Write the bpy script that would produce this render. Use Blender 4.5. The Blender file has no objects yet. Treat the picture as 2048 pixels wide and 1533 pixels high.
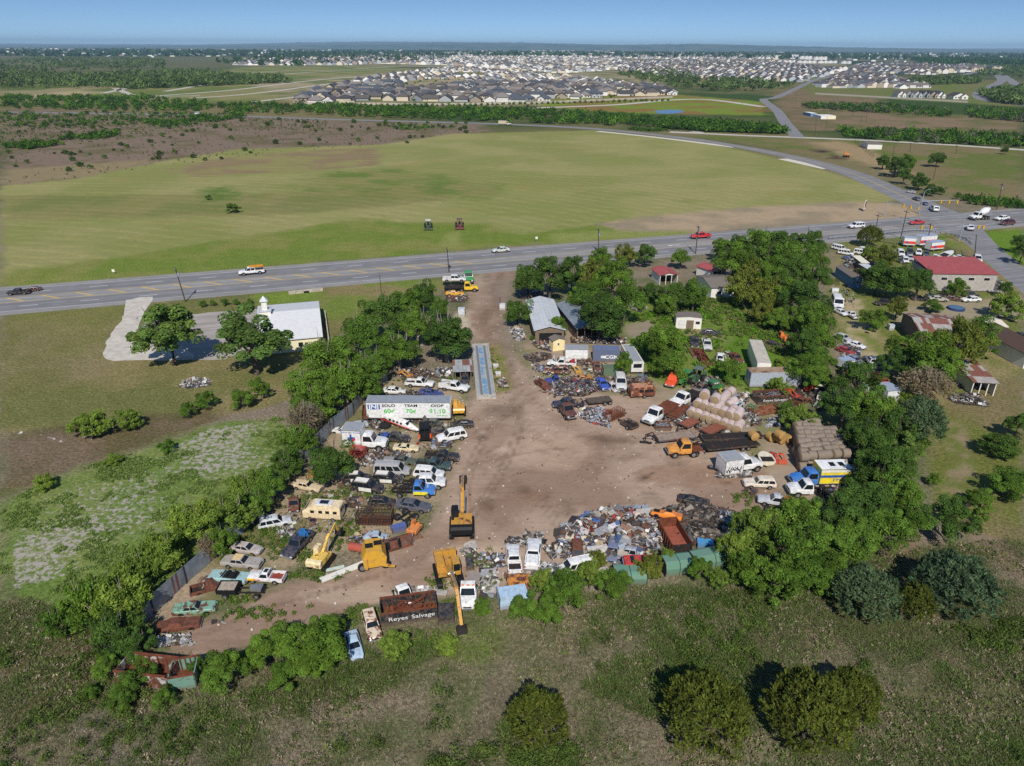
import bpy, bmesh, math, random
import numpy as np
from mathutils import Matrix, Vector
R = math.radians
random.seed(7)
# ---------------------------------------------------------------- camera
FPX, CX, CY = 1420.0, 1024.0, 766.5          # focal length and centre, in pixels of a 2048 px wide frame
CAM_H = 57.0
PITCH = math.atan((CY - 93.5) / FPX)
ROLL = math.atan(11 / 2048)
scene = bpy.context.scene
cam_data = bpy.data.cameras.new("camera")
cam_data.sensor_width = 36.0
cam_data.lens = 36.0 * FPX / 2048
cam_data.clip_start = 1.0
cam_data.clip_end = 120000.0
cam = bpy.data.objects.new("camera", cam_data)
scene.collection.objects.link(cam)
cam.matrix_world = Matrix.Translation((0, 0, CAM_H)) @ Matrix.Rotation(math.pi / 2 - PITCH, 4, 'X') @ Matrix.Rotation(ROLL, 4, 'Z')
scene.camera = cam
scene.render.resolution_x, scene.render.resolution_y = 1024, 766
# ---------------------------------------------------------------- sky, sun, exposure
SUN_EL = R(44)
world = bpy.data.worlds.new("World")
scene.world = world
world.use_nodes = True
wn = world.node_tree
bg = wn.nodes["Background"]
sky = wn.nodes.new("ShaderNodeTexSky")
sky.sky_type = 'NISHITA'
sky.sun_disc = False
sky.sun_elevation = SUN_EL
sky.sun_rotation = R(180)
sky.altitude = 200
sky.air_density = 1.0
sky.dust_density = 0.25
sky.ozone_density = 2.2
_tc = wn.nodes.new("ShaderNodeTexCoord"); _mp = wn.nodes.new("ShaderNodeMapping"); _mp.inputs["Scale"].default_value = (1, 1, 2.6); _mp.inputs["Location"].default_value = (0, 0, .1)
wn.links.new(_tc.outputs["Generated"], _mp.inputs[0]); wn.links.new(_mp.outputs[0], sky.inputs[0])
_hs = wn.nodes.new("ShaderNodeHueSaturation"); _hs.inputs["Saturation"].default_value = 1.15; _hs.inputs["Value"].default_value = 1.15; wn.links.new(sky.outputs[0], _hs.inputs["Color"]); wn.links.new(_hs.outputs[0], bg.inputs[0])
bg.inputs[1].default_value = 0.105
sun_d = bpy.data.lights.new("sun", 'SUN')
sun_d.energy = 4.5
sun_d.angle = R(0.53)
sun_d.color = (1.0, 0.955, 0.88)
sun = bpy.data.objects.new("sun", sun_d)
scene.collection.objects.link(sun)
sun.rotation_euler = Vector((-0.02, math.cos(SUN_EL), -math.sin(SUN_EL))).to_track_quat('-Z', 'Y').to_euler()
scene.view_settings.view_transform = 'Standard'
scene.view_settings.look = 'None'
scene.view_settings.gamma = 1
scene.view_settings.use_curve_mapping = False
scene.view_settings.exposure = 0.0
scene.cycles.max_bounces = 6
scene.cycles.diffuse_bounces = 2
scene.cycles.glossy_bounces = 2
scene.cycles.transmission_bounces = 2
scene.cycles.transparent_max_bounces = 6
scene.cycles.volume_bounces = 0
scene.cycles.use_adaptive_sampling = False
scene.cycles.use_denoising = False
scene.cycles.sample_clamp_indirect = 4
# ---------------------------------------------------------------- survey: points of the plan from the photograph
_CM = np.array(cam.matrix_world)[:3, :3]
def P(px, py, z=0.0):
    """ground (or height z) point seen at a pixel of the 2048 px photograph"""
    px = np.asarray(px, float); py = np.asarray(py, float)
    d = np.stack([(px - CX) / FPX, -(py - CY) / FPX, -np.ones_like(px)], -1) @ _CM.T
    t = (z - CAM_H) / np.minimum(d[..., 2], -1e-4)
    return np.stack([d[..., 0] * t, d[..., 1] * t, np.full_like(t, z)], -1)
def V(px, py, z=0.0):
    return Vector(P(px, py, z))
def depth_at(p):
    d = _CM.T @ (np.asarray(p, float) - np.array([0, 0, CAM_H]))
    return -d[2]
def mpp(p):                       # metres per photograph pixel at a point
    return depth_at(p) / FPX
ZR = dict(A=(560, 720, 5.12), B=(400, 940, 4.096), C=(960, 640, 5.12), D=(1280, 680, 4.509), E=(840, 960, 5.12),
          F=(1100, 960, 4.6545), G=(1620, 450, 3.738), H=(0, 1130, 2.9257), I=(680, 1130, 2.9257), J=(1348, 1130, 2.9257),
          K=(1448, 820, 3.4133), L=(0, 380, 2.9257), M=(680, 380, 2.9257), N=(1348, 380, 2.9257), O=(0, 60, 2.9257),
          Q=(680, 60, 2.9257), S=(1348, 60, 2.9257), T=(0, 750, 3.4133), X=(0, 0, 1.0))
def px(r, x, y):
    a, b, s = ZR[r]
    return a + x / s, b + y / s
def G(r, x, y, z=0.0):
    return V(*px(r, x, y), z)
# ---------------------------------------------------------------- helpers
COL = scene.collection
def put(name, data, parent=None, loc=None, rot=None, scale=None, color=None):
    o = bpy.data.objects.new(name, data)
    COL.objects.link(o)
    if parent is not None: o.parent = parent
    if loc is not None: o.location = loc
    if rot is not None: o.rotation_euler = rot if hasattr(rot, '__len__') else (0, 0, rot)
    if scale is not None: o.scale = scale if hasattr(scale, '__len__') else (scale,) * 3
    if color is not None: o.color = color if len(color) == 4 else (*color, 0)
    return o
def tag(o, label=None, cat=None, group=None, kind=None):
    if label: o["label"] = label
    if cat: o["category"] = cat
    if group: o["group"] = group
    if kind: o["kind"] = kind
    return o
def thing(name, label, cat, loc=(0, 0, 0), rot=0, group=None, scale=None):
    return tag(put(name, None, None, loc, rot, scale), label, cat, group)
class Mat:
    """small node builder"""
    def __init__(s, name, rough=0.8, spec=0.3):
        s.m = bpy.data.materials.new(name); s.m.use_nodes = True
        s.t = s.m.node_tree; s.b = s.t.nodes["Principled BSDF"]
        s.b.inputs["Roughness"].default_value = rough
        s.b.inputs["Specular IOR Level"].default_value = spec
    def n(s, typ, **kw):
        nd = s.t.nodes.new("ShaderNode" + typ)
        for k, v in kw.items():
            if hasattr(nd, k): setattr(nd, k, v)
            else: s.set(nd.inputs[k.replace('_', ' ')], v)
        return nd
    def set(s, inp, v):
        if isinstance(v, bpy.types.NodeSocket): s.t.links.new(v, inp)
        elif isinstance(v, (tuple, list)) and len(v) == 3 and inp.type == 'RGBA': inp.default_value = (*v, 1)
        else: inp.default_value = v
    def noise(s, scale, detail=4, vec=None, rough=0.55, dist=0.0):
        nd = s.n("TexNoise"); nd.inputs["Scale"].default_value = scale; nd.inputs["Detail"].default_value = detail
        nd.inputs["Roughness"].default_value = rough; nd.inputs["Distortion"].default_value = dist
        if vec is not None: s.set(nd.inputs["Vector"], vec)
        return nd.outputs["Fac"]
    def ramp(s, v, a, b, lo=0.0, hi=1.0):
        nd = s.n("MapRange"); nd.interpolation_type = 'SMOOTHSTEP'
        s.set(nd.inputs[0], v)
        for i, x in zip((1, 2, 3, 4), (a, b, lo, hi)): nd.inputs[i].default_value = x
        return nd.outputs[0]
    def mix(s, f, a, b, mode='MIX'):
        nd = s.n("MixRGB"); nd.blend_type = mode
        s.set(nd.inputs[0], f); s.set(nd.inputs[1], a); s.set(nd.inputs[2], b)
        return nd.outputs[0]
    def math(s, op, a, b=0.0):
        nd = s.n("Math"); nd.operation = op
        s.set(nd.inputs[0], a); s.set(nd.inputs[1], b)
        return nd.outputs[0]
    def attr(s, name, out="Color"):
        nd = s.n("Attribute"); nd.attribute_name = name
        return nd.outputs[out]
    def pos(s):
        return s.n("NewGeometry").outputs["Position"]
    def objc(s):
        return s.n("TexCoord").outputs["Object"]
    def vmul(s, v, xyz):
        nd = s.n("VectorMath"); nd.operation = 'MULTIPLY'
        s.set(nd.inputs[0], v); nd.inputs[1].default_value = xyz
        return nd.outputs[0]
    def color(s, c): s.set(s.b.inputs["Base Color"], c); return s
    def bump(s, h, strength=0.4, dist=0.1):
        nd = s.n("Bump"); nd.inputs["Strength"].default_value = strength; nd.inputs["Distance"].default_value = dist
        s.set(nd.inputs["Height"], h); s.t.links.new(nd.outputs[0], s.b.inputs["Normal"]); return s
class MB:
    """collects faces, builds one mesh"""
    def __init__(s): s.v = []; s.f = []; s.mi = []; s.c = []; s.cur = 0; s.col = None; s.M = None
    def _add(s, vs, fs):
        o = len(s.v)
        if s.M is not None: vs = [tuple(s.M @ Vector(p)) for p in vs]
        s.v += [tuple(p) for p in vs]
        for f in fs:
            s.f.append(tuple(i + o for i in f)); s.mi.append(s.cur); s.c.append(s.col)
        return s
    def box(s, c, d, rz=0.0, m=None, taper=1.0):
        x, y, z = d[0] / 2, d[1] / 2, d[2] / 2
        vs = [(-x, -y, -z), (x, -y, -z), (x, y, -z), (-x, y, -z)] + [(a * taper, b * taper, z) for a, b in ((-x, -y), (x, -y), (x, y), (-x, y))]
        mm = m or Matrix.Rotation(rz, 3, 'Z')
        vs = [Vector(c) + mm @ Vector(p) for p in vs]
        return s._add(vs, [(3, 2, 1, 0), (4, 5, 6, 7), (0, 1, 5, 4), (1, 2, 6, 5), (2, 3, 7, 6), (3, 0, 4, 7)])
    def bar(s, a, b, w, h=None):
        a, b = Vector(a), Vector(b); d = b - a; L = d.length
        if L < 1e-5: return s
        q = d.to_track_quat('X', 'Z').to_matrix()
        return s.box((a + b) / 2, (L, w, h or w), m=q)
    def loft(s, rings, caps=True, closed=True):
        n = len(rings[0]); vs = [p for r in rings for p in r]; fs = []
        for i in range(len(rings) - 1):
            for j in range(n if closed else n - 1):
                k = (j + 1) % n
                fs.append((i * n + j, i * n + k, (i + 1) * n + k, (i + 1) * n + j))
        if caps:
            fs.append(tuple(range(n))[::-1]); fs.append(tuple(range((len(rings) - 1) * n, len(rings) * n)))
        return s._add(vs, fs)
    def cyl(s, a, b, r, r2=None, n=12, caps=True):
        a, b = Vector(a), Vector(b); q = (b - a).to_track_quat('Z', 'Y').to_matrix(); r2 = r if r2 is None else r2
        rg = lambda c, rr: [c + q @ Vector((rr * math.cos(2 * math.pi * i / n), rr * math.sin(2 * math.pi * i / n), 0)) for i in range(n)]
        return s.loft([rg(a, r), rg(b, r2)], caps)
    def tube(s, pts, r, n=6):
        pts = [Vector(p) for p in pts]; rs = r if hasattr(r, '__len__') else [r] * len(pts); rings = []
        for i, p in enumerate(pts):
            d = (pts[min(i + 1, len(pts) - 1)] - pts[max(i - 1, 0)])
            q = d.to_track_quat('Z', 'Y').to_matrix()
            rings.append([p + q @ Vector((rs[i] * math.cos(2 * math.pi * k / n), rs[i] * math.sin(2 * math.pi * k / n), 0)) for k in range(n)])
        return s.loft(rings)
    def prism(s, prof, y0, y1):        # profile of (x,z) extruded along y
        n = len(prof)
        vs = [(x, y0, z) for x, z in prof] + [(x, y1, z) for x, z in prof]
        fs = [tuple(range(n)), tuple(range(n, 2 * n))[::-1]] + [(j, j + n, (j + 1) % n + n, (j + 1) % n) for j in range(n)]
        return s._add(vs, fs)
    def quad(s, *p): return s._add(p, [tuple(range(len(p)))])
    def data(s, name, mats, smooth=False):
        me = bpy.data.meshes.new(name)
        me.from_pydata(s.v, [], s.f)
        for m in (mats if isinstance(mats, (list, tuple)) else [mats]): me.materials.append(m)
        me.polygons.foreach_set("material_index", s.mi)
        if any(c is not None for c in s.c):
            at = me.attributes.new("tint", 'FLOAT_COLOR', 'FACE')
            arr = np.array([(*(c or (1, 1, 1)), 1) for c in s.c], np.float32).ravel()
            at.data.foreach_set("color", arr)
        bm = bmesh.new(); bm.from_mesh(me); bmesh.ops.recalc_face_normals(bm, faces=bm.faces); bm.to_mesh(me); bm.free()
        if smooth:
            me.polygons.foreach_set("use_smooth", [True] * len(me.polygons))
            me.set_sharp_from_angle(angle=R(35))
        return me
    def obj(s, name, mats, parent=None, loc=None, rot=None, scale=None, smooth=False, color=None):
        return put(name, s.data(name, mats, smooth), parent, loc, rot, scale, color)
def np_mesh(name, verts, faces, mats, colors=None, attr="tint", domain='FACE', smooth=False):
    """fast mesh from arrays; faces (n,3) or (n,4)"""
    verts = np.asarray(verts, np.float32); faces = np.asarray(faces, np.int32); k = faces.shape[1]; n = len(faces)
    me = bpy.data.meshes.new(name)
    me.vertices.add(len(verts)); me.vertices.foreach_set("co", verts.ravel())
    me.loops.add(n * k); me.loops.foreach_set("vertex_index", faces.ravel())
    me.polygons.add(n); me.polygons.foreach_set("loop_start", np.arange(0, n * k, k, dtype=np.int32))
    me.update(calc_edges=True)
    if smooth: me.polygons.foreach_set("use_smooth", np.ones(n, bool))
    for m in (mats if isinstance(mats, (list, tuple)) else [mats]): me.materials.append(m)
    if colors is not None:
        at = me.attributes.new(attr, 'FLOAT_COLOR', domain)
        at.data.foreach_set("color", np.concatenate([colors, np.ones((len(colors), 1))], 1).astype(np.float32).ravel())
    return me
def lin(r, g, b):
    f = lambda u: (u / 255 / 12.92) if u <= 10 else ((u / 255 + 0.055) / 1.055) ** 2.4
    return (f(r), f(g), f(b))
_rg = np.random.default_rng(11)
_NT = _rg.random((256, 256))
def vnoise(x, y, s, o=3):
    out = np.zeros_like(x); a = 1.0; tot = 0
    for k in range(o):
        u, v = x / s + 17.3 * k, y / s + 9.1 * k
        i, j = np.floor(u).astype(int), np.floor(v).astype(int); fu, fv = u - i, v - j
        fu, fv = fu * fu * (3 - 2 * fu), fv * fv * (3 - 2 * fv)
        g = lambda p, q: _NT[(i + p) % 256, (j + q) % 256]
        out += a * ((g(0, 0) * (1 - fu) + g(1, 0) * fu) * (1 - fv) + (g(0, 1) * (1 - fu) + g(1, 1) * fu) * fv)
        tot += a; a *= 0.5; s = s / 2
    return out / tot
def inpoly(x, y, poly):
    r = np.zeros(x.shape, bool); n = len(poly)
    for i in range(n):
        (x0, y0), (x1, y1) = poly[i], poly[(i + 1) % n]
        if y0 == y1: continue
        c = (y0 > y) != (y1 > y)
        r ^= c & (x < (x1 - x0) * (y - y0) / (y1 - y0) + x0)
    return r
def gpoly(pts): return [tuple(P(a, b)[:2]) for a, b in pts]
def spline(pts, n=8):
    pts = [Vector(p) for p in pts]; out = []
    for i in range(len(pts) - 1):
        p0, p1, p2, p3 = pts[max(i - 1, 0)], pts[i], pts[i + 1], pts[min(i + 2, len(pts) - 1)]
        for k in range(n):
            t = k / n
            out.append(0.5 * ((2 * p1) + (p2 - p0) * t + (2 * p0 - 5 * p1 + 4 * p2 - p3) * t * t + (3 * p1 - p0 - 3 * p2 + p3) * t ** 3))
    return out + [pts[-1]]
# ================================================================ SETTING: the ground, one sheet to the horizon
hr0 = random.Random(4)
def build_ground():
    ys = 8 * 1.0068 ** np.arange(0, 1300); ys = ys[ys < 34000]; ys = np.append(ys, [45000, 70000])
    us = np.concatenate([[-8, -4, -2.2, -1.5], np.arange(-1.1, 1.1001, 0.0062), [1.5, 2.2, 4, 8]])
    back = np.array([-300, -60.0, -10, 0])
    yy, uu = np.meshgrid(np.concatenate([back, ys]), us, indexing='ij')
    X = uu * np.maximum(yy, 8) * (1 + 0); X[:4] = uu[:4] * 40; Y = yy
    nr, nc = X.shape; x, y = X.ravel(), Y.ravel()
    dist = np.hypot(x, y)
    col = np.zeros((len(x), 3)); kind = np.zeros((len(x), 3))      # kind: grass, dirt, mown
    n1 = vnoise(x, y, 60, 4); n2 = vnoise(x + 900, y, 14, 4); n3 = vnoise(x, y + 700, 3.2, 3); nb = vnoise(x, y, 420, 5)
    S = lambda v, a, b: np.clip((v - a) / (b - a), 0, 1)[:, None]
    C = lambda *c: np.array(lin(*c))
    mixc = lambda w, a, b: a * (1 - w) + b * w
    # near brush
    brush = mixc(S(n2 * .6 + n3 * .4, .36, .62), C(142, 128, 114), C(104, 108, 76))
    brush = mixc(S(n1, .5, .72), brush, C(138, 124, 112))
    far = mixc(S(nb * .7 + n1 * .3, .4, .58), C(66, 86, 44), C(128, 118, 84))
    w = S(dist, 330, 460); col[:] = mixc(w, brush, far); kind[:, 0] = 1
    vf = mixc(S(vnoise(x, y, 1500, 5), .44, .57), C(46, 70, 40), C(104, 104, 76)); col[:] = mixc(S(dist, 1500, 2600), col, vf)
    JIT = [((vnoise(x + 31 * q, y, 9, 3) - .5) * 2, (vnoise(x, y + 57 * q, 9, 3) - .5) * 2) for q in range(4)]
    def region(pts, c, k=(1, 0, 0), edge=3.0, soft=1.0, c2=None, sc=6.0, lo=.4, hi=.6, amt=1.0):
        poly = gpoly(pts); pa = np.array(poly); mg = edge * max(1, np.hypot(*pa.max(0)) / 150) + 4
        I = np.where((x > pa[:, 0].min() - mg) & (x < pa[:, 0].max() + mg) & (y > pa[:, 1].min() - mg) & (y < pa[:, 1].max() + mg))[0]
        xs, ys_, ds = x[I], y[I], dist[I]; acc = np.zeros(len(I)); ex = edge * np.maximum(ds / 150, .4)
        for q in range(4):
            ang = q * 1.57
            acc += inpoly(xs + JIT[q][0][I] * ex + math.cos(ang) * soft * ds / 250, ys_ + JIT[q][1][I] * ex + math.sin(ang) * soft * ds / 250, poly)
        w = (acc / 4 * amt)[:, None]
        cc = np.array(lin(*c))[None]
        if c2 is not None:
            cc = mixc(S(vnoise(xs + 77, ys_ - 40, sc, 4), lo, hi), cc, np.array(lin(*c2))[None])
        col[I] = mixc(w, col[I], cc); kind[I] = kind[I] * (1 - w) + np.array(k)[None] * w
    B = region
    # distance
    B([(0, 170), (250, 165), (560, 175), (560, 200), (250, 205), (0, 205)], (100, 112, 62), c2=(150, 140, 105), sc=60)
    B([(180, 190), (480, 135), (700, 128), (980, 150), (800, 175), (520, 205), (300, 205)], (110, 122, 66), c2=(142, 136, 92), sc=50)
    B([(60, 190), (170, 180), (190, 195), (60, 200)], (178, 162, 128))
    B([(500, 168), (900, 135), (1330, 150), (1345, 195), (1050, 214), (600, 212)], (168, 152, 126), c2=(118, 122, 80), sc=40)
    B([(470, 118), (900, 105), (1500, 110), (1700, 130), (1700, 170), (1400, 150), (900, 135), (480, 132)], (160, 146, 122), c2=(110, 116, 78), sc=70)
    B([(1100, 190), (1350, 190), (1540, 205), (1530, 232), (1250, 226), (1080, 215)], (122, 140, 52), c2=(140, 112, 66), sc=40)
    B([(1560, 180), (1700, 175), (1760, 190), (1760, 260), (1600, 262), (1545, 215)], (134, 114, 92), c2=(118, 106, 78), sc=20)
    B([(1600, 205), (2048, 240), (2048, 268), (1660, 258)], (140, 118, 98), c2=(110, 108, 70), sc=20)
    B([(1600, 170), (1990, 165), (2048, 215), (1900, 205), (1620, 190)], (108, 120, 60), c2=(122, 118, 76), sc=30)
    B([(1280, 262), (1560, 272), (2048, 300), (2048, 420), (1940, 400), (1860, 380), (1750, 330), (1480, 285)], (108, 116, 62), c2=(132, 118, 88), sc=16)
    B([(1620, 285), (1690, 283), (1740, 300), (1830, 350), (1790, 350), (1680, 310)], (165, 142, 112))
    B([(1615, 298), (1660, 301), (1645, 307)], (60, 46, 40), (0, 1, 0)); B([(1660, 308), (1695, 318), (1665, 320)], (70, 54, 46), (0, 1, 0))
    # brown scrub field, mown field, verge
    B([(0, 218), (450, 228), (700, 243), (960, 248), (985, 262), (760, 292), (500, 318), (300, 345), (120, 362), (0, 372)], (134, 116, 104), c2=(114, 104, 80), sc=14, lo=.48, hi=.68)
    B([(0, 340), (150, 330), (330, 318), (200, 350), (0, 372)], (148, 132, 104))
    B([(0, 372), (150, 358), (330, 322), (480, 298), (760, 290), (900, 268), (1190, 261), (1440, 291), (1600, 328), (1720, 362), (1800, 398), (1760, 410), (1500, 424), (1210, 446), (1100, 470), (800, 492), (400, 524), (0, 566)],
      (150, 145, 98), (0, 0, 1), edge=1.2, c2=(136, 137, 84), sc=34)
    B([(320, 346), (430, 318), (560, 303), (762, 296), (756, 332), (560, 345), (420, 354)], (138, 120, 94), (0, 0, 1), c2=(142, 134, 90), sc=12, lo=.42, hi=.55)
    B([(0, 392), (420, 390), (900, 370), (900, 400), (600, 430), (0, 440)], (112, 116, 68), (0, 0, 1), c2=(134, 126, 84), sc=18, amt=.7)
    B([(400, 376), (470, 374), (478, 402), (420, 405)], (88, 112, 48), (0, 0, 1), edge=5, amt=.8)
    B([(640, 345), (760, 338), (1000, 372), (980, 400), (820, 385), (690, 392), (600, 372)], (94, 116, 52), (0, 0, 1), edge=8, c2=(132, 128, 80), sc=15, amt=.8)
    B([(0, 545), (300, 505), (700, 440), (960, 448), (1040, 470), (1200, 452), (1380, 462), (1380, 470), (1000, 494), (700, 522), (350, 552), (0, 582)], (116, 132, 60), edge=4, c2=(134, 136, 76), sc=12, lo=.45, hi=.65)
    B([(890, 470), (915, 460), (925, 480), (905, 500), (880, 492)], (150, 152, 92), edge=1, amt=.7)
    B([(1205, 448), (1340, 428), (1500, 415), (1700, 404), (1790, 408), (1850, 420), (1840, 436), (1700, 444), (1500, 458), (1360, 470), (1240, 468)], (172, 152, 124), (0, 1, 0), edge=3, c2=(150, 136, 112), sc=10)
    B([(1100, 468), (1230, 462), (1380, 464), (1380, 472), (1100, 488)], (140, 146, 84), edge=3)
    # south of the highway, left
    B([(0, 610), (260, 600), (440, 588), (700, 560), (960, 540), (940, 560), (720, 640), (640, 700), (580, 800), (440, 830), (250, 855), (0, 870)], (138, 127, 90), c2=(116, 116, 72), sc=14)
    B([(0, 618), (250, 602), (220, 660), (200, 720), (100, 720), (60, 660), (0, 640)], (122, 122, 70), edge=6, amt=.8)
    B([(0, 640), (120, 640), (200, 680), (200, 760), (0, 790)], (140, 126, 98), edge=10, amt=.7, c2=(124, 118, 80), sc=14)
    B([(640, 575), (780, 560), (880, 552), (860, 580), (740, 600), (680, 640), (640, 640)], (118, 132, 64), edge=5, c2=(140, 128, 90), sc=9)
    B([(500, 590), (640, 575), (640, 600), (520, 615)], (120, 138, 60), edge=3)
    B([(0, 872), (160, 850), (330, 828), (430, 815), (450, 830), (410, 852), (300, 892), (130, 940), (0, 1005)], (124, 107, 92), edge=4, c2=(106, 96, 70), sc=8)
    B([(0, 1010), (130, 945), (300, 897), (420, 848), (540, 828), (600, 850), (590, 930), (540, 1000), (470, 1060), (400, 1120), (330, 1180), (300, 1220), (100, 1215), (0, 1200)], (108, 128, 66), (1, 0, 0), edge=7, c2=(124, 136, 80), sc=6)
    g = inpoly(x, y, gpoly([(20, 1020), (200, 950), (300, 918), (420, 856), (590, 838), (600, 900), (500, 1000), (400, 1060), (240, 1120), (30, 1180)]))
    wet = np.clip((vnoise(x + 13, y + 5, 15, 2) - .36) / .3, 0, 1) * g
    gp = (vnoise(x + 13, y + 5, 13, 2) * .38 + vnoise(x + 5, y + 50, 2.2, 4) * .62); gw = (S(gp, .52, .57)[:, 0] * g)[:, None]
    
    # the yard
    mixd = dict(c2=(166, 148, 126), sc=5, lo=.4, hi=.6)
    B([(735, 755), (945, 770), (935, 860), (905, 930), (885, 1010), (770, 1090), (640, 1110), (560, 1140), (450, 1195), (340, 1250), (300, 1235), (440, 1085), (540, 1030), (600, 950), (680, 850)], (122, 118, 82), (.6, .4, 0), edge=3, **mixd)
    B([(1035, 690), (1120, 660), (1260, 680), (1350, 740), (1500, 770), (1620, 860), (1690, 960), (1600, 1010), (1540, 960), (1400, 810), (1060, 770)], (164, 146, 126), (.2, .8, 0), edge=3, c2=(132, 128, 90), sc=6, lo=.5, hi=.65)
    B([(958, 540), (1030, 533), (1014, 590), (1005, 650), (1035, 720), (1060, 770), (1130, 775), (1250, 790), (1330, 800), (1420, 850), (1520, 930), (1560, 985), (1520, 1025), (1380, 1070), (1230, 1130), (1080, 1165), (950, 1185), (800, 1200), (650, 1235), (500, 1290), (400, 1320), (330, 1300), (380, 1245), (470, 1215), (570, 1165), (690, 1140), (790, 1090), (860, 1060), (890, 1000), (905, 920), (930, 850), (945, 780), (990, 770), (985, 690), (942, 680), (930, 640), (945, 590)],
      (174, 151, 132), (0, 1, 0), edge=3.2, c2=(150, 126, 108), sc=11)
    for cx_, cy_, rx, ry, c, a in ((1010, 822, 36, 14, (96, 82, 70), .5), (1215, 880, 60, 10, (122, 100, 84), .7), (1010, 700, 22, 60, (128, 112, 98), .6), (1000, 590, 26, 40, (140, 126, 112), .7), (985, 1010, 22, 16, (120, 98, 80), .8),
                               (1300, 995, 22, 8, (80, 66, 56), .6), (1135, 1025, 14, 8, (96, 80, 66), .7), (1390, 950, 120, 24, (150, 120, 98), .6), (1350, 920, 16, 8, (84, 70, 56), .8), (1100, 900, 90, 40, (190, 163, 140), .5),
                               (960, 1110, 100, 20, (196, 172, 150), .7), (700, 1190, 120, 22, (186, 164, 142), .6), (1060, 990, 40, 14, (140, 112, 92), .6), (1255, 915, 20, 6, (120, 96, 80), .6), (930, 1170, 60, 14, (186, 172, 156), .6), (955, 570, 20, 18, (168, 152, 134), .8), (925, 650, 16, 26, (196, 180, 158), .8), (1030, 660, 24, 20, (150, 138, 124), .7)):
        a = min(1, a * 1.15); th = np.linspace(0, 2 * math.pi, 14)[:-1]
        B([(cx_ + rx * math.cos(t), cy_ + ry * math.sin(t)) for t in th], c, (0, 1, 0), edge=3.5, soft=2, amt=a)
    for k in range(34):
        q = hr0.uniform(0, 1); cx_, cy_ = (hr0.uniform(930, 1500), hr0.uniform(840, 1000)) if q < .62 else (hr0.uniform(560, 1000), hr0.uniform(1060, 1220)) if q < .82 else (hr0.uniform(950, 1010), hr0.uniform(560, 760)); rx = hr0.uniform(3, 13); B([(cx_ + rx * math.cos(t), cy_ + rx * .36 * math.sin(t)) for t in np.linspace(0, 6.28, 10)[:-1]], (92, 74, 60) if k % 3 else (198, 176, 154), (0, 1, 0), edge=2.5, soft=1, amt=hr0.uniform(.45, .85))
    for tr_ in ([(975, 545), (968, 640), (985, 700), (1030, 790), (1040, 850), (1010, 930), (960, 1010), (890, 1090), (760, 1150), (560, 1210), (400, 1270)], [(1000, 545), (990, 640), (1020, 740), (1100, 830), (1230, 870), (1330, 905), (1500, 925)], [(985, 560), (975, 660), (1010, 760), (1060, 860), (1180, 930), (1320, 970), (1480, 1000)], [(950, 870), (1020, 950), (1090, 1010), (1130, 1080)], [(940, 930), (1100, 900), (1250, 905), (1420, 960)], [(1060, 800), (980, 860), (935, 960), (940, 1080)]):
        for o_ in (-7, 7):
            tp = [(q.x + o_ * q.y / 1000, q.y) for q in spline([(a, b, 0) for a, b in tr_], 5)]; hw = lambda q: 2.2 * q[1] / 900
            B([(q[0] - hw(q), q[1] - .5) for q in tp] + [(q[0] + hw(q), q[1] + .5) for q in tp[::-1]], (122, 100, 84), (0, 1, 0), edge=.5, soft=.3, amt=.55)
    B([(962, 690), (1004, 690), (1022, 780), (990, 792), (980, 700)], (122, 128, 62), edge=2, c2=(150, 132, 96), sc=3)
    B([(1250, 610), (1340, 588), (1500, 585), (1640, 640), (1660, 810), (1500, 800), (1440, 765), (1350, 780), (1300, 760), (1255, 700)], (98, 128, 44), edge=3, c2=(118, 132, 66), sc=7)
    B([(1255, 650), (1300, 640), (1320, 665), (1280, 680), (1250, 672)], (150, 138, 118), (0, 1, 0), edge=2); B([(1350, 655), (1420, 660), (1470, 680), (1420, 682), (1360, 668)], (150, 140, 104), (.5, .5, 0), edge=2)
    # right: smallholding
    B([(1660, 480), (2048, 440), (2048, 780), (1840, 830), (1760, 830), (1690, 740), (1660, 600)], (116, 122, 66), edge=3, c2=(146, 134, 98), sc=9)
    B([(1790, 610), (1960, 600), (2048, 590), (2048, 640), (1900, 640), (1800, 650)], (158, 146, 122), (.3, .7, 0), edge=3)
    B([(1690, 600), (1730, 600), (1760, 680), (1800, 760), (1800, 830), (1765, 830), (1730, 760), (1700, 690)], (176, 160, 128), (.3, .7, 0), edge=3, c2=(120, 126, 66), sc=5, lo=.45, hi=.6)
    B([(1960, 468), (2048, 458), (2048, 540)], (106, 134, 48), edge=1)
    B([(1730, 462), (1900, 470), (1960, 560), (1900, 520), (1760, 490)], (112, 126, 62), edge=2)
    B([(1860, 820), (2048, 740), (2048, 1160), (1960, 1090), (1880, 1010), (1860, 920)], (112, 116, 62), edge=4, c2=(130, 118, 86), sc=10)
    B([(1890, 840), (1930, 850), (1960, 960), (1950, 990), (1890, 985), (1905, 920)], (146, 130, 104), (.4, .6, 0), edge=2, c2=(110, 116, 62), sc=2.5)
    B([(1940, 1060), (1990, 1075), (2048, 1100), (2048, 1120), (1980, 1100), (1940, 1080)], (140, 122, 102), (.3, .7, 0), edge=2)
    B([(1780, 1100), (1840, 1080), (1860, 1120), (1800, 1180), (1770, 1170)], (142, 122, 104), (.3, .7, 0), edge=2)
    # near scrub
    B([(150, 1400), (250, 1440), (330, 1500), (420, 1500), (640, 1450), (560, 1490), (300, 1533), (200, 1533), (140, 1460)], (130, 120, 112), edge=3, amt=.7)
    B([(0, 1200), (120, 1210), (200, 1290), (250, 1400), (150, 1410), (0, 1460)], (102, 92, 70), edge=5, c2=(88, 88, 54), sc=6)
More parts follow.
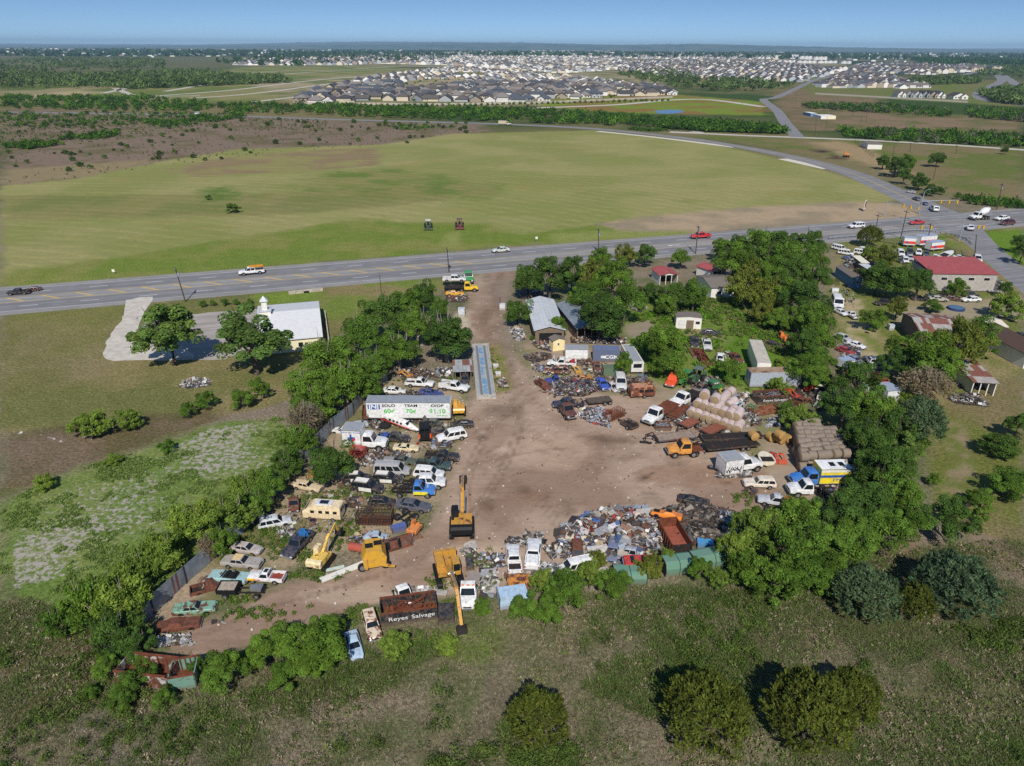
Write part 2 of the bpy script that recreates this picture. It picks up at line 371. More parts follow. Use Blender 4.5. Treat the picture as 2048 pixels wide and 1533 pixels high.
    B([(850, 1300), (900, 1250), (1000, 1250), (1010, 1300), (960, 1330)], (104, 118, 60), edge=6)
    B([(1300, 1190), (1480, 1150), (1560, 1220), (1500, 1290), (1380, 1280)], (124, 112, 92), edge=6, amt=.7)
    B([(1480, 1210), (1700, 1230), (1880, 1260), (1850, 1300), (1560, 1320), (1480, 1500), (1330, 1533), (1480, 1300)], (132, 114, 96), edge=6, amt=.75, c2=(98, 100, 62), sc=8)
    B([(1850, 1280), (2048, 1250), (2048, 1533), (1700, 1533), (1780, 1420)], (92, 102, 56), edge=8, amt=.8, c2=(112, 106, 78), sc=8)
    B([(980, 1350), (1040, 1380), (1000, 1480), (900, 1533), (860, 1533), (950, 1440)], (122, 110, 98), edge=5, amt=.8)
    B([(1150, 1140), (1300, 1150), (1320, 1190), (1180, 1190)], (172, 158, 138), (.3, .7, 0), edge=3, amt=.7)
    z = np.zeros(len(x))
    faces = (np.arange(nr - 1)[:, None] * nc + np.arange(nc - 1)[None]).ravel()
    faces = np.stack([faces, faces + 1, faces + nc + 1, faces + nc], 1)
    m = Mat("ground_soil", 0.95, 0.05)
    p = m.pos(); base = m.attr("region"); kd = m.n("SeparateXYZ"); m.set(kd.inputs[0], m.attr("cover"))
    gk, dk, fk = kd.outputs
    fine = m.noise(2.2, 5, p, .7); mid = m.noise(.45, 5, p, .6); big = m.noise(.05, 5, p, .6); tiny = m.noise(7.0, 4, p, .75)
    grass = m.mix(m.ramp(fine, .35, .65), m.mix(1, base, (.5, .53, .44), 'MULTIPLY'), m.mix(1, base, (1.3, 1.24, 1.22), 'MULTIPLY'))
    grass = m.mix(m.ramp(m.noise(.22, 7, p, .8), .42, .62, 0, .55), grass, m.mix(1, grass, (.66, .72, .6), 'MULTIPLY')); grass = m.mix(m.ramp(tiny, .5, .7, 0, .5), grass, m.mix(1, base, (1.55, 1.4, 1.35), 'MULTIPLY'))
    grass = m.mix(m.ramp(mid, .42, .66, 0, .45), grass, m.mix(1, base, (.68, .76, .58), 'MULTIPLY'))
    dirt = m.mix(m.ramp(fine, .35, .7, 0, .5), base, m.mix(1, base, (.78, .76, .74), 'MULTIPLY'))
    dirt = m.mix(m.ramp(mid, .45, .7, 0, .6), dirt, m.mix(1, base, (.74, .7, .66), 'MULTIPLY'))
    strv = m.n("Mapping"); strv.inputs["Rotation"].default_value = (0, 0, R(8)); strv.inputs["Scale"].default_value = (.12, 1.3, 1); m.set(strv.inputs["Vector"], p)
    dirt = m.mix(m.ramp(m.noise(.55, 5, strv.outputs[0], .6, .6), .5, .72, 0, .5), dirt, m.mix(1, base, (.7, .66, .62), 'MULTIPLY'))
    dirt = m.mix(m.ramp(tiny, .64, .72, 0, .8), dirt, m.mix(1, base, (1.3, 1.3, 1.3), 'MULTIPLY'))
    dirt = m.mix(m.ramp(m.noise(.55, 7, p, .72, 1.2), .6, .72, 0, .8), dirt, m.mix(1, base, (.5, .46, .44), 'MULTIPLY'))
    wv = m.n("TexWave"); wv.wave_type = 'RINGS'; wv.rings_direction = 'Z'; wo = m.n('VectorMath'); wo.operation = 'SUBTRACT'; m.set(wo.inputs[0], p); wo.inputs[1].default_value = (-190, 40, 0)
    wv.inputs["Scale"].default_value = .045; wv.inputs["Distortion"].default_value = 10.0; wv.inputs["Detail"].default_value = 1.5; wv.inputs["Detail Scale"].default_value = .06
    m.set(wv.inputs["Vector"], wo.outputs[0])
    fld = m.mix(m.ramp(wv.outputs["Fac"], .5, .98, 0, .5), base, m.mix(1, base, (1.32, 1.24, 1.2), 'MULTIPLY'))
    fld = m.mix(m.ramp(m.noise(1.1, 5, p, .75), .35, .7, 0, .8), fld, m.mix(1, fld, (.66, .69, .6), 'MULTIPLY')); fld = m.mix(m.ramp(m.noise(.3, 7, p, .82), .42, .6, 0, .6), fld, m.mix(1, fld, (1.3, 1.22, 1.15), 'MULTIPLY'))
    strf = m.n("Mapping"); strf.inputs["Rotation"].default_value = (0, 0, R(-14)); strf.inputs["Scale"].default_value = (.05, .9, 1); m.set(strf.inputs["Vector"], p)
    fld = m.mix(m.ramp(m.noise(.35, 5, strf.outputs[0], .65, .4), .42, .66, 0, .65), fld, m.mix(1, base, (.8, .83, .72), 'MULTIPLY'))
    fld = m.mix(m.ramp(big, .4, .65, 0, .6), fld, m.mix(1, base, (.86, .92, .74), 'MULTIPLY'))
    fld = m.mix(m.ramp(mid, .42, .7, 0, .4), fld, m.mix(1, base, (.78, .82, .68), 'MULTIPLY'))
    fld = m.mix(m.ramp(m.noise(.025, 5, p, .65, .8), .58, .68, 0, .6), fld, m.mix(1, base, (1.1, .9, .86), 'MULTIPLY'))
    c = m.mix(dk, grass, dirt); c = m.mix(fk, c, fld); spk = m.math('ADD', m.noise(1.15, 7, p, .75), m.math('MULTIPLY', m.attr('cover', 'Alpha'), .2)); c = m.mix(m.math('MULTIPLY', m.ramp(spk, .66, .74), m.ramp(m.attr('cover', 'Alpha'), .02, .2)), c, m.mix(m.ramp(tiny, .4, .7), lin(172, 164, 154), lin(140, 130, 120))); m.color(c)
    m.bump(m.math('ADD', fine, m.math('MULTIPLY', mid, 2.0)), .35, .25)
    me = np_mesh("ground", np.stack([x, y, z], 1), faces, m.m, smooth=True)
    for nm, arr, al in (("region", col, wet * 0 + 1), ("cover", kind, wet)):
        at = me.attributes.new(nm, 'FLOAT_COLOR', 'POINT')
        at.data.foreach_set("color", np.concatenate([arr, al[:, None]], 1).astype(np.float32).ravel())
    tag(put("ground", me), kind="structure")
build_ground()
def sheet(name, left, right, mat, z, kind="structure"):
    mb = MB(); n = len(left)
    vs = [(p.x, p.y, z) for p in left] + [(p.x, p.y, z) for p in right]
    mb._add(vs, [(i, i + 1, n + i + 1, n + i) for i in range(n - 1)])
    me = mb.data(name, mat)
    if me.polygons[0].normal.z < 0: me.flip_normals()
    return tag(put(name, me), kind=kind)
def ribbon(name, pts, w, mat, z, n=8):
    c = spline([V(*p) for p in pts], n); L, Rr = [], []
    for i, p in enumerate(c):
        d = (c[min(i + 1, len(c) - 1)] - c[max(i - 1, 0)]); d.z = 0; d.normalize(); s = Vector((-d.y, d.x, 0))
        wi = w if not callable(w) else w(i / (len(c) - 1))
        L.append(p + s * wi / 2); Rr.append(p - s * wi / 2)
    sheet(name, L, Rr, mat, z); return c
def asphalt(name, c, patch=.75):
    m = Mat(name, .9, .15); p = m.pos()
    b = m.mix(m.ramp(m.noise(.25, 5, p, .6), .35, .7, 0, .8), c, tuple(q * patch for q in c))
    st = m.n("Mapping", vector_type='TEXTURE'); st.inputs["Rotation"].default_value = (0, 0, ROADANG); st.inputs["Scale"].default_value = (60, 1.5, 1); m.set(st.inputs["Vector"], p)
    b = m.mix(m.ramp(m.noise(1.0, 3, st.outputs[0], .6), .42, .62, 0, .8), b, tuple(q * .66 for q in c))
    b = m.mix(m.ramp(m.noise(9, 3, p), .45, .7, 0, .3), b, tuple(q * 1.35 for q in c))
    return m.color(b).m
HA, HB = V(0, 597.5), V(1690, 460)          # centre line of the highway
hd = (HB - HA).normalized(); hs = Vector((-hd.y, hd.x, 0)); ROADANG = math.atan2(hd.y, hd.x)
HW = (V(350, 550) - HA).dot(hs); HWs = -(V(350, 599) - HA).dot(hs)
M_road = asphalt("highway_asphalt", lin(134, 132, 133)); M_road2 = asphalt("side_road_asphalt", lin(138, 136, 137)); M_conc = asphalt("pale_concrete", lin(196, 188, 176), .85)
M_white = Mat("road_paint_white", .8).color(lin(205, 205, 205)).m; M_yel = Mat("road_paint_yellow", .8).color(lin(206, 172, 90)).m
M_shoulder = asphalt("shoulder_chipseal", lin(148, 144, 140))
def hp(t, s): return HA + hd * t + hs * s
LEN = 900
sheet("highway_shoulder", [hp(-300, HW + 1), hp(LEN, HW + 1)], [hp(-300, -HWs - 1), hp(LEN, -HWs - 1)], M_shoulder, .004)
sheet("highway", [hp(-300, HW - 1.6), hp(LEN, HW - 1.6)], [hp(-300, -HWs + 1.6), hp(LEN, -HWs + 1.6)], M_road, .008)
M_med = asphalt("turn_lane_asphalt", lin(152, 150, 148))
lane = (HW + HWs - 3.2) / 5.2; c0 = (HW - HWs) / 2
sheet("turn_lane", [hp(-300, c0 + lane * .55), hp(275, c0 + lane * .55)], [hp(-300, c0 - lane * .55), hp(275, c0 - lane * .55)], M_med, .012)
def markings():
    w = MB(); yl = MB()
    def q(mb, t0, t1, s, h): mb.quad(*[(p.x, p.y, .017) for p in (hp(t0, s - h), hp(t1, s - h), hp(t1, s + h), hp(t0, s + h))])
    t = -60
    while t < 420:
        for s in (c0 + lane * 1.6, c0 - lane * 1.6): q(w, t, t + 4.2, s, .13)
        t += 13.2
    for s in (c0 + lane * .58, c0 - lane * .58): q(yl, -200, 330, s, .09)
    for s in (HW - 1.9, -HWs + 1.9): q(w, -200, 330, s, .1)
    for k in range(17):
        a = hp(-6 + k * 7.6, c0 + lane * .5); b = hp(-1.6 + k * 7.6, c0 - lane * .5); e = hd * .38
        yl.quad(*[(p.x, p.y, .021) for p in (a - e, a + e, b + e, b - e)])
    for k, t in enumerate((186, 210)):
        a = hp(t, c0); w.quad(*[(p.x, p.y, .021) for p in (a, a + hd * 3, a + hd * 3 + hs * .35, a + hs * .35)]); w.quad(*[(p.x, p.y, .021) for p in (a + hs * .17 - hd * 1.6, a + hs * .9, a - hs * .55)])
    return w, yl
_w, _y = markings()
tag(_w.obj("white_road_markings", M_white), kind="structure"); tag(_y.obj("yellow_road_markings", M_yel), kind="structure")
# curved road, lanes beyond, streets of the estate
CURVE = [(-300, 224), (0, 225), (240, 228), (495, 233.5), (680, 239.5), (987, 248), (1193, 258.5), (1360, 276), (1480, 294), (1600, 318), (1700, 346), (1770, 376), (1840, 408), (1905, 436)]
cc = ribbon("curved_road", CURVE, lambda t: 11 + 9 * max(0, t - .62), M_road2, .01)
mb = MB()
for o in (0,):
    for i in range(50, len(cc) - 9):
        d = (cc[i + 1] - cc[i]).normalized(); s = Vector((-d.y, d.x, 0)) * .16; a, b = cc[i], cc[i + 1]
        mb.quad(*[(p.x, p.y, .016) for p in (a - s, b - s, b + s, a + s)])
tag(mb.obj("curved_road_centre_line", M_yel), kind="structure")
ribbon("crossing_road", [(1875, 425), (1905, 440), (1950, 478), (2010, 530), (2085, 590), (2160, 660)], lambda t: 19 - 10 * min(1, t * 2.2), M_road2, .011)
ribbon("country_lane", [(1595, 275), (1570, 245), (1553, 221), (1527, 200), (1545, 197), (1570, 188), (1638, 157), (1690, 141)], 10, M_road2, .009)
ribbon("frontage_lane", [(1340, 264), (1480, 271), (1600, 275.5), (1724, 280.5), (1880, 289), (2060, 301)], 8, M_conc, .006)
ribbon("estate_boulevard", [(1050, 217), (1230, 210), (1340, 200.5), (1420, 200), (1527, 214)], 12, M_conc, .006)
ribbon("winding_road", [(1925, 150), (1975, 142), (2002, 158), (1990, 170), (1962, 184), (1960, 195), (1985, 203), (2060, 212)], 16, M_road2, .006)
ribbon("winding_road_return", [(1990, 141), (2020, 160), (2035, 178), (2005, 188), (2000, 196), (2050, 204)], 16, M_road2, .007)
for pts in ([(205, 187), (330, 165), (520, 145), (700, 139), (860, 128)], [(330, 183), (480, 160), (640, 144), (900, 136)], [(300, 193), (470, 180), (640, 160), (820, 146)], [(380, 197), (520, 186), (700, 163), (880, 144)], [(500, 205), (620, 190), (720, 172), (860, 152)], [(230, 177), (270, 192), (300, 193), (400, 192)]):
    ribbon("estate_street", pts, 9, M_conc, .005)
for i, pts in enumerate(([(1195, 263), (1320, 276), (1470, 295)], [(1565, 318), (1610, 328), (1655, 338)])):
    ribbon("concrete_apron", pts, 5.5 + i, Mat("apron_concrete", .9).color(lin(206, 198, 182)).m, .007)
ribbon("drainage_apron", [(1340, 264.5), (1380, 266), (1400, 264)], 9, M_conc, .012)
# church drive and car park
def poly_sheet(name, pts, mat, z, edge=0.0):
    ps = spline([V(*p) for p in pts + pts[:1]], 4)[:-1]; c = sum(ps, Vector()) / len(ps)
    fine = []
    for i in range(len(ps)):
        a, b = ps[i], ps[(i + 1) % len(ps)]; n = max(1, int((b - a).length / 1.5))
        for k in range(n):
            q = a.lerp(b, k / n); fine.append(q + (q - c).normalized() * random.uniform(-edge, edge))
    mb = MB(); mb._add([(p.x, p.y, z) for p in fine], [tuple(range(len(fine)))])
    me = mb.data(name, mat)
    if me.polygons[0].normal.z < 0: me.flip_normals()
    return tag(put(name, me), kind="structure")
m = Mat("old_drive_gravel", .95, .1); p = m.pos()
b = m.mix(m.ramp(m.noise(.5, 6, p, .65), .35, .7), lin(202, 194, 182), lin(176, 168, 156))
b = m.mix(m.ramp(m.noise(.35, 6, p, .7, 1.2), .6, .68, 0, .8), b, lin(104, 98, 92))
b = m.mix(m.ramp(m.noise(2.5, 5, p, .7, 2), .66, .7, 0, .5), b, lin(90, 92, 66))
poly_sheet("church_drive", [(252, 600), (305, 594), (290, 622), (278, 650), (272, 680), (300, 690), (370, 700), (385, 718), (300, 722), (212, 719), (212, 692), (222, 668), (244, 640)], m.color(b).m, .01, .5)
poly_sheet("church_parking", [(290, 640), (395, 628), (470, 622), (545, 622), (545, 650), (520, 690), (420, 722), (300, 700), (278, 670)], asphalt("church_parking_tarmac", lin(168, 160, 152)), .006, .5)
# pond
m = Mat("pond_water", .08, .5).color((.02, .05, .09)).m
poly_sheet("pond", [(1310, 222), (1335, 220), (1362, 221), (1366, 225), (1340, 228), (1315, 227)], m, .02)
# far hills
def hills():
    m = Mat("hill_woods", .95, .05); p = m.pos()
    m.color(m.mix(m.ramp(m.noise(.0016, 5, p, .7), .4, .6), lin(44, 66, 40), lin(84, 92, 60)))
    rg = np.random.default_rng(3)
    n = 420; k = 7
    for (d, base, amp, off) in ((17000, 60, 130, 0), (24000, 60, 190, 40)):
        u = np.linspace(-1.15, 1.15, n); xx = u * d
        prof = vnoise(u * 1000 + off * 31, u * 0 + off, 330, 2) * .7 + vnoise(u * 1000 + off, u * 0 + 5, 60, 4) * .3
        shape = np.where(u < -.3, .35, np.where(u < .1, 1.0, .5)) if d > 20000 else np.clip(.5 + .6 * np.sin(u * 4.2 + 1.0), .1, 1.0)
        shape = np.convolve(np.pad(shape, 20, mode='edge'), np.ones(41) / 41, 'valid')
        hgt = 12 + (base + amp * prof) * shape
        vs = []
        for j in range(k):
            t = j / (k - 1); prof_z = math.sin(math.pi * t)
            jit = rg.normal(0, 2.5, n)
            vs.append(np.stack([xx, np.full(n, d) + (t - .5) * 3000, prof_z * (hgt + jit) - 1.0], 1))
        vs = np.concatenate(vs); f = (np.arange(k - 1)[:, None] * n + np.arange(n - 1)[None]).ravel()
        tag(put("hills", np_mesh("hills", vs, np.stack([f, f + 1, f + n + 1, f + n], 1), m.m, smooth=True)), kind="structure")
hills()
# air: one closed box of even haze round everything
m = bpy.data.materials.new("haze_air"); m.use_nodes = True; t = m.node_tree; t.nodes.clear()
o_ = t.nodes.new("ShaderNodeOutputMaterial"); v_ = t.nodes.new("ShaderNodeVolumePrincipled"); v_.inputs["Color"].default_value = (.5, .75, 1.0, 1)
v_.inputs["Density"].default_value = 5.4e-5; v_.inputs["Anisotropy"].default_value = 0.0; t.links.new(v_.outputs[0], o_.inputs["Volume"])
HAZE = MB().box((0, 14000, 110), (75000, 34000, 222)).obj("haze", m); tag(HAZE, kind="stuff")
# ================================================================ PLANTS
def leaf_mat(name, c, var=(1.5, 1.35, 1.2), trans=.36):
    m = Mat(name, .7, .1); t = m.t; t.nodes.remove(m.b)
    tint = m.attr("tint"); oi = m.n("ObjectInfo")
    col = m.mix(1, c, tint, 'MULTIPLY')
    col = m.mix(m.ramp(oi.outputs["Random"], 0, 1, 0, .6), col, m.mix(1, col, var, 'MULTIPLY'))
    d = m.n("BsdfDiffuse"); tr = m.n("BsdfTranslucent"); mx = m.n("MixShader"); mx.inputs[0].default_value = trans
    m.set(d.inputs[0], col); m.set(tr.inputs[0], m.mix(1, col, (1.2, 1.35, .7), 'MULTIPLY'))
    t.links.new(d.outputs[0], mx.inputs[1]); t.links.new(tr.outputs[0], mx.inputs[2])
    t.links.new(mx.outputs[0], t.nodes["Material Output"].inputs[0]); return m.m
L_mid = leaf_mat("leaf_mid_green", lin(92, 122, 50)); L_dark = leaf_mat("leaf_dark_green", lin(78, 106, 50)); L_bright = leaf_mat("leaf_bright_green", lin(90, 120, 48))
L_willow = leaf_mat("leaf_willow_green", lin(118, 142, 64)); L_cedar = leaf_mat("cedar_olive", lin(84, 96, 42)); L_blue = leaf_mat("cedar_blue_green", lin(84, 106, 78)); L_oak = leaf_mat("leaf_oak", lin(92, 118, 60)); L_yell = leaf_mat("leaf_yellow_green", lin(112, 124, 56))
m = Mat("bark", .95, .05); M_bark = m.color(m.mix(m.ramp(m.noise(3, 4, m.objc()), .35, .65), lin(108, 98, 88), lin(64, 56, 50))).m
M_palebark = Mat("pale_bark", .95, .05).color(lin(150, 140, 126)).m
def rand_dirs(rg, n, zmin=-1.0):
    d = rg.normal(size=(n, 3)); d /= np.linalg.norm(d, axis=1)[:, None]
    lo = d[:, 2] < zmin; d[lo, 2] *= -1; return d
def cards(rg, pos, nrm, size, asp=1.0, up=None):
    """diamond leaf cards at pos facing nrm; size (n,), asp length/width"""
    n = len(pos); nrm = nrm / (np.linalg.norm(nrm, axis=1)[:, None] + 1e-9)
    a = rg.normal(size=(n, 3)) if up is None else up + rg.normal(size=(n, 3)) * .25
    t = a - nrm * (a * nrm).sum(1)[:, None]; t /= np.linalg.norm(t, axis=1)[:, None] + 1e-9
    b = np.cross(nrm, t); s = np.asarray(size)[:, None]
    v = np.stack([pos - t * s * asp, pos + b * s * .62 - t * s * .12, pos + t * s * asp, pos - b * s * .62 + t * s * .1], 1).reshape(-1, 3)
    return v, np.arange(n * 4).reshape(n, 4)
def crown_mesh(name, seed, kind, mats):
    rg = np.random.default_rng(seed)
    if kind in ('round', 'oak', 'bush'):
        nc = {'round': 46, 'oak': 44, 'bush': 30}[kind]; nl = {'round': 15000, 'oak': 8600, 'bush': 10000}[kind]; ls = {'round': .036, 'oak': .049, 'bush': .04}[kind]
        d = rand_dirs(rg, nc, -.75); rr = rg.uniform(.3, .9, nc) ** .8; lump = .66 + .52 * rg.random(nc)
        c = d * (rr * lump)[:, None] + rg.normal(0, .06, (nc, 3)); c[:, 2] *= .9
        cr = rg.uniform(.13, .3, nc) if kind != 'oak' else rg.uniform(.14, .27, nc)
        ci = rg.integers(0, nc, nl); dl = rand_dirs(rg, nl, -.55); dl[:, 2] += .15
        out = c[ci] + dl * (cr[ci] * rg.uniform(.55, 1.12, nl) ** .6)[:, None]
        nrm = dl + rg.normal(size=(nl, 3)) * .45 + np.array([0, 0, .35])
        v, f = cards(rg, out, nrm, ls * rg.uniform(.55, 1.35, nl), 1.0)
        ct = rg.uniform(.62, 1.34, nc)[ci]
    elif kind == 'airy':
        nc, nl = 74, 11500; d = rand_dirs(rg, nc, -.8); c = d * (rg.uniform(.3, 1.0, nc) ** .6 * (.7 + .4 * rg.random(nc)))[:, None]
        cr = rg.uniform(.1, .24, nc); ci = rg.integers(0, nc, nl); dl = rand_dirs(rg, nl, -.9)
        st = np.array([1, 1, 1.0]) ; out = c[ci] + dl * (cr[ci] * rg.uniform(.2, 1.15, nl))[:, None]
        nrm = dl + rg.normal(size=(nl, 3)) * .7 + np.array([0, 0, .3])
        v, f = cards(rg, out, nrm, .033 * rg.uniform(.6, 1.4, nl), 1.8, up=np.array([[0, 0, 1.0]]) + c[ci] * .8); ct = rg.uniform(.7, 1.3, nc)[ci]
    elif kind == 'cedar':
        ns, per = 620, 16; d = rand_dirs(rg, ns, -.35); az = np.arctan2(d[:, 1], d[:, 0]); lob = 1 + .1 * np.sin(az * 5 + seed) + .07 * np.sin(az * 9 + d[:, 2] * 6) + rg.normal(0, .05, ns)
        c = d * np.stack([lob * (1 - .28 * np.clip(d[:, 2], 0, 1) ** 2)] * 2 + [lob], 1)
        gr = d * .8 + np.array([0, 0, .75]); gr /= np.linalg.norm(gr, axis=1)[:, None]
        ci = np.repeat(np.arange(ns), per); nl = ns * per; tt = rg.uniform(-.5, .6, nl)
        out = c[ci] * .9 + gr[ci] * (tt * .16)[:, None] + rg.normal(size=(nl, 3)) * (.036 * (1.15 - tt))[:, None]
        v, f = cards(rg, out, rg.normal(size=(nl, 3)) + d[ci] * .8, .036 * rg.uniform(.6, 1.3, nl), 1.6, up=gr[ci]); ct = rg.uniform(.6, 1.35, ns)[ci]
    elif kind == 'bare':
        nl = 1800; d = rand_dirs(rg, nl, -.2); out = d * rg.uniform(.4, 1.05, nl)[:, None]
        v, f = cards(rg, out, rg.normal(size=(nl, 3)), .05 * rg.uniform(.5, 1.2, nl), 2.2); ct = rg.uniform(.7, 1.2, nl)
    ct = ct * rg.uniform(.7, 1.3, len(f)); hue = rg.uniform(-.1, .16, len(f))
    col = np.stack([ct * (1 + hue), ct, ct * (1 - hue)], 1)
    return np_mesh(name, v, f, mats, col)
def trunk_mesh(seed, mat, branches=7, spread=.75, twig=0):
    rg = random.Random(seed); mb = MB()
    lean = [(0, 0, 0), (rg.uniform(-.05, .05), rg.uniform(-.05, .05), .3), (rg.uniform(-.1, .1), rg.uniform(-.1, .1), .62)]
    mb.tube(lean, [.085, .06, .03], 8)
    def limb(a, d, L, r, lv):
        pts = [a]; p = Vector(a); d = Vector(d)
        for k in range(4):
            d = (d + Vector((rg.uniform(-.3, .3), rg.uniform(-.3, .3), rg.uniform(-.05, .25)))).normalized(); p = p + d * L / 4; pts.append(p.copy())
        mb.tube(pts, [r, r * .75, r * .55, r * .35, r * .15], 5)
        if lv > 0:
            for q in range(3): limb(pts[2 + q % 3], (d + Vector((rg.uniform(-1, 1), rg.uniform(-1, 1), rg.uniform(-.2, .8)))).normalized(), L * .6, r * .5, lv - 1)
    for b in range(branches):
        a = b * 2.4 + rg.uniform(-.4, .4); z = .3 + .35 * b / branches
        limb((0, 0, z), (math.cos(a) * spread, math.sin(a) * spread, .55), .52, .035, twig if twig else (1 if b % 2 == 0 else 0))
    return mb.data("trunk", mat, smooth=True)
TRUNKS = [trunk_mesh(s, M_bark) for s in (1, 2, 3)]; TRUNK_PALE = trunk_mesh(5, M_palebark, 9, .6); TRUNK_BARE = trunk_mesh(9, M_palebark, 12, 1.1, 2)
CR = {}
for nm, kd, mt, seeds in (('round', 'round', L_mid, (1, 2, 3)), ('dark', 'round', L_dark, (4, 5)), ('bright', 'round', L_bright, (6, 7)), ('willow', 'airy', L_willow, (8, 9)), ('airy', 'airy', L_mid, (10, 11)), ('airydark', 'airy', L_dark, (27,)),
                          ('oak', 'oak', L_oak, (12, 13)), ('bush', 'bush', L_bright, (14, 15)), ('darkbush', 'bush', L_mid, (16, 17)), ('yellow', 'airy', L_yell, (18,)), ('cedar', 'cedar', L_cedar, (19, 20)), ('blue', 'cedar', L_blue, (21, 22)), ('bare', 'bare', leaf_mat("dry_twigs", lin(128, 118, 100)), (23,))):
    CR[nm] = [crown_mesh("crown", s, kd, mt) for s in seeds]
_tr = random.Random(5)
def plant(label, cx, cy, w, kind='round', ratio=.85, lift=.35, name=None, cat=None, group=None, trunk=None):
    """a tree or bush whose crown centre shows at (cx,cy), w photo pixels wide"""
    z = 3.0
    for _ in range(4):
        c = V(cx, cy, z); r = w * .5 * mpp(c); rz = r * ratio; z = rz * (.92 + lift)
    bush = lift < .15
    if not bush: ratio *= _tr.uniform(.9, 1.12); r *= _tr.uniform(.9, 1.1)
    nm = name or ('bush' if bush else {'cedar': 'cedar_tree', 'blue': 'cedar_tree', 'oak': 'oak_tree', 'bare': 'bare_tree'}.get(kind, 'leafy_tree'))
    t = thing(nm, label, cat or ('bush' if bush else 'tree'), (c.x, c.y, 0), 0, group)
    put('crown', _tr.choice(CR[kind]), t, (0, 0, z), (0, 0, _tr.uniform(0, 6.28)), (r / .98 * _tr.uniform(.95, 1.05), r / .98 * _tr.uniform(.95, 1.05), rz))
    tm = {'bare': TRUNK_BARE}.get(kind, TRUNK_PALE if trunk == 'pale' else _tr.choice(TRUNKS))
    put('trunk', tm, t, (0, 0, 0), (0, 0, _tr.uniform(0, 6.28)), (r * .95, r * .95, (z + rz * .75)))
    return t
ORD = "first second third fourth fifth sixth seventh eighth ninth tenth eleventh twelfth thirteenth fourteenth fifteenth sixteenth seventeenth eighteenth nineteenth twentieth".split()
def belt(fmt, rows, **kw):
    for i, r in enumerate(rows):
        if 'sandy track' in fmt: r = (r[0] - 20, r[1], r[2] * .88, *r[3:])
        plant(fmt.replace('#', ORD[i]).replace('@', {'round': 'rounded green', 'dark': 'dark green', 'bright': 'bright green', 'willow': 'feathery yellow-green', 'airy': 'loose green', 'airydark': 'loose dark green', 'oak': 'broad green', 'yellow': 'yellowish green', 'bush': 'bright leafy', 'darkbush': 'dark leafy', 'cedar': 'olive', 'blue': 'blue-green', 'bare': 'bare'}[r[3]]), *r, **kw)
plant("broad green oak beside the pale church drive, farther from the church", 335, 662, 148, 'oak', .82, .3)
plant("broad green oak in front of the white church", 503, 680, 172, 'oak', .72, .3)
belt("@ tree left of the driveway, # from the tow truck", [
    (846, 590, 66, 'dark', 1.1, .3), (880, 618, 50, 'round', 1.0, .3), (812, 612, 70, 'round', 1.0, .3), (892, 668, 106, 'dark', 1.0, .25), (772, 632, 104, 'dark', .95, .3), (833, 655, 80, 'round', .95, .3), (798, 700, 92, 'bright', .8, .2), (720, 675, 104, 'round', .95, .3),
    (745, 735, 84, 'round', .85, .25), (655, 720, 108, 'round', .95, .3), (690, 765, 96, 'airy', .95, .25), (620, 775, 100, 'round', .95, .25), (735, 775, 66, 'round', .8, .2), (640, 808, 84, 'airy', .95, .3), (605, 815, 60, 'airy', 1.0, .3), (600, 880, 66, 'airy', 1.0, .35)], trunk='pale')
plant("bare pale-limbed tree by the fence left of the box truck", 612, 845, 70, 'bare', 1.1, .3); plant("bare pale-limbed small tree outside the fence, nearer the camera", 420, 1095, 50, 'bare', 1.0, .3); plant("dark green shrubby tree beside the white box truck with the star", 660, 925, 100, 'dark', 1.0, .1, name='leafy_tree', cat='tree')
belt("@ tree along the corrugated fence, # from the box truck", [
    (572, 925, 66, 'airydark', 1.0, .3), (540, 968, 84, 'round', .95, .25), (492, 978, 78, 'willow', .95, .25), (465, 1030, 96, 'willow', .95, .25), (512, 1005, 70, 'round', .9, .2), (385, 1045, 100, 'willow', .9, .25), (440, 1085, 70, 'airy', .9, .2), (322, 1105, 96, 'willow', .9, .25), (268, 1140, 84, 'willow', .95, .25),
    (235, 1200, 118, 'willow', .95, .3), (185, 1208, 120, 'airy', .95, .3), (120, 1240, 80, 'airy', .9, .3), (230, 1262, 100, 'airydark', .9, .25), (275, 1285, 70, 'dark', .85, .2)], trunk='pale')
belt("@ bush round the rusty containers, # from the fence", [(330, 1395, 56, 'darkbush', .8, .05), (285, 1320, 40, 'darkbush', .9, .05), (215, 1330, 66, 'darkbush', .85, .05), (262, 1368, 76, 'darkbush', .85, .05), (240, 1400, 60, 'darkbush', .8, .05), (180, 1385, 40, 'darkbush', .8, .05), (300, 1345, 44, 'darkbush', .9, .05), (395, 1330, 40, 'airydark', .9, .05)])
belt("big @ bush left of the salvage bin, # from the containers", [(452, 1340, 104, 'darkbush', .95, .05), (505, 1320, 80, 'bush', .9, .05), (560, 1288, 124, 'bush', .85, .05), (625, 1300, 130, 'bush', .85, .05), (655, 1262, 96, 'bush', .85, .05), (580, 1345, 90, 'bush', .7, .05)])
belt("@ shrub along the yard's near edge, # from the yellow digger", [(965, 1215, 44, 'bush', .9, .05), (895, 1290, 52, 'willow', .8, .05), (790, 1290, 70, 'willow', .8, .05), (1045, 1218, 72, 'bush', 1.0, .08), (1092, 1225, 90, 'bush', 1.0, .1), (1128, 1180, 96, 'bright', 1.0, .2), (1085, 1165, 60, 'willow', 1.0, .2), (1180, 1150, 64, 'willow', 1.0, .2), (1222, 1168, 76, 'bush', .85, .08), (1195, 1120, 40, 'yellow', 1.0, .2),
     (1300, 1135, 54, 'yellow', 1.1, .05), (1335, 1115, 40, 'willow', 1.0, .05), (1400, 1140, 54, 'bush', 1.15, .05), (1440, 1160, 50, 'willow', .9, .05)])
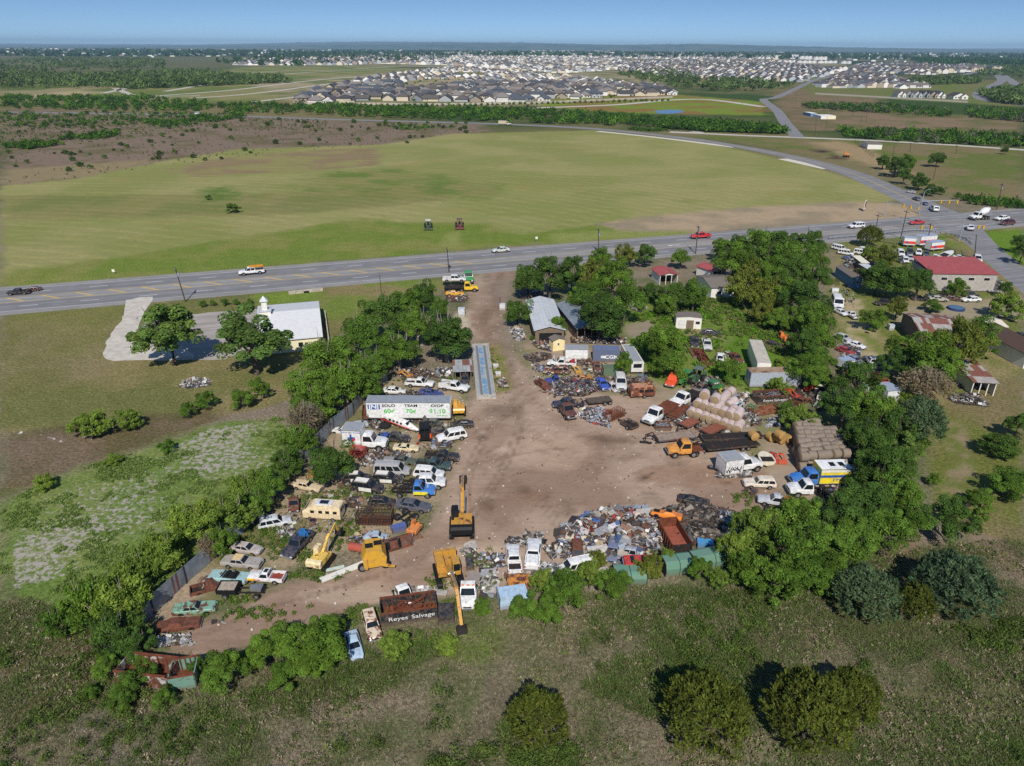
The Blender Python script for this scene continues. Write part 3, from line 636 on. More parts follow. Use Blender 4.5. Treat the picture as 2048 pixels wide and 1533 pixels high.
belt("@ tree in the wood right of the scrap heap, # from the containers", [
    (1470, 1100, 88, 'willow', .95, .3), (1515, 1060, 104, 'willow', .95, .3), (1500, 1140, 90, 'airy', .9, .25), (1570, 1100, 120, 'airy', .9, .3), (1600, 1040, 110, 'round', .95, .3), (1550, 1165, 100, 'airy', .8, .2), (1640, 1090, 116, 'round', .9, .3), (1625, 1150, 100, 'bright', .8, .2), (1675, 1030, 120, 'dark', .95, .35), (1700, 1085, 110, 'round', .9, .3), (1690, 1140, 80, 'round', .8, .2), (1740, 1010, 120, 'dark', .95, .35), (1770, 1060, 110, 'round', .9, .3), (1790, 990, 110, 'round', .95, .3), (1820, 1040, 90, 'round', .9, .3), (1760, 940, 110, 'airydark', 1.0, .35), (1800, 925, 84, 'dark', .95, .3), (1718, 965, 60, 'dark', 1.0, .3), (1560, 1040, 70, 'round', .9, .25), (1660, 1165, 70, 'bright', .7, .15)])
belt("@ tree right of the round bales, # from the white box trailer", [(1716, 770, 96, 'dark', 1.05, .35), (1690, 815, 84, 'dark', 1.05, .3), (1745, 825, 100, 'round', 1.0, .3), (1735, 880, 110, 'dark', .95, .3), (1700, 870, 60, 'dark', 1.0, .3), (1790, 860, 90, 'airydark', .95, .3), (1838, 845, 96, 'blue', 1.0, .25), (1820, 900, 70, 'oak', 1.0, .25)])
plant("leafy bush at the head of the brown bale stack", 1600, 840, 78, 'willow', .7, .05); plant("low bush beside the leafy bush by the bales", 1575, 822, 44, 'darkbush', .8, .05)
plant("lone round dark tree by the track past the wood", 1908, 1040, 100, 'dark', 1.0, .2); plant("dark green bush right of the lone round tree", 1965, 1000, 60, 'darkbush', .8, .05); plant("small pale bush between lone tree and track", 1960, 1030, 40, 'willow', .9, .05); plant("upright shrub on the track's edge by the wood", 1868, 960, 26, 'bright', 1.2, .1)
plant("dark bush in shade at the right frame edge above the track", 2010, 965, 90, 'darkbush', .7, .05); plant("small leaning tree casting a long shadow on the right grass", 2000, 890, 70, 'airydark', .7, .25); plant("small tree above the leaning one at the frame edge", 2038, 850, 56, 'dark', 1.0, .3)
belt("@ tree along the sandy track, # from the highway", [
    (1640, 488, 66, 'dark', 1.0, .35), (1600, 505, 70, 'round', 1.0, .35), (1648, 520, 70, 'round', 1.0, .35), (1610, 545, 84, 'dark', 1.0, .35), (1655, 560, 70, 'dark', 1.0, .35), (1590, 585, 84, 'bright', .95, .3), (1635, 600, 90, 'dark', 1.0, .35), (1655, 640, 88, 'round', 1.0, .35), (1610, 635, 70, 'bright', .9, .3), (1665, 680, 76, 'round', 1.0, .35), (1625, 685, 76, 'dark', 1.0, .3), (1660, 720, 66, 'round', 1.0, .3), (1630, 740, 84, 'bright', .9, .25), (1590, 735, 60, 'willow', .8, .15), (1665, 760, 70, 'round', 1.0, .3), (1575, 770, 44, 'willow', .8, .1)])
belt("@ tree on the wooded bank below the highway, # from the driveway", [
    (1200, 520, 50, 'bright', 1.1, .3), (1250, 512, 46, 'yellow', .9, .25), (1290, 510, 48, 'dark', .9, .25), (1362, 517, 44, 'round', .9, .25), (1446, 498, 52, 'round', .9, .25), (1480, 492, 60, 'dark', 1.0, .3), (1520, 490, 74, 'round', 1.0, .35), (1470, 525, 84, 'round', .95, .3), (1530, 525, 84, 'bright', .95, .3), (1565, 495, 70, 'dark', 1.0, .35), (1580, 530, 76, 'round', 1.0, .35), (1545, 555, 70, 'round', .9, .3), (1500, 548, 60, 'yellow', .9, .3)])
belt("@ tree shading the metal-roofed workshop, # from the driveway", [
    (1058, 556, 74, 'dark', 1.05, .3), (1100, 552, 84, 'dark', 1.0, .3), (1145, 548, 66, 'airydark', 1.1, .3), (1185, 555, 70, 'yellow', .95, .3), (1170, 595, 74, 'bright', .95, .3), (1225, 560, 90, 'bright', 1.0, .3), (1250, 600, 90, 'round', 1.0, .35), (1198, 622, 108, 'dark', 1.0, .4), (1225, 655, 56, 'dark', 1.0, .3)])
plant("round dark tree on the driveway side of the metal-roofed workshop", 1036, 622, 62, 'dark', 1.0, .2); plant("pale feathery tree in front of the metal-roofed workshop", 1114, 655, 46, 'airy', 1.0, .2)
belt("@ tree round the grey-roofed house, # from the workshop", [(1296, 585, 42, 'dark', 1.0, .3), (1345, 590, 58, 'dark', .95, .3), (1388, 590, 66, 'round', .95, .3), (1330, 610, 50, 'round', .9, .25), (1490, 578, 76, 'yellow', .95, .3), (1540, 590, 66, 'yellow', .95, .3), (1525, 625, 56, 'yellow', .9, .25), (1560, 640, 60, 'round', .9, .25)])
plant("large loose bush left of the red crane truck", 1330, 690, 96, 'round', 1.0, .15); plant("dark bush beside the pale scrap by the overgrown plot", 1290, 690, 60, 'darkbush', .9, .05); plant("lower bush in front of the large loose bush", 1345, 730, 84, 'darkbush', .8, .05)
plant("bush in front of the tall white trailer", 1462, 742, 62, 'darkbush', .8, .05); plant("slim young tree in front of the blue container", 1247, 730, 40, 'bright', 1.5, .12); plant("tiny round bush by the cream shed", 1064, 676, 12, 'bush', 1.0, .05, name='bush')
belt("@ tree on the smallholding, # from the blue shed", [(1758, 552, 78, 'dark', .85, .3), (1800, 558, 84, 'dark', .9, .3), (1838, 565, 70, 'dark', .9, .3), (1768, 515, 56, 'yellow', .8, .2), (1738, 508, 36, 'willow', .9, .2), (1744, 640, 52, 'bright', .9, .1), (1796, 615, 46, 'yellow', .9, .45), (1865, 612, 44, 'darkbush', .6, .1), (1912, 575, 46, 'bright', .9, .2), (2012, 578, 30, 'dark', 1.1, .2), (2018, 612, 76, 'willow', .7, .15)])
plant("dark round cedar beside the highway guardrail", 1740, 474, 48, 'cedar', .85, .05, name='cedar_tree', cat='tree')
belt("@ broad tree over the rusty-roofed barn, # from the white pickup", [(1790, 725, 70, 'dark', .9, .25), (1822, 705, 96, 'bright', .9, .3), (1870, 725, 110, 'bright', .9, .3), (1915, 690, 110, 'yellow', .9, .35), (1960, 672, 84, 'bright', .9, .3)])
plant("bare grey-branched tree in front of the rusty-roofed shed", 1852, 775, 104, 'bare', .7, .25)
belt("@ shrub on the sandy strip's near end, # from the small box trailer", [(1780, 815, 50, 'willow', .8, .05), (1815, 800, 40, 'willow', .8, .05), (1835, 880, 50, 'airy', .9, .1)])
plant("tree at the right frame edge beyond the side road", 2038, 487, 34, 'dark', 1.1, .2); plant("dark tree below it at the right frame edge beyond the side road", 2046, 506, 36, 'dark', 1.2, .2)
plant("olive cedar alone in the scrub, nearest the middle", 1076, 1437, 116, 'cedar', .95, .02, name='cedar_tree', cat='tree'); plant("big olive cedar, left of the pair at bottom right", 1414, 1428, 164, 'cedar', .95, .02, name='cedar_tree', cat='tree')
plant("biggest olive cedar of the pair at bottom right", 1618, 1425, 160, 'cedar', 1.0, .02, name='cedar_tree', cat='tree'); plant("olive cedar joined behind the biggest one", 1702, 1390, 108, 'cedar', .95, .02, name='cedar_tree', cat='tree')
plant("blue-green cedar left of the small olive one", 1732, 1190, 128, 'blue', .85, .02, name='cedar_tree', cat='tree'); plant("blue-green cedar standing alone on the right", 1910, 1172, 146, 'blue', .85, .02, name='cedar_tree', cat='tree'); plant("small olive cedar between the two blue-green cedars", 1832, 1206, 72, 'cedar', 1.1, .02, name='cedar_tree', cat='tree')
belt("@ bush on the church lawn's lower edge, # from the rubbish pile", [(412, 800, 48, 'darkbush', .8, .05), (376, 820, 36, 'darkbush', 1.0, .1), (484, 800, 54, 'darkbush', .8, .05), (520, 778, 46, 'bush', 1.0, .1), (180, 852, 84, 'willow', .65, .03), (255, 840, 56, 'willow', .8, .03), (88, 965, 46, 'willow', .7, .03), (335, 892, 36, 'darkbush', .8, .03), (225, 920, 40, 'willow', .5, .03)])
belt("small round clipped bush in the row by the church sign, # from the pole", [(405, 608, 18, 'darkbush', .8, .02), (425, 607, 16, 'darkbush', .8, .02), (450, 605, 20, 'darkbush', .8, .02), (471, 605, 16, 'darkbush', .8, .02), (499, 603, 15, 'darkbush', .8, .02)])
for l, *r in (("small bush standing alone in the mown field, farther one", 417, 395, 15, 'darkbush'), ("larger bush standing alone in the mown field", 464, 417, 30, 'darkbush')): plant(l, *r, .7, .02)
belt("@ tree by the field past the crossroads, # from the fence corner", [(1768, 322, 34, 'dark', .9, .2), (1792, 333, 42, 'dark', .9, .2), (1815, 328, 40, 'round', .95, .2), (1810, 352, 34, 'dark', .9, .2), (1840, 362, 36, 'airydark', .9, .2), (1862, 380, 30, 'airydark', .8, .15), (1874, 317, 40, 'dark', .8, .15), (1880, 380, 24, 'dark', .8, .1), (2010, 300, 16, 'dark', 1.0, .2)])
# scattered shrubs in the brown scrub field: one shared kind
_sr = random.Random(21); _n = 0
while _n < 150:
    a, b = _sr.uniform(0, 940), _sr.uniform(222, 362)
    if b > 345 - max(0, a - 130) * .085 or b < 226 + .02 * a: continue
    if b > 262 and _sr.random() > .35: continue
    s = _sr.uniform(6, 15) * (b / 300) ** 1.2
    plant("low green shrub scattered in the brown scrub field", a, b, s, _sr.choice(['darkbush', 'airydark']), _sr.uniform(.5, .8), .02, name='shrub', cat='shrub', group='shrubs in the brown scrub field'); _n += 1
# ---------------------------------------------------------------- growth nobody could count
def pts_in(rg, poly_px, n, gate=None):
    g = np.array(gpoly(poly_px)); lo, hi = g.min(0), g.max(0); out = []
    cnt = 0
    while cnt < n:
        q = rg.uniform(lo, hi, (n * 2 + 50, 2)); ok = inpoly(q[:, 0], q[:, 1], [tuple(p) for p in g])
        if gate is not None: ok &= gate(q[:, 0], q[:, 1], rg)
        q = q[ok]
        if len(q) == 0: break
        out.append(q); cnt += len(q)
    return np.concatenate(out)[:n]
def blades(name, rg, q, h, k, mat, cols, spread=.35, lean=.5, w=.045, kind="stuff", stiff=1.0):
    n = len(q); b = np.repeat(np.arange(n), k); N = n * k
    hh = (h * rg.uniform(.5, 1.3, n))[b] * rg.uniform(.6, 1.15, N)
    off = rg.normal(size=(N, 2)) * spread * (hh / h)[:, None] * .6
    base = np.concatenate([q[b] + off, np.zeros((N, 1))], 1)
    a = rg.uniform(0, 6.28, N); d = np.stack([np.cos(a), np.sin(a)], 1)
    tip = base + np.concatenate([off * .8 + d * (hh * lean * rg.random(N))[:, None], hh[:, None]], 1)
    midp = base * .45 + tip * .55; midp[:, 2] = hh * .62
    sd = np.concatenate([np.stack([-d[:, 1], d[:, 0]], 1) * (w * rg.uniform(.6, 1.5, N))[:, None], np.zeros((N, 1))], 1)
    v = np.stack([base, midp + sd, tip, midp - sd], 1).reshape(-1, 3)
    ci = rg.integers(0, len(cols), n)[b]; c = np.array([lin(*c) for c in cols])[ci] * rg.uniform(.6, 1.4, N)[:, None]
    return tag(put(name, np_mesh(name, v, np.arange(N * 4).reshape(N, 4), mat, c)), kind=kind)
M_leafcol = leaf_mat("weed_leaf", (1, 1, 1), (1.1, 1.1, 1.0), .2)
rg = np.random.default_rng(5)
YARDPOLY = gpoly([(735, 755), (945, 540), (1030, 535), (1040, 690), (1260, 680), (1500, 770), (1690, 960), (1520, 1040), (1440, 1120), (1250, 1150), (1080, 1180), (950, 1200), (900, 1250), (660, 1240), (500, 1290), (400, 1320), (310, 1310), (300, 1230), (450, 1080), (600, 930)])
ynot = lambda x, y: ~inpoly(x, y, YARDPOLY)
SCRUB = [(-150, 1560), (-150, 1230), (60, 1200), (300, 1290), (480, 1330), (700, 1260), (960, 1230), (1250, 1170), (1500, 1180), (1760, 1110), (2000, 1080), (2200, 1100), (2250, 1560)]
gate = lambda s, t: (lambda x, y, r: ynot(x, y) & (vnoise(x + s, y, 7, 3) * .6 + vnoise(x, y + s, 24, 3) * .4 > t - r.random(len(x)) * .12))
blades("dry_grass", rg, pts_in(rg, SCRUB, 34000, gate(5, .4)), .2, 6, M_leafcol, [(150, 136, 118), (96, 84, 70), (168, 150, 128), (112, 110, 78), (124, 108, 94)], .5, 1.1, .02)
blades("weed_undergrowth", rg, pts_in(rg, SCRUB, 13000, lambda x, y, r: ynot(x, y) & (vnoise(x + 40, y, 4, 3) * .5 + vnoise(x, y + 40, 26, 3) * .5 > .53 - r.random(len(x)) * .04)), .3, 12, M_leafcol, [(96, 112, 62), (106, 120, 70), (88, 104, 56), (116, 118, 82)], .6, .9, .022)
def shrub_mass(name, polys, n, size, per, cols, t=.5, s=80, lsz=.13, seed=1, gatef=None, flat=.8):
    rg = np.random.default_rng(seed); V_, C_ = [], []
    for poly in polys:
        q = pts_in(rg, poly, n, gatef or gate(s, t)); m_ = len(q)
        r = size * rg.uniform(.45, 1.35, m_); b = np.repeat(np.arange(m_), per); N = m_ * per
        d = rand_dirs(rg, N, -.1); o = np.concatenate([q, (r * .45)[:, None]], 1)[b] + d * (r[b] * rg.uniform(.3, 1.0, N))[:, None] * np.array([1, 1, flat])
        o[:, 2] = np.maximum(o[:, 2], .04)
        v, f = cards(rg, o, d + rg.normal(size=(N, 3)) * .7, lsz * rg.uniform(.6, 1.4, N) * (r[b] / size) ** .5, 1.7, up=rg.normal(size=(N, 3)) * .5 + d * .5 + np.array([0, 0, .5]))
        ci = rg.integers(0, len(cols), m_)[b]; V_.append(v); C_.append(np.array([lin(*c) for c in cols])[ci] * (rg.uniform(.75, 1.25, m_)[b] * rg.uniform(.65, 1.35, N))[:, None])
    v = np.concatenate(V_); c = np.concatenate(C_)
    return tag(put(name, np_mesh(name, v, np.arange(len(v)).reshape(-1, 4), M_leafcol, c)), kind="stuff")
shrub_mass("weed_undergrowth", [SCRUB], 7500, .34, 11, [(104, 120, 64), (92, 108, 56), (118, 124, 80), (140, 128, 102), (156, 142, 120)], lsz=.075, seed=8, gatef=lambda x, y, r: ynot(x, y) & (vnoise(x + 7, y, 4, 3) * .55 + vnoise(x, y + 7, 18, 3) * .45 > .49), flat=.7)
shrub_mass("scrub_undergrowth", [[(1180, 1240), (1290, 1180), (1560, 1190), (1530, 1300), (1480, 1410), (1300, 1440), (1160, 1380)], [(1720, 1280), (2150, 1230), (2200, 1560), (1740, 1560)], [(-100, 1270), (150, 1250), (330, 1420), (700, 1440), (900, 1330), (900, 1460), (500, 1560), (-100, 1560)], [(860, 1490), (1000, 1500), (1330, 1500), (1400, 1560), (860, 1570)]], 150, .72, 110, [(88, 106, 50), (78, 96, 46), (98, 112, 58)], lsz=.065, seed=9, gatef=lambda x, y, r: ynot(x, y) & (vnoise(x + 70, y, 9, 3) * .6 + vnoise(x, y + 70, 3, 2) * .4 > .53), flat=.9)
def sprays(poly, n, h, seed, t=.45, k=34): blades("scrub_undergrowth", np.random.default_rng(seed), pts_in(np.random.default_rng(seed), poly, int(n * 1.1), lambda x, y, r: ynot(x, y) & (vnoise(x + seed * 9, y, 10, 3) * .45 + vnoise(x, y + seed * 5, 2.6, 3) * .55 > t + .06)), h * .5, k + 16, M_leafcol, [(90, 110, 54), (100, 120, 62), (82, 100, 50), (112, 116, 76)], .55, .6, .028)
sprays([(1180, 1240), (1290, 1180), (1560, 1190), (1530, 1300), (1480, 1410), (1300, 1440), (1160, 1380)], 420, 1.0, 2, .4)
sprays([(660, 1280), (760, 1300), (900, 1270), (860, 1340), (740, 1390), (600, 1440), (480, 1400), (560, 1350)], 230, .95, 3, .42)
sprays([(-100, 1260), (150, 1240), (300, 1420), (450, 1400), (700, 1460), (500, 1560), (-100, 1560)], 150, .8, 4, .5); sprays([(860, 1490), (1120, 1420), (1330, 1360), (1400, 1540), (860, 1560)], 130, .9, 5, .5); sprays([(1720, 1300), (2150, 1240), (2200, 1560), (1700, 1560)], 330, .7, 6, .44)
# leafy ground cover of the wet patch on the left
wet = [(0, 1010), (130, 945), (300, 897), (420, 848), (560, 835), (600, 870), (570, 950), (480, 1020), (400, 1060), (330, 1140), (280, 1200), (100, 1215), (-40, 1200)]
wg = lambda x, y, r: vnoise(x + 13, y + 5, 15, 2) * .5 + vnoise(x + 5, y + 50, 3, 3) * .5 < .5
shrub_mass("green_ground_cover", [wet], 5200, .26, 9, [(106, 128, 64), (96, 118, 58), (120, 136, 78)], lsz=.08, seed=4, gatef=wg, flat=.3)
# weeds in and round the yard
def spots(name, lst, per, size, cols, lsz=.1, seed=6, pern=40, flat=.6):
    polys = []
    rg = np.random.default_rng(seed); V_, C_ = [], []
    for (x0, y0, rx, ry, n) in lst:
        c = V(x0, y0); a, b = abs(V(x0 + rx, y0).x - c.x), abs(V(x0, y0 + ry).y - c.y)
        q = np.array([c.x, c.y]) + rg.normal(size=(n, 2)) * .5 * np.array([a, b]); r = size * rg.uniform(.5, 1.4, n); bi = np.repeat(np.arange(n), pern); N = n * pern
        d = rand_dirs(rg, N, -.05); o = np.concatenate([q, (r * .3)[:, None]], 1)[bi] + d * (r[bi] * rg.uniform(.3, 1.05, N))[:, None] * np.array([1, 1, flat]); o[:, 2] = np.maximum(o[:, 2], .03)
        v, f = cards(rg, o, d + rg.normal(size=(N, 3)) * .6, lsz * rg.uniform(.6, 1.4, N), 1.5); V_.append(v)
        C_.append(np.array([lin(*c_) for c_ in cols])[rg.integers(0, len(cols), n)[bi]] * rg.uniform(.65, 1.35, N)[:, None])
    v = np.concatenate(V_); return tag(put(name, np_mesh(name, v, np.arange(len(v)).reshape(-1, 4), M_leafcol, np.concatenate(C_))), kind="stuff")
WC = [(88, 112, 46), (80, 104, 46), (104, 122, 60), (118, 120, 72)]
spots("yard_weeds", [(640, 1000, 60, 20, 60), (600, 1110, 60, 16, 60), (560, 1085, 40, 20, 60), (690, 1065, 40, 26, 70), (630, 1150, 60, 14, 36), (500, 1230, 70, 14, 40), (470, 1200, 40, 10, 24), (740, 985, 60, 14, 40), (690, 990, 30, 14, 30), (480, 1095, 40, 20, 40), (530, 1060, 40, 24, 50), (960, 1120, 40, 20, 30), (880, 1170, 30, 14, 26), (900, 1215, 50, 14, 30), (760, 1225, 60, 12, 24), (990, 1170, 40, 16, 24), (985, 740, 12, 40, 30), (900, 765, 30, 12, 30), (1440, 770, 60, 14, 40), (1560, 775, 70, 12, 40), (1560, 812, 40, 12, 30), (1490, 1000, 40, 16, 24), (820, 760, 40, 10, 18), (780, 890, 40, 14, 22), (790, 830, 30, 10, 16), (720, 1230, 30, 20, 40), (850, 1280, 60, 20, 60)], 0, .4, WC, .085)
spots("overgrown_weeds", [(1420, 625, 80, 24, 200), (1520, 660, 70, 30, 160), (1340, 640, 50, 16, 80), (1480, 610, 80, 14, 120), (1570, 690, 40, 30, 90), (1400, 690, 60, 20, 60), (1300, 600, 30, 14, 50), (1420, 730, 30, 12, 40)], 0, .9, WC + [(96, 140, 34)], .16, 7, 50)
# hedgerows and woods seen as one mass
def wood(name, polys, n, r, per, cols, lsz, seed, t=.46, sc=60):
    g = lambda x, y, rg: vnoise(x + seed * 33, y, sc, 4) > t - .06 * rg.random(len(x))
    return shrub_mass(name, polys, n, r, per, cols, lsz=lsz, seed=seed, gatef=g, flat=.95)
HC = [(70, 102, 36), (62, 92, 34), (84, 116, 40), (56, 84, 36)]
wood("hedgerow_foliage", [[(0, 196), (300, 196), (450, 212), (700, 212), (700, 232), (450, 228), (0, 218)], [(680, 215), (1050, 222), (1250, 236), (1330, 245), (1330, 256), (1200, 252), (980, 244), (680, 234)], [(1320, 244), (1460, 252), (1560, 262), (1575, 270), (1400, 264), (1320, 257)]], 620, 3.6, 60, HC, .62, 12, .36)
wood("hedgerow_foliage", [[(1680, 262), (1850, 268), (2060, 276), (2060, 296), (1850, 288), (1690, 276)], [(1600, 212), (1780, 214), (1900, 226), (1900, 236), (1740, 226), (1620, 220)], [(1930, 220), (2060, 226), (2060, 246), (1940, 236)]], 330, 3.2, 60, HC + [(92, 96, 76)], .6, 13, .3)
wood("field_edge_foliage", [[(270, 244), (480, 228), (500, 236), (330, 258)], [(0, 296), (120, 280), (240, 266), (230, 274), (60, 300)], [(0, 228), (300, 226), (450, 234), (300, 252), (0, 262)]], 240, 2.2, 45, HC, .42, 14, .42, 30)
wood("roadside_foliage", [[(760, 250), (900, 254), (930, 262), (800, 262)], [(1240, 258), (1340, 262), (1300, 264)], [(1900, 395), (2050, 405), (2050, 420), (1940, 410)]], 70, 1.6, 40, HC, .34, 15, .3, 30)
HC = [(92, 112, 60), (82, 100, 56), (100, 118, 66), (74, 94, 52)]
wood("distant_wood", [[(0, 152), (400, 146), (560, 160), (300, 176), (0, 180)], [(0, 118), (330, 118), (330, 140), (0, 146)], [(200, 168), (560, 158), (580, 166), (260, 180)]], 700, 7, 30, HC, 1.5, 16, .46, 120)
wood("distant_wood", [[(1230, 150), (1330, 140), (1400, 158), (1600, 168), (1560, 180), (1460, 186), (1340, 175)], [(1900, 130), (2048, 132), (2048, 160), (1960, 150)], [(1960, 190), (2048, 180), (2048, 212), (1990, 206)], [(1330, 128), (1560, 132), (1560, 138), (1330, 136)], [(1820, 162), (1960, 160), (1960, 168), (1820, 172)]], 420, 6, 30, HC, 1.4, 17, .3, 80)
wood("far_wood", [[(0, 101), (2048, 110), (2048, 122), (1400, 118), (700, 112), (0, 116)]], 2600, 14, 12, [(54, 84, 40), (46, 74, 38), (64, 92, 44)], 7.0, 18, .43, 900)
wood("far_wood", [[(600, 106), (900, 104), (900, 122), (600, 134), (420, 128)], [(1820, 120), (2048, 122), (2048, 134), (1850, 132)]], 900, 11, 16, [(58, 88, 42), (50, 78, 40)], 3.4, 19, .34, 500)
wood("scrub_foliage", [[(0, 226), (420, 232), (660, 242), (640, 262), (400, 262), (150, 290), (0, 300)]], 1500, .8, 12, HC + [(110, 104, 74), (120, 110, 84)], .3, 20, .36, 30); wood("scrub_foliage", [[(640, 244), (930, 250), (960, 262), (760, 290), (420, 322), (130, 360), (0, 366), (0, 310)]], 700, .6, 10, [(112, 104, 78), (96, 100, 56), (122, 112, 90)], .22, 24, .4, 30)
# ================================================================ BUILDINGS AND STREET FURNITURE
def plain(name, c, rough=.8, var=.25, scale=1.5, rust=0.0, spec=.25, metal=0.0):
    m = Mat(name, rough, spec); p = m.objc()
    b = m.mix(m.ramp(m.noise(scale, 5, p, .65), .3, .75), tuple(min(1, q * (1 + var * .4)) for q in c), tuple(q * (1 - var) for q in c))
    if rust: b = m.mix(m.ramp(m.noise(scale * .8, 6, p, .7, .6), .62 - rust * .4, .7 - rust * .3), b, m.mix(m.ramp(m.noise(4, 4, p), .3, .7), lin(122, 66, 40), lin(78, 46, 34)))
    m.b.inputs["Metallic"].default_value = metal
    return m.color(b).m
def panelled(name, c1, c2, width=.9, axis=0, rough=.45, rust=0.0, metal=0.0):
    """sheet-metal roofing or cladding with standing ribs along one axis"""
    m = Mat(name, rough, .35); p = m.objc(); sx = m.n("SeparateXYZ"); m.set(sx.inputs[0], p); a = sx.outputs[axis]
    st = m.math('FRACT', m.math('MULTIPLY', a, 1 / width)); rib = m.ramp(m.math('ABSOLUTE', m.math('SUBTRACT', st, .5)), .43, .5)
    cell = m.n("TexWhiteNoise"); cell.noise_dimensions = '1D'; m.set(cell.inputs["W"], m.math('FLOOR', m.math('MULTIPLY', a, 1 / width)))
    b = m.mix(m.ramp(m.noise(.8, 5, p, .65), .3, .72), c1, c2); b = m.mix(m.math('MULTIPLY', cell.outputs[0], .3), b, c2)
    if rust:
        oth = sx.outputs[1 - axis if axis < 2 else 0]
        c3 = m.n("TexWhiteNoise"); c3.noise_dimensions = '2D'; cb = m.n("CombineXYZ"); m.set(cb.inputs[0], m.math('FLOOR', m.math('MULTIPLY', a, 1 / width))); m.set(cb.inputs[1], m.math('FLOOR', m.math('MULTIPLY', oth, .42))); m.set(c3.inputs["Vector"], cb.outputs[0])
        rf = m.math('MAXIMUM', m.ramp(c3.outputs[0], .98 - rust, 1.0 - rust), m.ramp(m.noise(1.2, 5, p, .7), .62, .72))
        b = m.mix(m.math('MULTIPLY', rf, .9), b, m.mix(m.ramp(m.noise(3, 4, p), .3, .7), lin(142, 78, 54), lin(96, 56, 44)))
    m.color(m.mix(m.math('MULTIPLY', rib, .35), b, m.mix(1, b, (.55, .55, .55), 'MULTIPLY'))); m.bump(rib, .5, .04); m.b.inputs["Metallic"].default_value = metal
    return m.m
M_tinroof = panelled("blue_grey_tin_roof", lin(206, 208, 210), lin(186, 190, 194), .8); M_greyroof = panelled("grey_sheet_roof", lin(136, 144, 152), lin(112, 120, 130), .9)
M_redroof = panelled("red_sheet_roof", lin(172, 88, 84), lin(156, 76, 74), .6); M_rustroof = panelled("rusty_striped_roof", lin(176, 170, 164), lin(150, 142, 136), .75, 0, .8, .55)
M_block = plain("grey_block_wall", lin(172, 166, 158), .9, .2); M_white_w = plain("white_wall", lin(226, 222, 212), .8, .12); M_cream_w = plain("cream_wall", lin(232, 222, 188), .85, .1)
M_darkin = plain("dark_opening", lin(34, 32, 32), .9); M_shing = plain("brown_shingles", lin(88, 70, 62), .95, .3, 5); M_shing2 = plain("grey_shingles", lin(120, 112, 104), .95, .3, 5)
M_blue_w = plain("blue_boards", lin(98, 140, 176), .8); M_wood = plain("weathered_wood", lin(126, 110, 94), .95, .35, 3); M_pole = plain("pole_wood", lin(78, 66, 58), .95); M_galv = plain("galvanised_steel", lin(168, 174, 178), .45, .2, 2, 0, .4, .4)
M_glass = Mat("dark_glass", .08, .6).color((.012, .016, .02)).m; M_black = plain("black_plastic", lin(30, 30, 32), .6)
M_conc_w = plain("old_concrete", lin(182, 172, 160), .95, .3, 1.0); M_yellow = plain("signal_yellow", lin(214, 160, 20), .6)
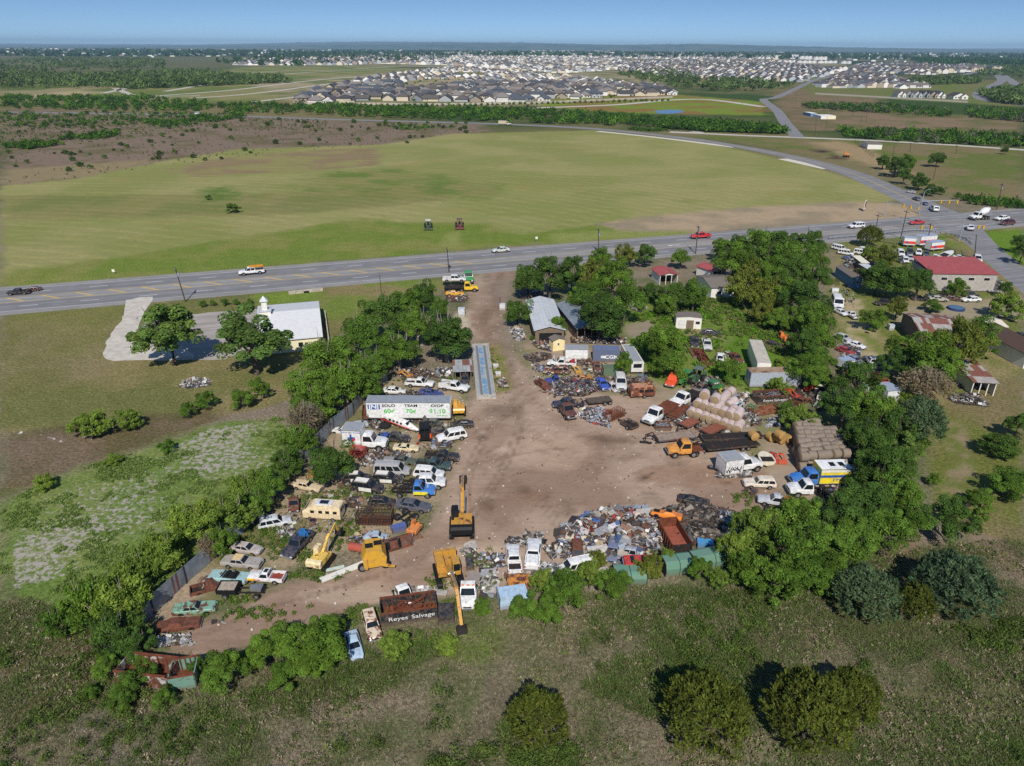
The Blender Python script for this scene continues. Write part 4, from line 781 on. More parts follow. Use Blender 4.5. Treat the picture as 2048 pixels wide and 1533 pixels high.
def building(name, label, cat, cor, eave, rise, ridge='x', wall=None, roof=None, wins=(), over=.35, openfront=False, doors=(), fascia=None):
    """four photo points of the eave (near left, near right, far right, far left); walls stand under it"""
    c = [V(a, b, eave) for a, b in cor]; o = (c[0] + c[1] + c[2] + c[3]) / 4
    ux = (c[1] - c[0] + c[2] - c[3]); ang = math.atan2(ux.y, ux.x); ux.normalize(); uy = Vector((-ux.y, ux.x, 0))
    W = ((c[1] - c[0]).length + (c[2] - c[3]).length) / 2; D = ((c[3] - c[0]).dot(uy) + (c[2] - c[1]).dot(uy)) / 2
    t = thing(name, label, cat, (o.x, o.y, 0), ang); w, d = W / 2 - over, D / 2 - over
    mb = MB()
    if openfront:
        mb.box((0, d, eave / 2), (2 * w, .12, eave)); mb.box((-w, 0, eave / 2), (.12, 2 * d, eave)); mb.box((w, 0, eave / 2), (.12, 2 * d, eave))
        for k in range(4): mb.box((-w + k * 2 * w / 3, -d, eave / 2), (.15, .15, eave))
    else: mb.box((0, 0, eave / 2), (2 * w, 2 * d, eave))
    if ridge == 'x' and rise:
        for s in (-1, 1): mb._add([(s * w, -d, eave), (s * w, d, eave), (s * w, 0, eave + rise * d / (d + over))], [(0, 1, 2)])
    elif ridge == 'y' and rise:
        for s in (-1, 1): mb._add([(-w, s * d, eave), (w, s * d, eave), (0, s * d, eave + rise * w / (w + over))], [(0, 1, 2)])
    mb.obj('wall', wall or M_white_w, t)
    rb = MB(); e = eave + .02; th = .1; X, Y = W / 2, D / 2
    def slab(p):
        p = [Vector(q) for q in p]; up = Vector((0, 0, th)); n = len(p)
        rb._add(p + [q + up for q in p], [tuple(range(n))[::-1], tuple(range(n, 2 * n))] + [(i, (i + 1) % n, (i + 1) % n + n, i + n) for i in range(n)])
    if ridge == 'x': slab([(-X, -Y, e), (X, -Y, e), (X, 0, e + rise), (-X, 0, e + rise)]); slab([(-X, 0, e + rise), (X, 0, e + rise), (X, Y, e), (-X, Y, e)])
    elif ridge == 'y': slab([(-X, -Y, e), (0, -Y, e + rise), (0, Y, e + rise), (-X, Y, e)]); slab([(0, -Y, e + rise), (X, -Y, e), (X, Y, e), (0, Y, e + rise)])
    elif ridge == 'mono': slab([(-X, -Y, e), (X, -Y, e), (X, Y, e + rise), (-X, Y, e + rise)])
    elif ridge == 'hip':
        h = X - Y * .8
        slab([(-X, -Y, e), (X, -Y, e), (h, 0, e + rise), (-h, 0, e + rise)]); slab([(X, Y, e), (-X, Y, e), (-h, 0, e + rise), (h, 0, e + rise)]); slab([(X, -Y, e), (X, Y, e), (h, 0, e + rise)]); slab([(-X, Y, e), (-X, -Y, e), (-h, 0, e + rise)])
    rb.obj('roof', roof or M_tinroof, t)
    for (x, z, ww, hh) in wins:
        f = MB().box((x * w, -d - .03, z), (ww + .16, .06, hh + .16)).obj('window', M_white_w, t)
        MB().box((x * w, -d - .05, z), (ww, .06, hh)).obj('pane', M_glass, f)
    for (x, ww, hh, mt) in doors: MB().box((x * w, -d - .04, hh / 2), (ww, .08, hh)).obj('door', mt, t)
    return t, W, D, ux, uy
# ---- church
a, b = px('L', 1490, 838), px('L', 1890, 862); r0, r1 = px('L', 1640, 688), px('L', 1890, 694)
pa, pb = V(*a, 2.8), V(*b, 2.8); rr = (V(*r1, 5.0) - pb); uy = Vector((pb.x, pb.y, 0)).normalized(); ux = Vector((uy.y, -uy.x, 0)); half = rr.dot(uy); W = (pb - pa).dot(ux)
ch = thing('church', "small white church with blue-grey tin roof and little square steeple", 'church', (pb - ux * W / 2 + uy * half)[:2] + (0,), math.atan2(ux.y, ux.x))
mb = MB(); w, d = W / 2 - .4, half - .4; mb.box((0, 0, 1.4), (2 * w, 2 * d, 2.8)); mb._add([(w, -d, 2.8), (w, d, 2.8), (w, 0, 4.8)], [(0, 1, 2)]); mb.obj('wall', M_cream_w, ch)
rb = MB(); X, Y, e, rz = W / 2, half, 2.82, 2.2; hx = -X + 1.9
def slabs(rb, p, th=.12):
    p = [Vector(q) for q in p]; n = len(p); up = Vector((0, 0, th)); rb._add(p + [q + up for q in p], [tuple(range(n))[::-1], tuple(range(n, 2 * n))] + [(i, (i + 1) % n, (i + 1) % n + n, i + n) for i in range(n)])
slabs(rb, [(-X, -Y, e), (X, -Y, e), (X, 0, e + rz), (hx, 0, e + rz)]); slabs(rb, [(X, Y, e), (-X, Y, e), (hx, 0, e + rz), (X, 0, e + rz)]); slabs(rb, [(-X, Y, e), (-X, -Y, e), (hx, 0, e + rz)]); rb.obj('roof', plain('white_roof', lin(212, 212, 212), .6, .1), ch)
sp = MB().box((hx + .4, 0, e + rz + .2), (2.3, 2.3, 1.1)).box((hx + .4, 0, e + rz + 1.7), (1.1, 1.1, 2.2)).obj('steeple', M_white_w, ch)
cp = MB(); cp._add([(hx + .4 + x * .85, y * .85, e + rz + 2.8) for x, y in ((-1, -1), (1, -1), (1, 1), (-1, 1))] + [(hx + .4, 0, e + rz + 3.9)], [(0, 1, 4), (1, 2, 4), (2, 3, 4), (3, 0, 4), (3, 2, 1, 0)]); cp.box((hx + .4, 0, e + rz + .8), (2.7, 2.7, .12)); cp.obj('steeple_roof', M_tinroof, sp)
for x in (-.1, .35): MB().box((x * w, -d - .04, 1.5), (.9, .1, .9)).obj('window', M_glass, ch)
MB().box((w * .62, -d - .04, .45), (.35, .1, .5)).obj('vent', M_darkin, ch); MB().box((w + 1.5, -1, .5), (.25, 2 * d, 1.0)).obj('ramp_wall', M_conc_w, ch); MB().box((-w - .04, 0, 1.1), (.1, 1.6, 2.2)).obj('door', M_wood, ch)
# ---- the yard's workshop and sheds
building('workshop', "low workshop with blue-grey metal roof beside the driveway", 'workshop', [px('M', 1095, 830), px('M', 1325, 822), px('M', 1250, 645), px('M', 1120, 645)], 3.0, .9, 'y', M_wood, M_tinroof, doors=((-.3, 2.6, 2.4, M_darkin), (.45, 2.4, 2.4, M_darkin)))
building('open_shed', "dark grey roofed open shed joined to the workshop under the big tree", 'shed', [px('M', 1372, 815), px('M', 1520, 815), px('M', 1400, 655), px('M', 1275, 672)], 2.8, .7, 'y', M_wood, M_greyroof, openfront=True)
building('garden_shed', "small cream shed with grey roof beside the white container", 'shed', [px('C', 730, 232), px('C', 866, 206), px('C', 842, 168), px('C', 715, 178)], 2.2, .5, 'y', plain("cream_boards", lin(242, 222, 168), .8, .1), M_shing2, wins=((-.1, 1.5, .35, .4),), over=.15)
building('lean_to', "grey corrugated lean-to roof beside the weighbridge", 'lean-to', [px('A', 1775, 130), px('A', 1975, 120), px('A', 1960, 15), px('A', 1765, 20)], 2.0, .3, 'mono', M_wood, panelled("faded_tin", lin(170, 176, 180), lin(140, 140, 136), .7, 0, .7, .15), openfront=True)
building('portable_building', "long white portable cabin with a grey roof in the overgrown plot", 'cabin', [px('N', 8, 752), px('N', 162, 748), px('N', 158, 728), px('N', 10, 714)], 2.6, .25, 'y', M_white_w, M_shing2, wins=((.7, 1.5, .9, .6),), doors=((-.55, 1.4, 2.0, plain("pale_door", lin(214, 212, 208))), (.1, 1.6, 2.0, M_wood)), over=.1)
building('bungalow', "grey-shingled house half hidden in the trees of the overgrown plot", 'house', [px('N', 185, 590), px('N', 335, 560), px('N', 330, 505), px('N', 165, 490)], 2.8, 1.0, 'x', M_white_w, M_shing2, wins=((-.4, 1.4, 1, .8), (.4, 1.4, 1, .8)))
building('carport', "red-roofed carport beside the grey-shingled house", 'carport', [px('N', 205, 488), px('N', 302, 470), px('N', 222, 430), px('N', 148, 442)], 2.6, .7, 'y', M_white_w, M_redroof, openfront=True)
building('carport', "red-roofed carport among trees nearer the workshop", 'carport', [px('M', 1868, 505), px('M', 1952, 500), px('M', 1962, 455), px('M', 1820, 460)], 2.6, .7, 'y', M_white_w, M_redroof, openfront=True)
building('garden_shed', "small brown-roofed shed among trees behind the portable cabin", 'shed', [px('M', 1845, 650), px('M', 1900, 648), px('M', 1890, 620), px('M', 1848, 622)], 2.2, .5, 'y', M_wood, M_shing2)
building('garage_building', "long grey block building with a red metal roof near the crossroads", 'building', [px('N', 1488, 493), px('N', 1868, 496), px('N', 1792, 424), px('N', 1408, 416)], 4.6, 1.3, 'mono', M_block, M_redroof, wins=((-.62, 3.3, 1.5, .7), (-.2, 3.3, 1.5, .7), (.22, 3.3, 1.5, .7), (.7, 3.3, 1.5, .7)), over=.3)
building('barn', "old barn with rust-striped grey tin roof behind the broad trees", 'barn', [px('G', 800, 832), px('G', 1090, 800), px('G', 1085, 705), px('G', 735, 640)], 3.4, 1.2, 'x', M_wood, M_rustroof)
building('shed', "small shed with checkered rusty tin roof above the woodpile", 'shed', [px('G', 1140, 1175), px('G', 1350, 1187), px('G', 1298, 1035), px('G', 1120, 1028)], 2.6, .5, 'mono', M_white_w, M_rustroof, openfront=True)
building('house', "white house with dark brown roof at the right frame edge", 'house', [px('G', 1425, 992), px('G', 1660, 968), px('G', 1640, 780), px('G', 1440, 775)], 3.0, 1.6, 'y', M_white_w, M_shing, wins=((-.2, 1.6, 1.0, .9), (.4, 1.6, 1.0, .9)))
building('shed', "pale cream-roofed shed behind the broad trees", 'shed', [px('G', 1330, 765), px('G', 1452, 768), px('G', 1395, 692), px('G', 1240, 690)], 2.8, .5, 'x', M_wood, plain("cream_roof", lin(214, 204, 186), .8, .1))
building('shed', "blue-walled shed with brown roof beside the tree belt", 'shed', [px('G', 256, 408), px('G', 325, 402), px('G', 330, 318), px('G', 255, 312)], 2.6, .6, 'y', M_blue_w, M_shing2, wins=((0, 1.7, .6, .5),), over=.15)
building('carport', "grey metal lean-to roof on posts behind the blue shed", 'carport', [px('G', 432, 362), px('G', 496, 358), px('G', 470, 300), px('G', 400, 300)], 2.4, .3, 'mono', M_wood, M_tinroof, openfront=True)
building('carport', "cream awning roof beside the white vans", 'carport', [px('G', 350, 288), px('G', 414, 286), px('G', 405, 240), px('G', 345, 236)], 2.4, .2, 'mono', M_wood, plain("cream_awning", lin(222, 216, 196), .7, .1), openfront=True)
building('site_cabin', "white site cabin beside the lane far beyond the crossroads", 'cabin', [px('S', 1115, 668), px('S', 1205, 672), px('S', 1200, 655), px('S', 1115, 655)], 3, .4, 'x', M_white_w, M_shing2, over=.3)
for l, x0, x1, y0, mt in (("pale shipping cabin in the brown field beyond the lane, right one", 875, 925, 505, M_cream_w), ("white shipping cabin in the brown field beyond the lane", 838, 874, 505, M_white_w), ("blue shipping cabin in the brown field beyond the lane", 778, 815, 490, M_blue_w)):
    building('site_cabin', l, 'cabin', [px('S', x0, y0), px('S', x1, y0), px('S', x1, y0 - 9), px('S', x0, y0 - 9)], 2.6, .15, 'x', mt, M_white_w, over=.05)
# ---- the weighbridge: concrete deck with worn blue paint
m = Mat("worn_blue_paint", .8, .2); p = m.objc(); sx = m.n("SeparateXYZ"); m.set(sx.inputs[0], p)
cen = m.ramp(m.math('ABSOLUTE', sx.outputs[0]), .5, .3); lane_ = m.ramp(m.math('ABSOLUTE', m.math('SUBTRACT', m.math('ABSOLUTE', sx.outputs[0]), .78)), .14, .34)
wear = m.ramp(m.noise(.9, 6, p, .7), .42, .6); b = m.mix(wear, m.mix(cen, lin(146, 160, 170), lin(84, 140, 180)), lin(164, 168, 168)); b = m.mix(m.math('SUBTRACT', 1, lane_), b, lin(124, 116, 112)); m.color(b); M_wb = m.m
cw = [V(*q, .3) for q in ((957, 797), (989, 795), (974, 687), (946, 687))]; o = sum(cw, Vector()) / 4; ax = ((cw[2] + cw[3]) - (cw[0] + cw[1])); LWB = ax.length / 2; WWB = ((cw[1] - cw[0]).length + (cw[2] - cw[3]).length) / 2
wb = thing('weighbridge', "long vehicle weighbridge with worn blue paint beside the driveway", 'weighbridge', (o.x, o.y, 0), math.atan2(ax.y, ax.x) - math.pi / 2)
MB().box((0, 0, .13), (WWB + .6, LWB, .26)).obj('base', M_conc_w, wb); mb = MB()
for k in range(5): mb.box((0, -LWB * .36 + k * LWB * .18, .3), (WWB, LWB * .178, .08))
mb.obj('deck', M_wb, wb); [MB().box((s * (WWB / 2 + .1), 0, .4), (.15, LWB * .9, .28)).obj('side_rail', M_conc_w, wb) for s in (-1, 1)]
# ---- fence of corrugated sheets along the left
M_corr = panelled("corrugated_sheet", lin(150, 158, 166), lin(110, 116, 122), .32, 0, .5, .06)
FENCE = [(212, 1322), (308, 1228), (372, 1168), (452, 1098), (515, 1040), (572, 958), (608, 925), (668, 862), (706, 832), (738, 788), (775, 762)]
fe = thing('corrugated_fence', "tall grey corrugated metal fence along the yard's left side", 'fence', V(452, 1098)); base = V(452, 1098)
for i in range(len(FENCE) - 1):
    a_, b_ = V(*FENCE[i]), V(*FENCE[i + 1]); n = max(1, round((b_ - a_).length / 5))
    for k in range(n):
        p0, p1 = a_.lerp(b_, k / n), a_.lerp(b_, (k + 1) / n); mid = (p0 + p1) / 2; L_ = (p1 - p0).length; ang = math.atan2(p1.y - p0.y, p1.x - p0.x)
        MB().box((0, 0, 1.25), (L_ - .08, .04, 2.4)).obj('panel', M_corr, fe, mid - base, (0, R(random.uniform(-1, 1)), ang))
        MB().box((0, 0, 1.3), (.1, .1, 2.6)).obj('post', M_pole, fe, p0 - base + Vector((math.sin(ang), -math.cos(ang), 0)) * .1)
# ---- poles, signals, signs
def z_at(g, qx, qy):
    d = _CM @ np.array([(qx - CX) / FPX, -(qy - CY) / FPX, -1.0]); return CAM_H + d[2] * (g.y / d[1])
def pole(label, b, t, arms=1, gear=True, name='utility_pole', r=.16):
    g = V(*b); h = z_at(g, *t); d = _CM @ np.array([(t[0] - CX) / FPX, -(t[1] - CY) / FPX, -1.0]); xt = d[0] * (g.y / d[1]) - g.x
    h = max(3, min(h, 15)); th = thing(name, label, 'utility pole', g); MB().tube([(0, 0, 0), (xt * .5, 0, h * .5), (xt, 0, h)], [r, r * .85, r * .65], 8).obj('shaft', M_pole, th)
    for k in range(arms): MB().box((xt * .97, 0, h - .5 - k * .9), (.14, 2.3, .14), rz=ROADANG).obj('crossarm', M_pole, th)
    if arms:
        mb = MB(); [mb.cyl((xt * .97 + s * -math.sin(ROADANG), s * math.cos(ROADANG), h - .42), (xt * .97 + s * -math.sin(ROADANG), s * math.cos(ROADANG), h - .15), .06, n=6) for s in (-1, -.35, .35, 1)]; mb.obj('insulator', M_galv, th)
    if gear: MB().cyl((xt * .9 + .35, 0, h - 2.2), (xt * .9 + .35, 0, h - 1.2), .25, n=10).obj('transformer', M_galv, th)
    return th
pole("tall wooden utility pole by the pale church drive", (371, 604), (350, 535)); pole("wooden utility pole behind the yellow tow truck", (898, 545), (894, 495)); pole("wooden utility pole at the highway edge above the workshop trees", (1197, 507), (1197, 457))
pole("wooden utility pole standing in front of the red pickup on the highway", (1391, 508), (1397, 452)); pole("dark slender pole above the guardrail cedar", (1751, 464), (1757, 429), 1, False); pole("leaning dark pole right of the guardrail cedar", (1801, 478), (1814, 421), 1, False)
pole("dark pole behind the rental trucks", (1853, 494), (1862, 447), 1, False); pole("bare dark pole beside the crossing road", (1949, 520), (1953, 470), 0, False); pole("utility pole in the grass beyond the crossroads at right edge", (1993, 420), (2005, 367)); pole("thin bare pole on the verge right of the church", (764, 598), (759, 550), 0, False, r=.1)
pole("short post beside the driveway bend", (1000, 618), (1000, 600), 0, False, r=.12); pole("thin pole beside the white portable cabin", (1354, 650), (1352, 604), 0, False, r=.1); pole("thin pole on the smallholding lane near the round shrub", (1973, 633), (1982, 602), 0, False, r=.12)
SP = [(1515, 880, 1538, 785), (1280, 740, 1290, 680), (1380, 715, 1386, 660), (1650, 725, 1656, 675), (1140, 680, 1142, 622), (1125, 545, 1130, 480), (1095, 545, 1098, 500), (1045, 505, 1052, 450), (960, 600, 962, 550), (890, 585, 897, 535), (845, 630, 850, 590), (825, 622, 833, 530), (5, 590, 8, 505), (398, 440, 402, 400), (710, 405, 715, 370)]
for i, (a0, b0, a1, b1) in enumerate(SP): pole("thin power pole in the fields beyond the crossroads, %s from the crossroads" % ORD[i], px('S', a0, b0), px('S', a1, b1), 1, False)
def mast(label, b, t, arms, lum=None):
    g = V(*b); h = min(10, z_at(g, *t)); th = thing('traffic_signal', label, 'traffic signal', g); MB().tube([(0, 0, 0), (0, 0, h)], [.2, .12], 8).obj('mast', M_galv, th)
    for (ex, ey, n, za) in arms:
        z = h * za; e = V(ex, ey, z) - g; a = MB().tube([(0, 0, z - .3), (e.x * .5, e.y * .5, z + .1), (e.x, e.y, z + .15)], [.14, .11, .07], 8).obj('signal_arm', M_galv, th)
        for k in range(n):
            f = .96 - k * .22; hd_ = MB().box((e.x * f, e.y * f, z - .35), (.5, .35, 1.2)).obj('signal_head', M_yellow, th); mb = MB(); [mb.cyl((e.x * f, e.y * f + .17, z - .35 + q), (e.x * f, e.y * f + .22, z - .35 + q), .13, n=8) for q in (-.36, 0, .36)]; mb.obj('lens', M_black, hd_)
    if lum: e = V(*lum, h) - g; MB().tube([(0, 0, h), (e.x * .5, e.y * .5, h + .4), (e.x, e.y, h + .4)], .07, 6).box((e.x, e.y, h + .35), (.8, .4, .18)).obj('street_light_arm', M_galv, th)
mast("traffic signal mast by the dirt strip, arm over the highway", px('N', 1230, 150), px('N', 1242, 66), [(*px('N', 1440, 104), 3, .96)]); mast("tall signal mast with street light at the crossroads' far corner", px('N', 1434, 142), px('N', 1456, 14), [(*px('N', 1668, 66), 3, .62)], px('N', 1492, 2)); mast("signal mast on the crossroads' near corner", px('N', 1666, 300), px('N', 1695, 150), [(*px('N', 1818, 212), 2, .62), (*px('N', 1442, 214), 2, .66)])
gl = [px('N', *q) for q in ((905, 290), (1000, 281), (1100, 272), (1210, 262), (1320, 250), (1400, 243), (1460, 243), (1530, 250), (1620, 268), (1690, 292), (1738, 322))]; gp = [V(*q) for q in gl]
gr = thing('guardrail', "grey steel guardrail along the highway's near edge by the crossroads", 'guardrail', gp[0]); sp_ = spline(gp, 6)
for i in range(len(sp_) - 1): MB().bar(sp_[i] - gp[0] + Vector((0, 0, .62)), sp_[i + 1] - gp[0] + Vector((0, 0, .62)), .08, .34).obj('rail', M_galv, gr)
for i in range(0, len(sp_), 2): MB().box(sp_[i] - gp[0] + Vector((0, .12, .38)), (.16, .16, .76)).obj('post', M_pole, gr)
pf = [V(*px('G', *q)) for q in ((520, 128), (640, 148), (760, 160), (900, 168), (1010, 195), (1090, 222), (1240, 250))]
wf = thing('picket_fence', "weathered grey stick fence in front of the rental trucks", 'fence', pf[0])
for i in range(len(pf) - 1):
    mb = MB(); n = int((pf[i + 1] - pf[i]).length / .45)
    for k in range(n): q = pf[i].lerp(pf[i + 1], k / n) - pf[0]; mb.box((q.x, q.y, .85), (.3, .08, random.uniform(1.4, 1.9)), rz=.5)
    mb.obj('picket_panel', M_wood, wf)
f2 = thing('chain_fence', "dark post and wire fence below the lane beyond the crossroads", 'fence', V(*px('S', 1060, 660))); q0 = V(*px('S', 1060, 660)); q1 = V(*px('S', 1165, 745))
for k in range(9): MB().box(q0.lerp(q1, k / 8) - q0 + Vector((0, 0, .9)), (.14, .14, 1.8)).obj('post', M_pole, f2)
for z in (.5, 1.1, 1.7): MB().bar(Vector((0, 0, z)), q1 - q0 + Vector((0, 0, z)), .05).obj('wire', M_pole, f2)
g = V(*px('N', 1112, 124)); sg = thing('billboard', "brown and white roadside board on the dirt strip", 'sign', g, R(55)); MB().box((0, 0, 2.4), (2.8, .15, 3.4)).obj('board', M_white_w, sg); MB().box((0, -.1, 2.5), (2.3, .06, 2.4)).obj('poster', plain("poster_brown", lin(120, 70, 52)), sg); [MB().box((s, 0, .5), (.15, .15, 1)).obj('post', M_wood, sg) for s in (-1, 1)]
for l, q, h, mt in (("small white marker sign on the highway's far verge", (1073, 484), 1.6, M_white_w), ("yellow diamond warning sign past the crossroads", (1872, 390), 2.6, M_yellow), ("thin white marker post on the far verge, left", (228, 548), 1.2, M_white_w)):
    t = thing('road_sign', l, 'sign', V(*q)); MB().box((0, 0, h / 2), (.07, .07, h)).obj('post', M_galv, t); MB().box((0, -.06, h - .3), (.75, .04, .75), m=Matrix.Rotation(R(45) if 'diamond' in l else 0, 3, 'Y')).obj('sign_plate', mt, t)
g = V(*px('L', 1690, 612)); cu = thing('culvert', "grey concrete culvert head in the verge behind the church", 'culvert', g); e = V(*px('L', 1890, 590)) - g; MB().bar((0, 0, .3), e + Vector((0, 0, .3)), .6, .9).obj('head_wall', M_conc_w, cu); MB().bar(e * .45 + Vector((0, -.4, .25)), e * .6 + Vector((0, -.4, .25)), .4, .5).obj('pipe_mouth', M_darkin, cu)
# ================================================================ THE HOUSING ESTATE
def oc_mat(name, f):
    m = Mat(name, .85, .2); oi = m.n("ObjectInfo"); f(m, oi); return m.m
M_hwall = oc_mat("house_wall", lambda m, oi: m.color(m.mix(m.ramp(m.noise(.6, 3, m.objc()), .3, .7, 0, .3), oi.outputs["Color"], m.mix(1, oi.outputs["Color"], (.8, .8, .8), 'MULTIPLY'))))
def _roofc(m, oi):
    r = m.n("ValToRGB"); cs = [lin(92, 86, 82), lin(72, 70, 72), lin(110, 102, 96), lin(80, 84, 92), lin(128, 120, 114)]
    while len(r.color_ramp.elements) < 5: r.color_ramp.elements.new(.5)
    for i, c in enumerate(cs): r.color_ramp.elements[i].position = i / 5; r.color_ramp.elements[i].color = (*c, 1)
    r.color_ramp.interpolation = 'CONSTANT'; m.set(r.inputs[0], oi.outputs["Random"]); m.color(r.outputs[0])
M_hroof = oc_mat("house_roof", _roofc)
def house_parts(v):
    rg = random.Random(v); w, d, h = rg.uniform(12, 15), rg.uniform(13, 17), rg.choice([2.7, 2.7, 2.8, 5.0]); e = h
    A = MB().box((0, 0, h / 2), (w, d, h)); B_ = MB(); X, Y, rz = w / 2 + .9, d / 2 + .9, 3.4 + .6 * (v % 3)
    if v % 2 == 0:
        hx = max(.4, Y - X * .9)
        pts = [(-X, -Y, e), (X, -Y, e), (X, Y, e), (-X, Y, e), (0, -hx, e + rz), (0, hx, e + rz)]; B_._add(pts, [(0, 1, 4), (1, 2, 5, 4), (2, 3, 5), (3, 0, 4, 5), (3, 2, 1, 0)])
    else:
        pts = [(-X, -Y, e), (X, -Y, e), (X, Y, e), (-X, Y, e), (0, -Y, e + rz), (0, Y, e + rz)]; B_._add(pts, [(1, 2, 5, 4), (3, 0, 4, 5)]); A._add([(-w / 2, -d / 2, h), (w / 2, -d / 2, h), (0, -d / 2, h + rz * .93)], [(0, 1, 2)]); A._add([(-w / 2, d / 2, h), (w / 2, d / 2, h), (0, d / 2, h + rz * .93)], [(0, 1, 2)])
    s = rg.choice((-1, 1)); gx = s * w * .24; A.box((gx, -d / 2 - 2, 1.45), (w * .48, 4, 2.9)); A._add([(gx - w * .24, -d / 2 - 4.0, 2.9), (gx + w * .24, -d / 2 - 4.0, 2.9), (gx, -d / 2 - 4.0, 4.9)], [(0, 1, 2)])
    g = w * .27; B_._add([(gx - g, -d / 2 - 4.4, 2.8), (gx + g, -d / 2 - 4.4, 2.8), (gx + g, 0, 2.8), (gx - g, 0, 2.8), (gx, -d / 2 - 4.4, 5.0), (gx, 0, 5.0)], [(1, 2, 5, 4), (3, 0, 4, 5)])
    Wn = MB()
    for x in (-s * w * .32, -s * w * .1): Wn.box((x, -d / 2 - .05, 1.5), (1.3, .1, 1.3))
    Wn.box((gx, -d / 2 - 4.05, 1.4), (1.8, .1, 1.2))
    if h > 4: [Wn.box((x, -d / 2 - .05, 4.2), (1.2, .1, 1.2)) for x in (-w * .3, 0, w * .3)]
    return A, B_, Wn
HP = []
for v in range(6):
    A, B_, Wn = house_parts(v); HP.append((A.data('wall', M_hwall), B_.data('roof', M_hroof), Wn.data('window', M_glass)))
    J = MB(); J._add(A.v, A.f); J.cur = 1; J._add(B_.v, B_.f); HP[-1] += (J.data('house', [M_hwall, M_hroof]),)
WALLS = [("white", lin(226, 222, 216)), ("cream", lin(216, 204, 180)), ("pale grey", lin(180, 184, 186)), ("tan stone", lin(166, 152, 136)), ("grey", lin(146, 150, 154)), ("white", lin(236, 232, 228))]
ZONES = [[(600, 206), (605, 190), (690, 168), (800, 148), (900, 136), (1000, 142), (1120, 152), (1240, 166), (1335, 177), (1350, 190), (1250, 195), (1060, 204), (850, 206)],
         [(470, 131), (480, 122), (700, 114), (900, 106), (1080, 102), (1240, 103), (1240, 140), (1120, 147), (900, 131), (760, 128), (680, 131)],
         [(1232, 140), (1240, 124), (1350, 122), (1500, 119), (1620, 134), (1690, 141), (1640, 155), (1600, 165), (1420, 160), (1300, 150)], [(1245, 117), (1250, 107), (1500, 106), (1545, 118), (1350, 119)], [(1630, 172), (1700, 145), (1760, 152), (1850, 172), (1800, 178), (1640, 176)], [(1700, 138), (1730, 128), (1960, 132), (1990, 140), (1860, 150), (1760, 148)]]
HOLES = [[(790, 170), (850, 158), (930, 160), (930, 172), (820, 178)], [(720, 172), (800, 168), (800, 174), (730, 178)], [(900, 146), (960, 144), (980, 152), (920, 156)], [(1000, 104), (1100, 103), (1100, 112), (1010, 112)]]
hz_g = [gpoly(z) for z in HOLES]; lots = []; hr = random.Random(77)
for zi, z in enumerate(ZONES):
    g = gpoly(z); xs = [p[0] for p in g]; ys_ = [p[1] for p in g]; ang = R((-4, -3, 6, 4, 14, 10)[zi]); ca, sa = math.cos(ang), math.sin(ang); cx_, cy_ = sum(xs) / len(xs), sum(ys_) / len(ys_); Rm = max(max(xs) - min(xs), max(ys_) - min(ys_))
    sx_, sy_ = (16.5, 34) if zi != 4 else (9, 30); nx, ny = int(Rm / sx_), int(Rm / sy_)
    uv = np.array([(i * sx_ + (6 if j % 2 else 0), j * sy_ + (4 if j % 2 else -4)) for i in range(-nx, nx + 1) for j in range(-ny, ny + 1)]); q = np.stack([uv[:, 0] * ca - uv[:, 1] * sa + cx_, uv[:, 0] * sa + uv[:, 1] * ca + cy_], 1)
    ok = inpoly(q[:, 0], q[:, 1], g)
    for hg in hz_g: ok &= ~inpoly(q[:, 0], q[:, 1], hg)
    par = np.round(uv[:, 1] / sy_).astype(int) % 2
    lots += [(p[0] + hr.uniform(-1.5, 1.5), p[1] + hr.uniform(-2, 2), ang + math.pi * int(k) + hr.uniform(-.08, .08), zi) for p, k in zip(q[ok], par[ok]) if hr.random() > .14]
lots.sort(key=lambda l: math.hypot(l[0], l[1]))
for i, (x, y, a, zi) in enumerate(lots[:290]):
    v = hr.randrange(6); a += (hr.random() < .3) * 1.57; wn_, wc = hr.choice(WALLS); wv_ = hr.uniform(.75, .98); wc = tuple(q * wv_ for q in wc); kd = 'hip-roofed' if v % 2 == 0 else 'gabled'; wh = 'in the front rows' if i < 110 else 'in the rows behind'
    lb = f"{wn_} {kd} suburban house {wh} of the estate beyond the field"
    if i < 110:
        t = thing('suburban_house', lb, 'house', (x, y, 0), a, 'houses of the estate beyond the field'); c4 = (*wc, 1)
        put('wall', HP[v][0], t, color=c4); put('roof', HP[v][1], t); put('window', HP[v][2], t)
    else: tag(put('suburban_house', HP[v][3], None, (x, y, 0), a, color=(*wc, 1)), lb, 'house', 'houses of the estate beyond the field')
